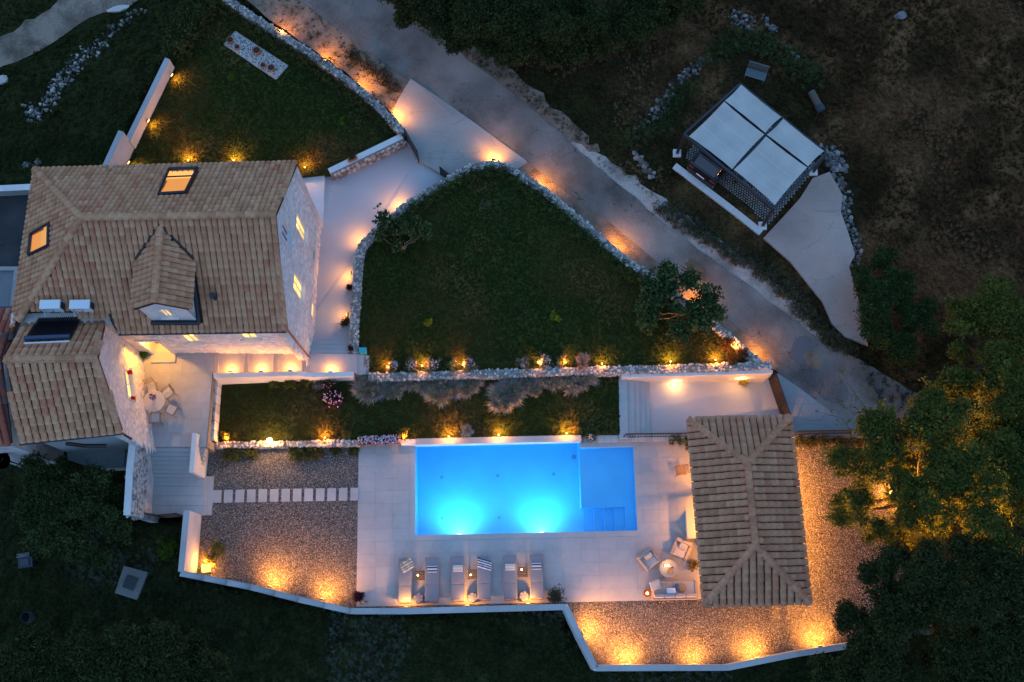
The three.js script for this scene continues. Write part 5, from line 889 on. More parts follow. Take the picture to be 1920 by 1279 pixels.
{ const g = thing('manhole_cover', 'square concrete slab with a dark hatch in the scrub', 'slab'), P = [[232, 1061], [277, 1073], [256, 1125], [215, 1112]].map(([x, y]) => ground(x, y, 0.25)); mesh('slab', slab(P, -1.6), plain(0.2, 0.2, 0.19, { map: M.concrete.map }), g); const c = P[0].clone().add(P[1]).add(P[2]).add(P[3]).multiplyScalar(0.25), m = mesh('hatch', rbox(0.55, 0.03, 0.6, 0.008), M.darkMetal, g); m.position.set(c.x, Math.max(...P.map((p) => p.y)) + 0.012, c.z); m.rotation.y = -0.3; }
{ const g = thing('rain_barrel', 'open dark barrel standing in the shadowed scrub', 'barrel', ground(58, 1158)); mesh('barrel', new THREE.LatheGeometry([[0.2, 0.01], [0.27, 0.2], [0.27, 0.5], [0.24, 0.66], [0.225, 0.66], [0.25, 0.5], [0.25, 0.05], [0, 0.05]].map((q) => new THREE.Vector2(...q)), 22), plain(0.05, 0.055, 0.06), g);
  const w = thing('garden_bin', 'dark garden cart with a pale tray among the shrubs', 'cart', ground(56, 1056), 0.2); mesh('tub', rbox(0.7, 0.4, 0.5, 0.05, 0, 0.35, 0), M.darkMetal, w); mesh('lid', rbox(0.4, 0.06, 0.34, 0.02, 0, 0.58, 0), plain(0.05, 0.06, 0.07), w); mesh('tray', rbox(0.6, 0.05, 0.2, 0.02, -0.1, 0.5, -0.36), plain(0.1, 0.115, 0.12), w);
  const t = thing('electric_box', 'small teal cabinet at the corner of the upper lawn', 'cabinet', at(682, 661, LAWN_U), 0.05); mesh('case', rbox(0.32, 0.4, 0.24, 0.02, 0, 0.21, 0), plain(0.03, 0.3, 0.33), t); mesh('lid', rbox(0.36, 0.04, 0.28, 0.01, 0, 0.43, 0), plain(0.04, 0.36, 0.4), t);
  const l = thing('fallen_log', 'short cut log with a dark blue end beyond the carport', 'log'); const a = ground(1521, 172, 0.2), b = ground(1535, 198, 0.2); mesh('trunk', rod(a, b, 0.2, 12), plain(0.09, 0.075, 0.06), l); mesh('end_cap', rod(b, b.clone().add(b.clone().sub(a).multiplyScalar(0.4)), 0.24, 14), plain(0.03, 0.045, 0.06), l); }
// rubble stones lying on the ground
const dullStones = [[0.16, 0.16, 0.155], [0.1, 0.1, 0.095], [0.25, 0.24, 0.23], [0.06, 0.062, 0.058]].map((c) => plain(...c, { flatShading: true }));
function rubble(name, label, path, spread, n, s0, s1, most = 300) {
  const g = thing(name, label, 'rubble'), P = smooth(path.map(([x, y]) => ground(x, y)), 0.2), rest = [];
  for (let i = 0; i < n; i++) { const p = P[Math.floor(rnd() * P.length)].clone().add(V3(rr(-1, 1) * spread, 0, rr(-1, 1) * spread)), s = s0 * 0.7 + (s1 - s0 * 0.7) * rnd() ** 1.8; p.y = hill(p.x, p.z) + s * rr(0.1, 0.6); const e = [rr(0, 6), rr(0, 6), rr(0, 6)], k = [s, s * rr(0.5, 0.8), s * rr(0.7, 1)]; i < most ? (aStone(g, p, e, k).material = pick(dullStones)) : rest.push([p, e, k, stoneTint()]); }
  if (rest.length) instanced('small_stones', stoneGeos[3], M.stoneI, rest, g); return g;
}
rubble('rubble_wall', 'collapsed dry-stone wall curving through the dark grass', [[48, 205], [70, 218], [86, 205], [100, 175], [120, 145], [150, 112], [192, 80]], 0.4, 420, 0.05, 0.12);
rubble('rubble_wall', 'scattered pale stones continuing toward the dirt track', [[200, 66], [222, 50], [248, 32], [270, 20]], 0.22, 60, 0.06, 0.13);
rubble('rubble_pile', 'small heap of pale stones beside the hipped roof', [[50, 312], [72, 306]], 0.2, 40, 0.05, 0.12);
rubble('rubble_wall', 'broken stone wall on the lane side of the carport', [[1198, 250], [1230, 215], [1245, 190], [1262, 165], [1290, 140], [1322, 108]], 0.32, 190, 0.07, 0.17);
rubble('rubble_wall', 'short heavy stone wall stub beside the lane', [[1190, 288], [1200, 302], [1222, 328]], 0.16, 46, 0.12, 0.22);
rubble('rubble_wall', 'heap of stones at the top edge behind the bench', [[1372, 32], [1390, 38], [1408, 46]], 0.4, 60, 0.07, 0.17);
rubble('rubble_wall', 'line of broken stones near the meadow edge', [[1432, 34], [1452, 58]], 0.14, 26, 0.1, 0.2);
rubble('rubble_wall', 'short line of pale stones toward the log', [[1470, 84], [1493, 110]], 0.12, 26, 0.08, 0.17);
rubble('rubble_wall', 'stone heap where the carport meets the parking pad', [[1552, 285], [1565, 300], [1572, 320]], 0.42, 150, 0.08, 0.18);
rubble('rubble_wall', 'ragged stone edge down the side of parking pad', [[1572, 340], [1590, 372], [1582, 395], [1592, 425], [1602, 455], [1606, 482], [1596, 492]], 0.28, 200, 0.06, 0.16);
rubble('rubble_pile', 'white lump of stone beside the lane', [[1486, 578], [1496, 584]], 0.14, 14, 0.14, 0.24);
rubble('rubble_pile', 'two pale boulders under the large tree by the lane', [[1670, 664], [1690, 672]], 0.1, 5, 0.12, 0.24);
{ const b = aStone(thing('boulder', 'flat pale boulder at the edge of the dirt track', 'boulder'), ground(222, 16, 0.08), [0, 0.3, 0], [0.6, 0.14, 0.22]); const c = aStone(thing('boulder', 'grey boulder lying at the picture edge below the track', 'boulder'), ground(6, 150, 0.1), [0, 0.8, 0], [0.3, 0.2, 0.3]); const d = aStone(thing('boulder', 'bluish rock alone in the dry meadow', 'boulder'), ground(1690, 30, 0.05), [0, 0.4, 0], [0.4, 0.16, 0.3]); d.material = M.stones[3]; }
// ------------------------------------------------------------------ lamps
function wallLamp(label, p, dir, I, group, col = WARM, wide = false) {
  const g = thing('wall_lamp', label, 'lamp', p, Math.atan2(dir.x, dir.z), group);
  mesh('housing', rbox(0.2, 0.12, 0.06, 0.015), M.darkMetal, g); mesh('lens', rbox(0.16, 0.08, 0.02, 0.005, 0, -0.005, 0.035), M.lens, g);
  if (wide) { lamplight(g, 0, 0, 0.12, I, col); return g; }
  const l = new THREE.SpotLight(col, I, 0, 1.42, 1, 2); l.position.set(0, -0.01, 0.09); l.target.position.set(0, -0.66, 0.86); l.shadow.radius = 3; l.castShadow = true; l.name = 'lamp'; g.add(l, l.target); return g;
}
function spikeLamp(label, p, I, group, col = WARM) {
  const g = thing('garden_spotlight', label, 'spotlight', p, rr(-0.3, 0.3), group);
  mesh('spike', cyl(0.012, 0.006, 0.16, 0, 0.06, 0, 8), M.darkMetal, g); mesh('head', cyl(0.045, 0.035, 0.09, 0, 0.17, 0, 12), M.darkMetal, g); mesh('lens', cyl(0.04, 0.04, 0.012, 0, 0.222, 0, 12), glow(1, 0.45, 0.1, 1.5), g);
  const l = new THREE.SpotLight(col, I, 0, 1.4, 1, 2); l.position.set(0, 0.3, 0); l.target.position.set(0, -0.2, -1); l.shadow.radius = 3; l.castShadow = true; l.name = 'lamp'; g.add(l, l.target); lamplight(g, 0, 0.34, 0, I * 0.26, col); return g;
}
function treeLamp(label, p, aim, I) {
  const g = thing('tree_uplight', label, 'spotlight', p, 0, 'tree uplights');
  mesh('base', cyl(0.1, 0.12, 0.06, 0, 0.03, 0), M.darkMetal, g); mesh('head', cyl(0.09, 0.07, 0.16, 0, 0.14, 0, 14), M.darkMetal, g); mesh('lens', cyl(0.08, 0.08, 0.012, 0, 0.226, 0, 14), glow(1, 0.45, 0.1, 1), g);
  const l = new THREE.SpotLight(WARM, I, 0, 0.95, 0.6, 2); l.position.set(0, 0.26, 0); l.target.position.copy(aim); l.shadow.radius = 4; l.castShadow = true; l.name = 'uplight'; g.add(l, l.target); lamplight(g, 0, 0.5, 0, 16, WARM);
}
const N = V3(0, 0, -1), S = V3(0, 0, 1), E = V3(1, 0, 0), Wd = V3(-1, 0, 0), dirOf = (x, z) => V3(x, 0, z).normalize();
const gB = 'lamps on the low boundary wall';
[['boundary lamp lighting the gravel, nearest the white corner', 505, 1100, 0.26, -0.97, 3.6], ['boundary lamp lighting the gravel, nearest the deck', 604, 1124, 0.24, -0.97, 3.6], ['boundary lamp behind the first pair of loungers', 762, 1139.5, 0, -1, 1.1], ['boundary lamp behind the middle loungers', 876, 1136.5, 0, -1, 1.1], ['boundary lamp behind the last pair of loungers', 990, 1133.5, 0, -1, 1.1],
  ['boundary lamp on the slanting wall of the yard', 1092, 1187, 0.9, -0.42, 4.2], ['yard lamp nearest the slanting wall corner', 1176, 1247, 0, -1, 4.6], ['yard lamp in the middle of the straight wall', 1303, 1246.5, 0, -1, 4.6], ['yard lamp at the bend of the boundary wall', 1418, 1235, -0.2, -0.98, 4.6], ['yard lamp half hidden by the dark tree', 1538, 1212, -0.15, -0.98, 4.6]]
  .forEach(([l, x, y, dx, dz, I]) => wallLamp(l, at(x, y, 0.8), dirOf(dx, dz), I * 9.5 * rr(0.8, 1.2), gB));
{ const g = thing('lamp_cube', 'glowing cube lamp beside the shrub in the gravel corner', 'lamp', at(388, 1066, 0), 0.2); mesh('shade', rbox(0.36, 0.36, 0.36, 0.03, 0, 0.19, 0), glow(1, 0.6, 0.12, 1.4), g); mesh('foot', box(0.3, 0.02, 0.3, 0, 0.008, 0), M.darkMetal, g); const a = lamplight(g, 0.3, 0.3, -0.12, 3.5); lamplight(g, 0, 0.3, -0.32, 3.5); }
const gL = 'garden spotlights along the lower lawn';
[['garden spotlight in the corner beside the terrace planter', 428, 824, 0.7], ['small garden spotlight opposite the gravel shrubs', 610, 822, 1.0], ['garden spotlight beside the pink flower box', 758, 822, 0.9], ['garden spotlight beside the clipped grey ball bush', 842, 820, 1.5], ['garden spotlight behind the middle of the pool', 935, 817, 1.5], ['garden spotlight behind the pool shelf corner', 1062, 814, 1.5]].forEach(([l, x, y, I]) => spikeLamp(l, at(x, y, LAWN_L), I * 9, gL));
{ const g = thing('garden_globe', 'dazzling globe lamp on the low wall above the gravel', 'lamp', at(509, 829, 0.5), 0); mesh('base', cyl(0.035, 0.06, 0.36, 0, 0.18, 0), M.darkMetal, g); mesh('globe', new THREE.SphereGeometry(0.12, 18, 14).translate(0, 0.46, 0), glow(1, 0.72, 0.36, 60), g); lamplight(g, 0, 0.46, 0, 6, WARM, 4); }
const gU = 'garden spotlights along the flower border';
[['border spotlight nearest the stone landing', 728, 690, 0.8], ['border spotlight among the white flowers', 792, 688, 0.8], ['border spotlight beside the yellow flowers', 868, 686, 0.7], ['border spotlight under the mauve flowers', 1012, 683, 1.1], ['border spotlight beside the plume grass', 1060, 682, 0.6], ['border spotlight beyond the plume grass', 1128, 684, 0.7], ['border spotlight above the first court lamp', 1256, 680, 1.3], ['border spotlight above the second court lamp', 1340, 677, 1.6], ['border spotlight among the red shrubs by the wall', 1376, 655, 0.6]].forEach(([l, x, y, I]) => spikeLamp(l, at(x, y, LAWN_U), I * 9, gU));
const gD = 'lamps set in the drive side of the curved wall';
[['drive lamp nearest the gate leaf', 752, 385, -0.65, -0.76, 3.2, -0.12], ['drive lamp at the first bend beside the fig tree', 680, 449, -0.7, -0.7, 3.2, 0], ['drive lamp on the straight wall near the small pot', 658, 512, -1, 0, 2.6, 0.05], ['drive lamp beside the potted shrub and steps', 652, 590, -1, 0, 1.8, 0.1]].forEach(([l, x, y, dx, dz, I, h]) => wallLamp(l, at(x, y, h + 0.55), dirOf(dx, dz), I * 1.8, gD));
const gR = 'lamps set in the lane side of the garden walls';
[['lane-side wall lamp nearest the top of the picture', 522, 57, 0.55, -0.83, 1.6], ['lane-side wall lamp above the gravel bed pots', 604, 108, 0.55, -0.83, 2.2], ['lane-side wall lamp beside the dry bush', 672, 158, 0.6, -0.8, 2.4], ['lane-side wall lamp at the edge of the apron', 735, 215, 0.7, -0.7, 2.4], ['lane-side wall lamp at the rounded wall corner', 926, 299, 0, -1, 2.6], ['lane-side wall lamp just past the apron', 1012, 346, 0.6, -0.8, 2.4], ['lane-side wall lamp half way down the lane', 1152, 462, 0.63, -0.77, 2.2], ['lane-side wall lamp hidden in the large fig tree', 1296, 567, 0.63, -0.77, 2.4], ['lane-side wall lamp nearest the court corner', 1416, 668, 0.63, -0.77, 2.0]].forEach(([l, x, y, dx, dz, I]) => { const p = ground(x, y); wallLamp(l, at(x, y, p.y + 0.65), dirOf(dx, dz), I * 4.6, gR); });
const gN = 'lamps on the white garden walls of the far lawn';
[['garden wall lamp nearest the free end of wall', 321, 140, 0.88, 0.45, 1.3], ['garden wall lamp beside the step in the wall', 277, 226, 0.88, 0.45, 1.3], ['garden wall lamp just beyond the roof tiles', 240, 304, 0.88, 0.45, 1.1]].forEach(([l, x, y, dx, dz, I]) => wallLamp(l, at(x, y, 0.65), dirOf(dx, dz), I * 8, gN, WARM));
[['house foot lamp lighting the far lawn near the skylight', 355, 316], ['house foot lamp lighting the far lawn in the middle', 440, 316]].forEach(([l, x, y]) => spikeLamp(l, at(x, y - 12, LAWN_N), 14, 'lamps at the foot of the house on the far lawn'));
spikeLamp('spotlight glowing in the shrubs at the far house corner', at(573, 317, LAWN_N), 8, 'lamps at the foot of the house on the far lawn');
const gP = 'lamps lighting the platform steps';
[['platform lamp nearest the terrace', 432, 697, TERR - 0.16], ['platform lamp on the second platform', 489, 696, TERR - 0.32], ['platform lamp on the third platform', 544, 695, TERR - 0.48], ['platform lamp on the stone landing by the drive steps', 620, 697, SLAB]].forEach(([l, x, y, h]) => wallLamp(l, at(x, y, h + 0.2), N, 2.6, gP, WARM, true));
{ // court wall lamps
  wallLamp('court wall lamp nearest the stone steps', at(1268, 711, -0.2).add(V3(0, 0, 0.04)), S, 2.6, 'lamps on the court wall', WARM2, true); wallLamp('court wall lamp behind the round shrub near the gate', at(1391, 707, 0.0).add(V3(0, 0, 0.04)), S, 2.4, 'lamps on the court wall', WARM2, true);
}
{ // entrance lamps
  const g = thing('entrance_lamp', 'ceiling lamp inside the glowing entrance recess', 'lamp', M.doorAt.clone().addScaledVector(M.doorN, -0.25), 0); mesh('plate', cyl(0.09, 0.09, 0.02, 0, 0.26, 0), M.darkMetal, g); mesh('globe', new THREE.SphereGeometry(0.08, 14, 10).translate(0, 0.17, 0), M.lens, g); lamplight(g, 0, 0.0, 0, 16, rgb(1, 0.44, 0.05), 4);
  const h = thing('wall_lantern', 'dark round lantern on the wall beside the entrance', 'lamp', M.doorAt.clone().addScaledVector(M.doorN, 0.28).add(V3(-1.15, 0.6, 0))); mesh('cage', new THREE.SphereGeometry(0.16, 14, 10), M.blackMetal, h); mesh('arm', box(0.04, 0.04, 0.3, 0, 0, -0.16), M.blackMetal, h); mesh('bulb_lens', new THREE.SphereGeometry(0.07, 10, 8).translate(0, -0.17, 0), M.lens, h); lamplight(h, 0, -0.3, 0.08, 12, WARM, 4);
}
{ // lamps under the pool house eaves
  const q = M.pv, put = (l, x, z, I, h = 2.28) => { const p = q(x, z), g = thing('eave_lamp', l, 'lamp', V3(p.x, h, p.z), 0, 'lamps under the pool house eaves'); mesh('can', cyl(0.06, 0.06, 0.14, 0, 0.07, 0, 14), M.darkMetal, g); mesh('lens', cyl(0.05, 0.05, 0.012, 0, -0.004, 0, 14), M.lens, g); const s = new THREE.SpotLight(WARM, I, 0, 1.2, 0.9, 2); s.position.set(0, -0.06, 0); s.target.position.set(0, -1, 0); s.shadow.radius = 4; s.castShadow = true; s.name = 'lamp'; g.add(s, s.target); };
  put('eave lamp above the slatted chair', 0.16, 0.36, 22); put('eave lamp above the bar counter', 0.16, 0.58, 26); put('eave lamp beside the lounge armchair', 0.16, 0.8, 13);
  put('eave lamp on the yard side nearest the railing', 0.92, 0.3, 80); put('eave lamp on the yard side in the middle', 0.92, 0.5, 100); put('eave lamp on the yard side nearest the dark tree', 0.92, 0.8, 80);
  { const p = q(0.66, 0.31), g = thing('floor_lamp', 'floor lamp in the open end of the pool house', 'lamp', V3(p.x, 0.0, p.z)); mesh('foot', cyl(0.14, 0.15, 0.02, 0, 0.012, 0, 18), M.blackMetal, g); mesh('stand', cyl(0.012, 0.012, 1.15, 0, 0.59, 0, 8), M.blackMetal, g); mesh('bulb', new THREE.SphereGeometry(0.07, 14, 10).translate(0, 1.25, 0), glow(1, 0.55, 0.15, 12), g); lamplight(g, 0, 1.25, 0, 34, WARM, 0.5); }
}
{ const p = ground(1722, 985); treeLamp('uplight glowing inside the large tree crown', V3(p.x, 0, p.z), V3(0.3, 4, -0.8), 1100); treeLamp('uplight under the tree beside the pool house yard', at(1668, 925, 0), V3(-0.6, 3, 0.2), 650); }
// ------------------------------------------------------------------ foliage
function leafClump(n, size, spread, long = 1.7) { // small pointed leaves scattered round a point
  const p = [], q = new THREE.Quaternion(), e = new THREE.Euler();
  for (let i = 0; i < n; i++) {
    e.set(rr(-1, 1), rr(0, 6.3), rr(-1, 1)); q.setFromEuler(e); const c = V3(rr(-1, 1), rr(-0.7, 0.7), rr(-1, 1)).normalize().multiplyScalar(spread * Math.cbrt(rnd())), s = size * rr(0.7, 1.3);
    const v = [V3(-0.5 * long, 0, 0), V3(0, 0.06, 0.42), V3(0.5 * long, 0, 0), V3(0, 0.06, -0.42)].map((k) => k.multiplyScalar(s).applyQuaternion(q).add(c));
    for (const j of [0, 1, 2, 0, 2, 3]) p.push(v[j].x, v[j].y, v[j].z);
  }
  const g = new THREE.BufferGeometry(); g.setAttribute('position', new THREE.Float32BufferAttribute(p, 3)); g.setAttribute('uv', new THREE.Float32BufferAttribute(new Float32Array(p.length / 3 * 2), 2)); g.computeVertexNormals(); return g;
}
const clumpFine = leafClump(16, 0.05, 0.13), clumpMid = leafClump(14, 0.085, 0.22), clumpBig = leafClump(14, 0.13, 0.32), clumpFig = leafClump(10, 0.13, 0.26, 1.15), clumpTree = leafClump(15, 0.082, 0.27);
function bladeTuft(n, h, w, lean) { const p = []; for (let i = 0; i < n; i++) { const a = rr(0, 6.3), r = rr(0, w * 3), x = Math.cos(a) * r, z = Math.sin(a) * r, b = rr(0, 6.3), l = lean * rr(0.3, 1), hh = h * rr(0.6, 1.1), dx = Math.cos(b), dz = Math.sin(b); p.push(x - dz * w, 0, z + dx * w, x + dz * w, 0, z - dx * w, x + dx * l, hh, z + dz * l); } const g = new THREE.BufferGeometry(); g.setAttribute('position', new THREE.Float32BufferAttribute(p, 3)); g.setAttribute('uv', new THREE.Float32BufferAttribute(new Float32Array(p.length / 3 * 2), 2)); g.computeVertexNormals(); return g; }
const tuftLawn = bladeTuft(14, 0.07, 0.016, 0.06), tuftWild = bladeTuft(16, 0.28, 0.02, 0.22), tuftLav = bladeTuft(26, 0.5, 0.02, 0.3);
function blobCrown(name, parent, blobs, n, geo, mat, cols, sc = 1, shell = 0.55, split = true) { // leaves through the volume of overlapping blobs, denser to the outside
  if (split && blobs.length > 2) blobs = blobs.flatMap(([c, r, f = 0.8]) => Array.from({ length: 8 }, () => { const d = V3(rr(-1, 1), rr(-0.5, 1), rr(-1, 1)).normalize().multiplyScalar(r * rr(0.3, 1.0)); d.y *= f; return [c.clone().add(d), r * rr(0.18, 0.5), f * rr(0.5, 1)]; }));
  const items = [], vol = blobs.map(([, r]) => r ** 2.2), tot = vol.reduce((a, b) => a + b, 0);
  for (let i = 0; i < n; i++) { let t = rnd() * tot, k = 0; while (k < vol.length - 1 && (t -= vol[k]) > 0) k++; const [c, r, fl = 0.8] = blobs[k]; const d = V3(rr(-1, 1), rr(-1, 1), rr(-1, 1)).normalize().multiplyScalar(r * (shell + (1 - shell) * rnd()) * (rnd() < 0.2 ? rr(1.1, 1.7) : rr(0.75, 1.12))); d.y *= fl; items.push([c.clone().add(d), [rr(0, 6), rr(0, 6), rr(0, 6)], sc * rr(0.7, 1.3), vary(pick(cols), 0.3)]); }
  return instanced(name, geo, mat, items, parent);
}
function limbs(parent, base, tips, r0, mat = M.bark) { const gs = [], top = base.clone().lerp(tips.reduce((a, b) => a.add(b), V3(0, 0, 0)).multiplyScalar(1 / tips.length), 0.35); gs.push(rod(base, top, r0, 8, r0 * 0.75)); for (const t of tips) { const m = top.clone().lerp(t, 0.5).add(V3(rr(-0.2, 0.2), rr(0, 0.2), rr(-0.2, 0.2))); gs.push(rod(top, m, r0 * 0.55, 6, r0 * 0.35), rod(m, t, r0 * 0.35, 5, r0 * 0.1)); } return mesh('trunk', merge(gs), mat, parent); }
function tree(name, label, group, base, blobs, n, geo, mat, cols, r0, sc = 1) { const g = thing(name, label, 'tree', null, 0, group); limbs(g, base, blobs.map(([c]) => c.clone()), r0); blobCrown('crown', g, blobs, n, geo, mat, cols, sc); return g; }
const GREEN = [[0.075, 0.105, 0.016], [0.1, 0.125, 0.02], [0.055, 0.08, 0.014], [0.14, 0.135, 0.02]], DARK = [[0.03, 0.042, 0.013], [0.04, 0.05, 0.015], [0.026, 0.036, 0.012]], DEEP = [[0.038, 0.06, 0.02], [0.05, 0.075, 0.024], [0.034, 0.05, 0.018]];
const bl = (list) => list.map(([x, y, h, r, f]) => [at(x, y, h), r, f]);
// big trees at the near side of the yard
tree('broadleaf_tree', 'large green tree lit from below beside the pool house yard', 'trees on the yard side', ground(1735, 960), bl([[1600, 870, 3.6, 1.0, 0.5], [1625, 940, 3.4, 1.1, 0.5], [1660, 820, 4.2, 1.5], [1680, 900, 4.6, 1.6], [1720, 960, 5, 1.6], [1760, 860, 5.6, 1.8], [1800, 940, 5.4, 1.7], [1740, 780, 5, 1.6], [1820, 800, 5.2, 1.8], [1660, 990, 3.6, 1.0, 0.6], [1580, 960, 2.9, 0.7, 0.5]]), 5000, clumpTree, M.leafThin, GREEN, 0.26);
tree('broadleaf_tree', 'yellowish green tree at the edge of the dry meadow', 'trees on the yard side', ground(1850, 690), bl([[1800, 640, 3.6, 1.2], [1850, 600, 4.2, 1.5], [1900, 640, 4.4, 1.7], [1840, 700, 4.5, 1.6], [1900, 740, 4.8, 1.7], [1780, 730, 3.6, 1.1], [1870, 560, 3.8, 1.0], [1945, 690, 4.6, 1.6]]), 3900, clumpTree, M.leafThin, [[0.09, 0.11, 0.016], [0.13, 0.135, 0.02], [0.065, 0.085, 0.014]], 0.22);
tree('broadleaf_tree', 'dark green tree at the picture edge behind the lit one', 'trees on the yard side', ground(1900, 900), bl([[1880, 860, 5, 1.7], [1920, 940, 5, 1.9], [1870, 1000, 4.6, 1.6], [1950, 840, 5, 1.6]]), 3000, clumpTree, M.leafThin, GREEN.slice(0, 3), 0.22);
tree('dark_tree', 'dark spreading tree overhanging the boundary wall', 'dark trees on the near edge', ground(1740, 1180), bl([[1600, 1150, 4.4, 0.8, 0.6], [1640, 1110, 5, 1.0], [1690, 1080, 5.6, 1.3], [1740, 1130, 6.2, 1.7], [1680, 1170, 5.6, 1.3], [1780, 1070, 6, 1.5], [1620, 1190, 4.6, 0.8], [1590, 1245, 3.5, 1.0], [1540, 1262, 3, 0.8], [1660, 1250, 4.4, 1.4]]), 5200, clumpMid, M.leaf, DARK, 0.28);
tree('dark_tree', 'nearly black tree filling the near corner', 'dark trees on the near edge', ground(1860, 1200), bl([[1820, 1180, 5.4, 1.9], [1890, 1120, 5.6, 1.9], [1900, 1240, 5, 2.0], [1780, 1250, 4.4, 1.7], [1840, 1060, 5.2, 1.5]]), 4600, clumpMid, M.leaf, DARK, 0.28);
// bare-tipped branches reaching over the lane bend
{ const g = thing('leafy_branch', 'thin leafy branch reaching over the concrete bend', 'branch'), root = at(1690, 860, 4.6), gs = [], it = [];
  for (const [x, y, h] of [[1572, 692, 4.5], [1622, 716, 4.7], [1540, 768, 4.2], [1596, 792, 4.3], [1650, 752, 4.8], [1560, 735, 4.3]]) { let a = root; for (let k = 1; k <= 5; k++) { const b = root.clone().lerp(at(x, y, h), k / 5).add(V3(rr(-0.18, 0.18), rr(-0.1, 0.1), rr(-0.18, 0.18))); gs.push(rod(a, b, 0.034 - k * 0.005, 5, 0.03 - k * 0.005)); if (k > 1) for (let j = 0; j < 5; j++) { const c = a.clone().lerp(b, rnd()).add(V3(rr(-0.3, 0.3), rr(-0.1, 0.15), rr(-0.3, 0.3))); if (rnd() < 0.6) gs.push(rod(a.clone().lerp(b, rnd()), c, 0.008, 4, 0.004)); it.push([c, [rr(0, 6), rr(0, 6), rr(0, 6)], rr(0.5, 1.1), vary(pick(GREEN), 0.3)]); } a = b; } }
  mesh('twigs', merge(gs), M.bark, g); instanced('leaves', clumpFine, M.leaf, it, g); }
// dense bush beside the parking pad
tree('evergreen_bush', 'dense dark green bush beside the parking pad', 'dense bushes', ground(1660, 590), bl([[1630, 530, 0.8, 1.0], [1660, 570, 1.2, 1.3], [1640, 610, 0.9, 1.1], [1680, 640, 1, 1.2], [1690, 540, 0.8, 1.0], [1660, 490, 0.5, 0.7], [1720, 600, 0.8, 1.0]]), 4600, clumpMid, M.leaf, [[0.03, 0.055, 0.014], [0.045, 0.07, 0.02], [0.018, 0.035, 0.012]], 0.16, 0.8);
// trees beyond the lane
[['black-green tree beyond the lane, nearest the top road edge', 775, 8, 1.5], ['black-green tree beyond the lane, left of the tallest', 868, 38, 2.0], ['tallest black-green tree beyond the lane', 955, 62, 2.1], ['black-green tree beyond the lane with pale leaf tips', 1060, 62, 2.1], ['black-green tree at the edge of the stony slope', 1165, 30, 2.2], ['black-green tree above the broken stone wall', 1255, -2, 1.8]].forEach(([l, x, y, r], i) => tree('dark_tree', l, 'dark trees beyond the lane', ground(x, y), bl([[x - 42 + rr(-8, 8), y - 12 + rr(-9, 9), 3, r * rr(0.5, 0.75)], [x + 32, y + rr(-8, 14), 3.2, r * rr(0.5, 0.75)], [x + rr(-14, 14), y + 30 + rr(-10, 12), 2.4, r * rr(0.4, 0.6)], [x + 5, y - 30, 3.6, r * 0.9], [x + rr(-30, 30), y + rr(5, 40), 1.8, r * 0.35]]), 2400, clumpMid, M.leaf, DARK, 0.2));
// trees and scrub on the near left side
tree('dark_tree', 'gnarled dark tree in front of the annex wall', 'dark trees near the annex', ground(120, 970), bl([[80, 900, 2.4, 1.2], [140, 930, 2.8, 1.4], [190, 960, 2.4, 1.2], [100, 980, 2.6, 1.3], [60, 950, 2, 1.0], [160, 1010, 2, 1.1], [215, 920, 1.6, 0.8]]), 3800, clumpMid, M.leaf, DEEP.concat(DARK), 0.2, 0.9);
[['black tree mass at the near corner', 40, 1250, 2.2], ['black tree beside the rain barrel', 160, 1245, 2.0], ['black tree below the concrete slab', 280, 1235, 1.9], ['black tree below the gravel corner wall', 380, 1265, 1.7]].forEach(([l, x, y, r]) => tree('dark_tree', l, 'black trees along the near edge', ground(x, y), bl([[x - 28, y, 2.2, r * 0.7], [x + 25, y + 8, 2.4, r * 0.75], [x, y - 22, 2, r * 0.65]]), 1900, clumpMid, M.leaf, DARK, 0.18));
// fig trees
function fig(label, base, blobs, n) { const g = thing('fig_tree', label, 'tree', null, 0, 'fig trees on the upper lawn'); for (const [c] of blobs) { const m = base.clone().lerp(c, 0.55).add(V3(rr(-0.15, 0.15), -0.2, rr(-0.15, 0.15))); const k = base.clone().lerp(m, 0.5).add(V3(rr(-0.12, 0.12), 0.1, rr(-0.12, 0.12))); mesh('branch', merge([rod(base, k, 0.04, 6, 0.033), rod(k, m, 0.033, 6, 0.025), rod(m, c, 0.025, 5, 0.008)]), dull(0.17, 0.13, 0.1), g); } blobCrown('crown', g, blobs, n, clumpFig, M.leaf, [[0.045, 0.075, 0.022], [0.06, 0.09, 0.028], [0.022, 0.045, 0.018]], 1, 0.1, false); }
fig('small open fig tree beside the drive wall', at(758, 468, LAWN_U), bl([[720, 405, 2.2, 0.35], [714, 420, 2.1, 0.28], [745, 428, 1.9, 0.55], [775, 425, 2.1, 0.6], [795, 435, 1.8, 0.42], [745, 462, 1.5, 0.3], [712, 440, 1.9, 0.3]]), 230);
fig('large spreading fig tree overhanging the roadside wall', at(1272, 590, LAWN_U), bl([[1250, 510, 2.8, 0.55], [1225, 540, 2.6, 0.6], [1290, 525, 2.9, 0.6], [1330, 560, 2.9, 0.65], [1300, 580, 2.6, 0.5], [1215, 575, 2.4, 0.55], [1215, 605, 2.2, 0.55], [1275, 620, 2.1, 0.6], [1320, 600, 2.5, 0.6], [1240, 560, 2.8, 0.4], [1345, 585, 2.6, 0.4], [1265, 575, 2.6, 0.35], [1255, 540, 2.7, 0.4]]), 1000);
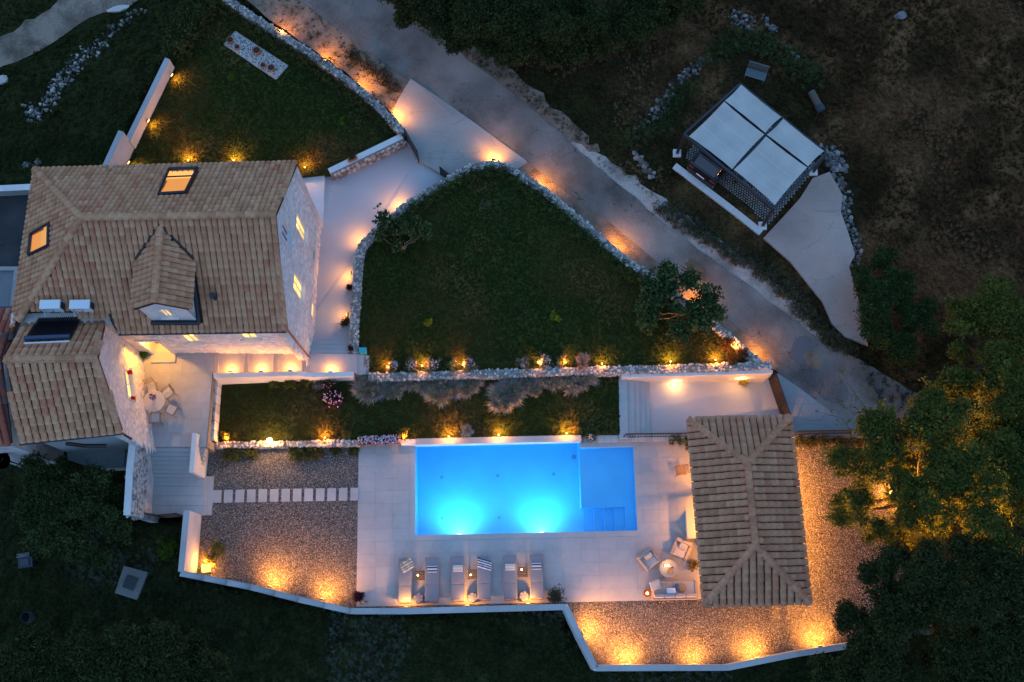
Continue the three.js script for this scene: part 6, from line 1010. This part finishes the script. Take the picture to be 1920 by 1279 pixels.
function bush(name, label, p, r, cols, { n = 60, geo = clumpFine, group, flowers, fn = 30, flat = 0.8, cat = 'shrub', sc = 1 } = {}) {
  const g = thing(name, label, cat, p, 0, group);
  mesh('stem', merge([0, 1, 2].map((k) => rod(V3(0, -0.02, 0), V3(Math.cos(k * 2.1) * r * 0.5, r * 0.8, Math.sin(k * 2.1) * r * 0.5), 0.012, 5))), M.bark, g);
  blobCrown('foliage', g, [[V3(0, r * flat * 0.8, 0), r, flat]], n, geo, M.leaf, cols, sc, 0.3);
  if (flowers) { const it = []; for (let i = 0; i < fn; i++) { const a = rr(0, 6.3), k = r * Math.sqrt(rnd()); it.push([V3(Math.cos(a) * k, r * flat * 0.8 + r * flat * Math.sqrt(Math.max(0, 1 - (k / r) ** 2)) + 0.02, Math.sin(a) * k), [rr(-0.5, 0.5), rr(0, 6), rr(-0.5, 0.5)], rr(0.025, 0.05), vary(pick(flowers), 0.15)]); } instanced('blossom', stoneGeos[4], M.stoneI, it, g); }
  return g;
}
// lavender: spiky domes of grey-green stems
const lavI = ['lavender bush nearest the stone landing', 'small lavender bush in front, near the stone landing', 'lavender bush, third along the wall from landing', 'narrow lavender bush, fourth along the wall', 'broad lavender dome, fifth along the wall', 'lavender bush against the wall, sixth from landing', 'largest lavender dome in the middle of the row', 'lavender bush behind the small pale one', 'small pale lavender bush in front of the wall', 'lavender bush, second from the court steps', 'blue-green lavender dome nearest the court steps'];
[[696, 720, 28], [736, 728, 18], [776, 720, 22], [804, 719, 15], [837, 733, 26], [882, 720, 20], [943, 736, 30], [986, 711, 20], [999, 727, 13], [1034, 714, 23], [1082, 711, 27]].forEach(([x, y, r], i) => {
  const R = r / 29, p = at(x, y, LAWN_L + R * 0.4).setY(LAWN_L), g = thing('lavender_bush', lavI[i], 'shrub', p, 0, 'lavender bushes along the stone wall'), it = [];
  mesh('stem', merge([0, 1, 2, 3].map((k) => rod(V3(0, 0, 0), V3(Math.cos(k * 1.6) * R * 0.4, R * 0.5, Math.sin(k * 1.6) * R * 0.4), 0.012, 5))), M.bark, g);
  const subs = Array.from({ length: 4 }, () => V3(rr(-0.42, 0.42) * R, 0, rr(-0.35, 0.35) * R));
  for (let k = 0; k < 170 * r / 20; k++) { const a = rr(0, 6.3), t = Math.sqrt(rnd()) * 1.25, c = subs[k % 4]; it.push([V3(c.x + Math.cos(a) * R * 0.3 * t, R * 0.1, c.z + Math.sin(a) * R * 0.3 * t), [Math.sin(a) * t * 0.9 + rr(-0.2, 0.2), rr(0, 0.4), -Math.cos(a) * t * 0.9 + rr(-0.2, 0.2)], R * rr(0.55, 1.25), vary(pick([[0.27, 0.31, 0.23], [0.34, 0.34, 0.26], [0.48, 0.37, 0.28], [0.23, 0.24, 0.28]]), 0.25)]); }
  instanced('stalks', tuftLav, M.grass, it, g); blobCrown('foliage', g, subs.map((c) => [V3(c.x, R * 0.32, c.z), R * rr(0.42, 0.6), 0.75]), Math.round(7 * r), clumpFine, M.leaf, [[0.11, 0.14, 0.1], [0.15, 0.17, 0.12], [0.18, 0.16, 0.13]], 0.9, 0.4, false);
});
// flower border above the wall
[['pale flower clump nearest the stone landing', 738, 688, 10], ['pale flower clump, second along the border', 772, 687, 11], ['tall white flower clump in the border', 812, 686, 11], ['yellow-green flower clump in the border', 850, 686, 9], ['mauve flower clump beside the yellow one', 880, 684, 11], ['mauve flower clump at the dark gap', 982, 683, 9], ['large mauve flower clump lit orange', 1020, 680, 13], ['small yellow clump beside the plume grass', 1052, 681, 7]].forEach(([l, x, y, r], i) => bush('flower_clump', l, at(x, y, LAWN_U), r / 40, [[0.1, 0.09, 0.05], [0.16, 0.13, 0.09], [0.08, 0.09, 0.04]], { n: 40, geo: tuftLav, group: 'flower clumps in the border', flowers: i === 3 || i === 7 ? [[0.5, 0.4, 0.05]] : [[0.45, 0.36, 0.36], [0.5, 0.42, 0.34], [0.3, 0.26, 0.33]], fn: 36, cat: 'flowers', sc: 0.6 }));
bush('plume_grass', 'pale plume grass fanning up beside the wall', at(1092, 682, LAWN_U), 0.3, [[0.4, 0.28, 0.22], [0.32, 0.22, 0.18]], { n: 34, geo: tuftLav, cat: 'grass', sc: 0.9 });
[['red-leaved shrub near the court wall corner', 1390, 664, 12], ['red-orange shrub beside the roadside wall', 1362, 645, 14], ['small red shrub above the second court lamp', 1372, 678, 9]].forEach(([l, x, y, r]) => bush('red_shrub', l, at(x, y, LAWN_U), r / 40, [[0.1, 0.035, 0.012], [0.07, 0.05, 0.015], [0.12, 0.05, 0.015]], { n: 70, group: 'red shrubs by the wall' }));
[['slim pale sapling in the upper part of the lawn', 911, 388, 13, [[0.07, 0.085, 0.04]]], ['tiny lime sapling near the landing', 804, 606, 8, [[0.1, 0.14, 0.01], [0.14, 0.17, 0.015]]], ['lime-green sapling in the middle of the lawn', 1040, 595, 13, [[0.1, 0.14, 0.012], [0.14, 0.18, 0.016]]]].forEach(([l, x, y, r, c]) => bush('sapling', l, at(x, y, LAWN_U), r / 42, c, { n: 26, geo: clumpMid, group: 'saplings on the upper lawn', cat: 'sapling', sc: 0.55 }));
[['bright green sapling below the gravel bed', 436, 147, 9], ['bright green sapling in the far lawn near the wall', 641, 230, 8]].forEach(([l, x, y, r]) => bush('sapling', l, at(x, y, LAWN_N), r / 42, [[0.04, 0.1, 0.012]], { n: 22, geo: clumpMid, group: 'saplings on the far lawn', cat: 'sapling', sc: 0.45 }));
bush('rose_bush', 'round dark rose bush with pink and white blooms', at(626, 751, LAWN_L), 0.5, [[0.035, 0.02, 0.022], [0.05, 0.025, 0.02]], { n: 130, flowers: [[0.55, 0.3, 0.36], [0.6, 0.5, 0.52], [0.5, 0.24, 0.3]], fn: 48 });
bush('rose_bush', 'smaller pink rose against the parapet', at(618, 716, LAWN_L), 0.42, [[0.05, 0.035, 0.025], [0.04, 0.05, 0.02]], { n: 80, flowers: [[0.5, 0.26, 0.28]], fn: 22 });
[['olive-green shrub under the second platform', 515, 719, 9], ['olive-green shrub under the third platform', 545, 721, 12], ['dark green shrub between platforms and rose', 575, 715, 15], ['grey-green shrub beside the pink rose', 598, 722, 12]].forEach(([l, x, y, r], i) => bush('border_shrub', l, at(x, y, LAWN_L), r / 40, i === 3 ? [[0.1, 0.13, 0.12]] : [[0.05, 0.06, 0.012], [0.06, 0.07, 0.016]], { n: 70, group: 'shrubs under the parapet' }));
bush('clipped_bush', 'clipped grey ball bush behind the pool wall', at(876, 810, LAWN_L), 0.33, [[0.16, 0.17, 0.15], [0.22, 0.22, 0.2]], { n: 160, sc: 0.7, flat: 0.95 });
[['yellow-lit grass clump beside the flower box', 756, 814, 11], ['yellow-lit shrub at the pool shelf corner', 1082, 808, 8], ['yellow-lit shrub beside the small spotlight', 650, 816, 9], ['lit low shrub beside the corner spotlight', 424, 820, 8]].forEach(([l, x, y, r]) => bush('border_shrub', l, at(x, y, LAWN_L), r / 40, [[0.16, 0.12, 0.02], [0.12, 0.11, 0.025]], { n: 60, geo: clumpFine, group: 'lit shrubs along the lower lawn', sc: 0.8 }));
[['long low shrub nearest the terrace, in the gravel', 440, 848, 22], ['low shrub joined to the first, in the gravel', 470, 848, 14], ['long low shrub right of the globe lamp', 560, 848, 20], ['low shrub joined to it, in the gravel', 592, 848, 18], ['single small round shrub in the gravel', 629, 844, 10], ['small dark shrub at the corner of the deck', 663, 846, 8]].forEach(([l, x, y, r], i) => bush('gravel_shrub', l, at(x, y, 0), r / 37, [[0.05, 0.065, 0.018], [0.075, 0.078, 0.024]], { n: 40 + r * 5, flat: 0.5, group: 'low shrubs along the gravel wall' }));
bush('lit_shrub', 'golden lit shrub in the corner of the gravel', at(411, 1030, 0), 0.33, [[0.14, 0.13, 0.03], [0.2, 0.17, 0.05]], { n: 110, geo: clumpFine });
bush('lit_shrub', 'low golden plant beside the cube lamp', at(396, 1050, 0), 0.26, [[0.16, 0.14, 0.04]], { n: 60, geo: clumpFine });
bush('scrub_bush', 'bright green bush outside the tall white wall', ground(318, 1030), 0.55, [[0.05, 0.09, 0.01], [0.07, 0.11, 0.014]], { n: 120 });
const potted = (label, x, y, h, r, cols, opt = {}) => { const p = at(x, y, h); const g = pot(label, p, r * 0.6, r * 0.9, opt.mat ?? M.terracotta, { name: 'potted_plant', group: 'potted plants' }); blobCrown('foliage', g, [[V3(0, r * 1.4, 0), r, 0.85]], opt.n ?? 60, clumpFine, M.leaf, cols, opt.sc ?? 0.9, 0.25); if (opt.fl) { const it = []; for (let i = 0; i < 26; i++) { const a = rr(0, 6.3), k = r * Math.sqrt(rnd()); it.push([V3(Math.cos(a) * k, r * 1.4 + r * 0.85 * Math.sqrt(Math.max(0, 1 - (k / r) ** 2)), Math.sin(a) * k), [0, rr(0, 6), 0], rr(0.02, 0.04), vary(pick(opt.fl), 0.15)]); } instanced('blossom', stoneGeos[4], M.stoneI, it, g); } return g; };
potted('potted purple plant at the corner of the deck', 674, 1120, 0.0, 0.26, [[0.05, 0.012, 0.03], [0.035, 0.02, 0.02]], { n: 80 });
potted('tall leafy potted shrub at the end of the loungers', 1041, 1118, 0, 0.42, [[0.05, 0.055, 0.03], [0.07, 0.07, 0.045]], { n: 90, mat: M.darkMetal });
potted('potted red-leaved shrub on the drive near the steps', 649, 606, 0.12, 0.22, [[0.07, 0.035, 0.018], [0.05, 0.05, 0.02]]); potted('small dark potted plant against the drive wall', 656, 541, 0.08, 0.13, [[0.03, 0.015, 0.015]], { n: 30 });
potted('dark ball plant in a pot at the top of drive steps', 658, 655, SLAB, 0.14, [[0.03, 0.025, 0.015]], { n: 60, sc: 0.6 }); potted('bright green ball plant beside the lit entrance', 272, 666, TERR, 0.2, [[0.05, 0.14, 0.008], [0.08, 0.2, 0.01]], { n: 70, sc: 0.8 });
potted('leafy potted plant in the corner beside the wooden gate', 268, 962, 0.24, 0.38, [[0.035, 0.05, 0.018], [0.05, 0.07, 0.022]], { n: 90 }); potted('round shrub in front of the second court lamp', 1391, 716, -1.0, 0.3, [[0.16, 0.14, 0.012], [0.2, 0.17, 0.015]], { n: 70 });
potted('potted trailing plant at the end of the pool wall', 1107, 822, 0.16, 0.17, [[0.03, 0.035, 0.02], [0.06, 0.06, 0.05]], { n: 50, fl: [[0.5, 0.42, 0.36]] }); potted('leafy potted plant under the pool house eave', 1297, 1060, 0.01, 0.26, [[0.14, 0.1, 0.03]], { n: 50 });
{ const v = thing('flower_vase', 'vase of violet flowers on the terrace table', 'vase', at(289, 747, TERR + 0.755)); mesh('vase', new THREE.LatheGeometry([[0, 0], [0.06, 0], [0.08, 0.08], [0.04, 0.18], [0.055, 0.2]].map((q) => new THREE.Vector2(...q)), 16), plain(0.3, 0.3, 0.4), v); const it = []; for (let i = 0; i < 34; i++) it.push([V3(rr(-0.15, 0.15), rr(0.22, 0.34), rr(-0.13, 0.13)), [0, rr(0, 6), 0], rr(0.025, 0.05), vary(pick([[0.22, 0.2, 0.42], [0.3, 0.28, 0.5], [0.4, 0.16, 0.18], [0.06, 0.05, 0.1]]), 0.2)]); instanced('blossom', stoneGeos[4], M.stoneI, it, v);
  [['red geranium at the near end of the annex window', 252.5, 748], ['red geranium at the far end of the annex window', 246.5, 700]].forEach(([l, x, y]) => { const q = at(x, y, 4.3), g = thing('geranium', l, 'flowers', q.clone(), 0, 'red geraniums on the annex window'); mesh('pot', cyl(0.08, 0.06, 0.14, 0, 0.07, 0), M.terracotta, g); const z = []; for (let i = 0; i < 14; i++) z.push([V3(rr(-0.09, 0.09), rr(0.15, 0.25), rr(-0.09, 0.09)), [0, rr(0, 6), 0], rr(0.03, 0.05), vary([0.5, 0.015, 0.01], 0.2)]); instanced('blossom', stoneGeos[4], M.stoneI, z, g); });
  const a = at(672, 830, 0.55), b = at(751, 827, 0.55), c = a.clone().lerp(b, 0.5), L = a.distanceTo(b), f = thing('flower_box', 'long terracotta box of pink and white flowers', 'flower box', c.clone(), Math.atan2(-(b.z - a.z), b.x - a.x)); mesh('trough', rbox(L, 0.26, 0.34, 0.02, 0, 0.13, 0), M.terracotta, f); const z = [], lf = []; for (let i = 0; i < 260; i++) z.push([V3(rr(-L / 2, L / 2) * 0.98, 0.3 + rr(0, 0.14), rr(-0.24, 0.14)), [rr(-0.5, 0.5), rr(0, 6), 0], rr(0.025, 0.045), vary(pick([[0.5, 0.26, 0.32], [0.55, 0.5, 0.52], [0.35, 0.2, 0.36], [0.6, 0.56, 0.55]]), 0.15)]); for (let i = 0; i < 90; i++) lf.push([V3(rr(-L / 2, L / 2) * 0.96, 0.27 + rr(0, 0.08), rr(-0.18, 0.12)), [0, rr(0, 6), 0], 0.8, vary([0.05, 0.035, 0.04], 0.3)]); instanced('blossom', stoneGeos[4], M.stoneI, z, f); instanced('foliage', clumpFine, M.leaf, lf, f);
  const t = thing('flower_trough', 'small rusty trough on the retaining wall coping', 'trough', at(661, 299, 0.6), 0.46); mesh('trough', rbox(0.5, 0.18, 0.2, 0.02, 0, 0.09, 0), M.terracotta, t); instanced('foliage', clumpFine, M.leaf, Array.from({ length: 16 }, () => [V3(rr(-0.2, 0.2), 0.22, rr(-0.08, 0.08)), [0, rr(0, 6), 0], 0.6, vary([0.03, 0.03, 0.015], 0.3)]), t); }
// hedges and climbers
function hedge(label, path, h, w, n, cols, geo = clumpFine) { const g = thing('hedge', label, 'hedge'), P = smooth(path, 0.25), it = []; mesh('stem', merge(P.filter((_, i) => i % 3 === 0).map((p) => rod(p, p.clone().add(V3(0, h * 0.7, 0)), 0.015, 5))), M.bark, g); for (let i = 0; i < n; i++) { const p = pick(P).clone(); it.push([p.add(V3(rr(-w, w), rr(0.05, h), rr(-w, w))), [rr(0, 6), rr(0, 6), rr(0, 6)], rr(0.7, 1.3), vary(pick(cols), 0.3)]); } instanced('foliage', geo, M.leaf, it, g); }
const ivy = [[0.04, 0.062, 0.016], [0.055, 0.075, 0.02], [0.034, 0.05, 0.015]];
hedge('climbing greenery inside the rounded wall corner', ats([[735, 432], [780, 392], [830, 362], [870, 338], [905, 325], [935, 324], [965, 340]], LAWN_U), 0.45, 0.28, 620, ivy); hedge('climbing greenery inside the straight roadside wall', ats([[975, 348], [1030, 388], [1090, 440], [1150, 492], [1205, 532]], LAWN_U), 0.35, 0.3, 620, ivy);
hedge('dark hedge inside the upper garden wall', ats([[420, 15], [480, 60], [540, 98], [600, 132], [660, 180], [710, 222], [735, 245]], LAWN_N), 0.55, 0.42, 950, [[0.036, 0.05, 0.016], [0.045, 0.056, 0.018]]); hedge('overgrown shrubs between the far garden and meadow', [[395, 0], [372, 30], [350, 60], [332, 95]].map(([x, y]) => ground(x, y)), 0.8, 0.7, 700, [[0.05, 0.06, 0.018], [0.04, 0.052, 0.016]], clumpMid);
hedge('low greenery in the terrace planter', ats([[399, 712, 1.1], [396, 740, 1.1], [394, 775, 1.1], [391, 822, 1]]), 0.3, 0.14, 130, [[0.07, 0.08, 0.045], [0.05, 0.06, 0.025], [0.12, 0.06, 0.05]]); hedge('climber hanging over the deck kerb beside the eave', ats([[1262, 826, 0.2], [1285, 828, 0.2], [1292, 838, 0.1]]), 0.35, 0.2, 60, ivy); hedge('row of plants along the railing beyond the pool house', ats([[1495, 830], [1530, 830], [1570, 832], [1610, 836]], 0), 0.5, 0.25, 200, [[0.06, 0.06, 0.02], [0.04, 0.05, 0.016]]);
hedge('dry bush on the verge beside the apron', [[655, 100], [685, 125], [715, 145], [740, 165]].map(([x, y]) => ground(x, y)), 0.4, 0.35, 240, [[0.07, 0.06, 0.035], [0.05, 0.045, 0.025]]); hedge('shrubs round the broken stone wall', [[1180, 270], [1215, 250], [1250, 225], [1265, 190], [1300, 165]].map(([x, y]) => ground(x, y)), 0.5, 0.5, 480, DEEP); hedge('low shrubs behind the carport', [[1330, 110], [1380, 80], [1450, 100], [1500, 130], [1525, 150]].map(([x, y]) => ground(x, y)), 0.5, 0.7, 700, DEEP);
hedge('green bank between lane and parking pad', [[1240, 392], [1300, 430], [1360, 470], [1420, 505], [1470, 545], [1510, 590], [1545, 628], [1590, 655]].map(([x, y]) => ground(x, y)), 0.3, 0.42, 1300, [[0.04, 0.055, 0.025], [0.06, 0.065, 0.035], [0.085, 0.075, 0.05]]);
// ------------------------------------------------------------------ grass
{
  const trackPoly = [[-60, 70], [20, 58], [75, 22], [130, -40], [300, -40], [285, -8], [180, 38], [110, 73], [35, 122], [-60, 140]].map(([x, y]) => ground(x, y));
  const lay = (label, poly, h, dens, geo, cols, sc = 1, k = 0.3, hf) => { const it = []; scatter(poly, Math.round(areaOf(poly) * dens), (x, z) => { if (inside(x, z, trackPoly)) return; const v = fbm((x + 90) / 40, (z + 90) / 40, 10, 4, 19); it.push([V3(x, hf ? hf(x, z) : h, z), [0, rr(0, 6.3), 0], sc * rr(0.7, 1.3), vary(cols[Math.min(cols.length - 1, Math.floor(sstep(0.3, 0.72, v) * cols.length * 0.999))], k)]); }); tag(instanced('grass', geo, M.grass, it), label, 'grass', null, 'stuff'); };
  const G = [[0.032, 0.05, 0.012], [0.038, 0.052, 0.012], [0.05, 0.054, 0.014], [0.075, 0.058, 0.018]];
  lay('short grass of the far lawn', lawnN, LAWN_N, 190, tuftLawn, G, 0.7, 0.18); lay('short grass of the broad upper lawn', lawnU, LAWN_U, 190, tuftLawn, G, 0.7, 0.18); lay('short grass of the lower lawn strip', lawnL, LAWN_L, 200, tuftLawn, [[0.038, 0.05, 0.012], [0.046, 0.052, 0.014], [0.058, 0.055, 0.017]], 0.7, 0.18);
  const out = (poly) => poly.map(([x, y]) => ground(x, y));
  lay('dry grass tufts of the meadow', out([[1300, -40], [1960, -40], [1960, 560], [1760, 620], [1640, 470], [1590, 300], [1420, 110], [1280, 40]]), 0, 26, tuftWild, [[0.055, 0.034, 0.014], [0.09, 0.048, 0.022], [0.14, 0.072, 0.034], [0.2, 0.105, 0.052]], 0.7, 0.35, hill);
  lay('rough dry slope between lane and carport', out([[860, 95], [1000, 80], [1250, 60], [1300, 130], [1230, 230], [1290, 330], [1230, 380], [1150, 310], [1040, 230]]), 0, 22, tuftWild, [[0.055, 0.036, 0.016], [0.08, 0.048, 0.024], [0.19, 0.11, 0.064]], 0.6, 0.35, hill);
  lay('dark wild grass of the far meadow corner', out([[-60, -40], [400, -40], [330, 90], [190, 310], [-60, 335]]), 0, 24, tuftWild, [[0.034, 0.046, 0.014], [0.045, 0.052, 0.016], [0.065, 0.06, 0.02]], 0.7, 0.3, hill);
  lay('dark ground cover outside the near boundary wall', out([[-60, 880], [235, 985], [335, 1085], [655, 1152], [1058, 1145], [1112, 1262], [1500, 1236], [1800, 1180], [1960, 1320], [-60, 1320]]), 0, 26, tuftWild, [[0.03, 0.045, 0.016], [0.036, 0.052, 0.02], [0.045, 0.06, 0.028], [0.08, 0.1, 0.07]], 0.75, 0.4, hill);
  lay('grass round the carport and bench', out([[1290, 150], [1340, 100], [1500, 100], [1600, 280], [1560, 330], [1440, 430], [1265, 300]]), 0, 18, tuftWild, [[0.034, 0.05, 0.018], [0.042, 0.056, 0.02], [0.055, 0.062, 0.022]], 0.5, 0.3, hill);
  lay('dry weeds on the verge of the lane', out([[455, -10], [560, 0], [650, 70], [760, 152], [735, 208], [600, 100]]), 0, 16, tuftWild, [[0.05, 0.045, 0.022], [0.08, 0.065, 0.035]], 0.55, 0.3, hill);
  lay('brown weeds on the far edge of the lane', out([[715, -30], [830, 62], [885, 90], [1000, 165], [1110, 268], [1170, 318], [1130, 330], [1050, 252], [950, 160], [860, 100], [800, 72], [700, -10]]), 0, 26, tuftWild, [[0.07, 0.055, 0.028], [0.1, 0.075, 0.04], [0.06, 0.06, 0.025]], 0.4, 0.35, hill);
  lay('wild growth under the trees beyond the yard', out([[1610, 680], [1960, 560], [1960, 1240], [1700, 1200], [1690, 850]]), 0, 14, tuftWild, [[0.02, 0.03, 0.012], [0.035, 0.04, 0.018]], 0.8, 0.3, hill);
}
// ------------------------------------------------------------------ finish
scene.traverse((o) => { if (o.isMesh) { o.castShadow = true; o.receiveShadow = true; } if (o.isLight) o.castShadow = true; });
renderer.render(scene, camera);
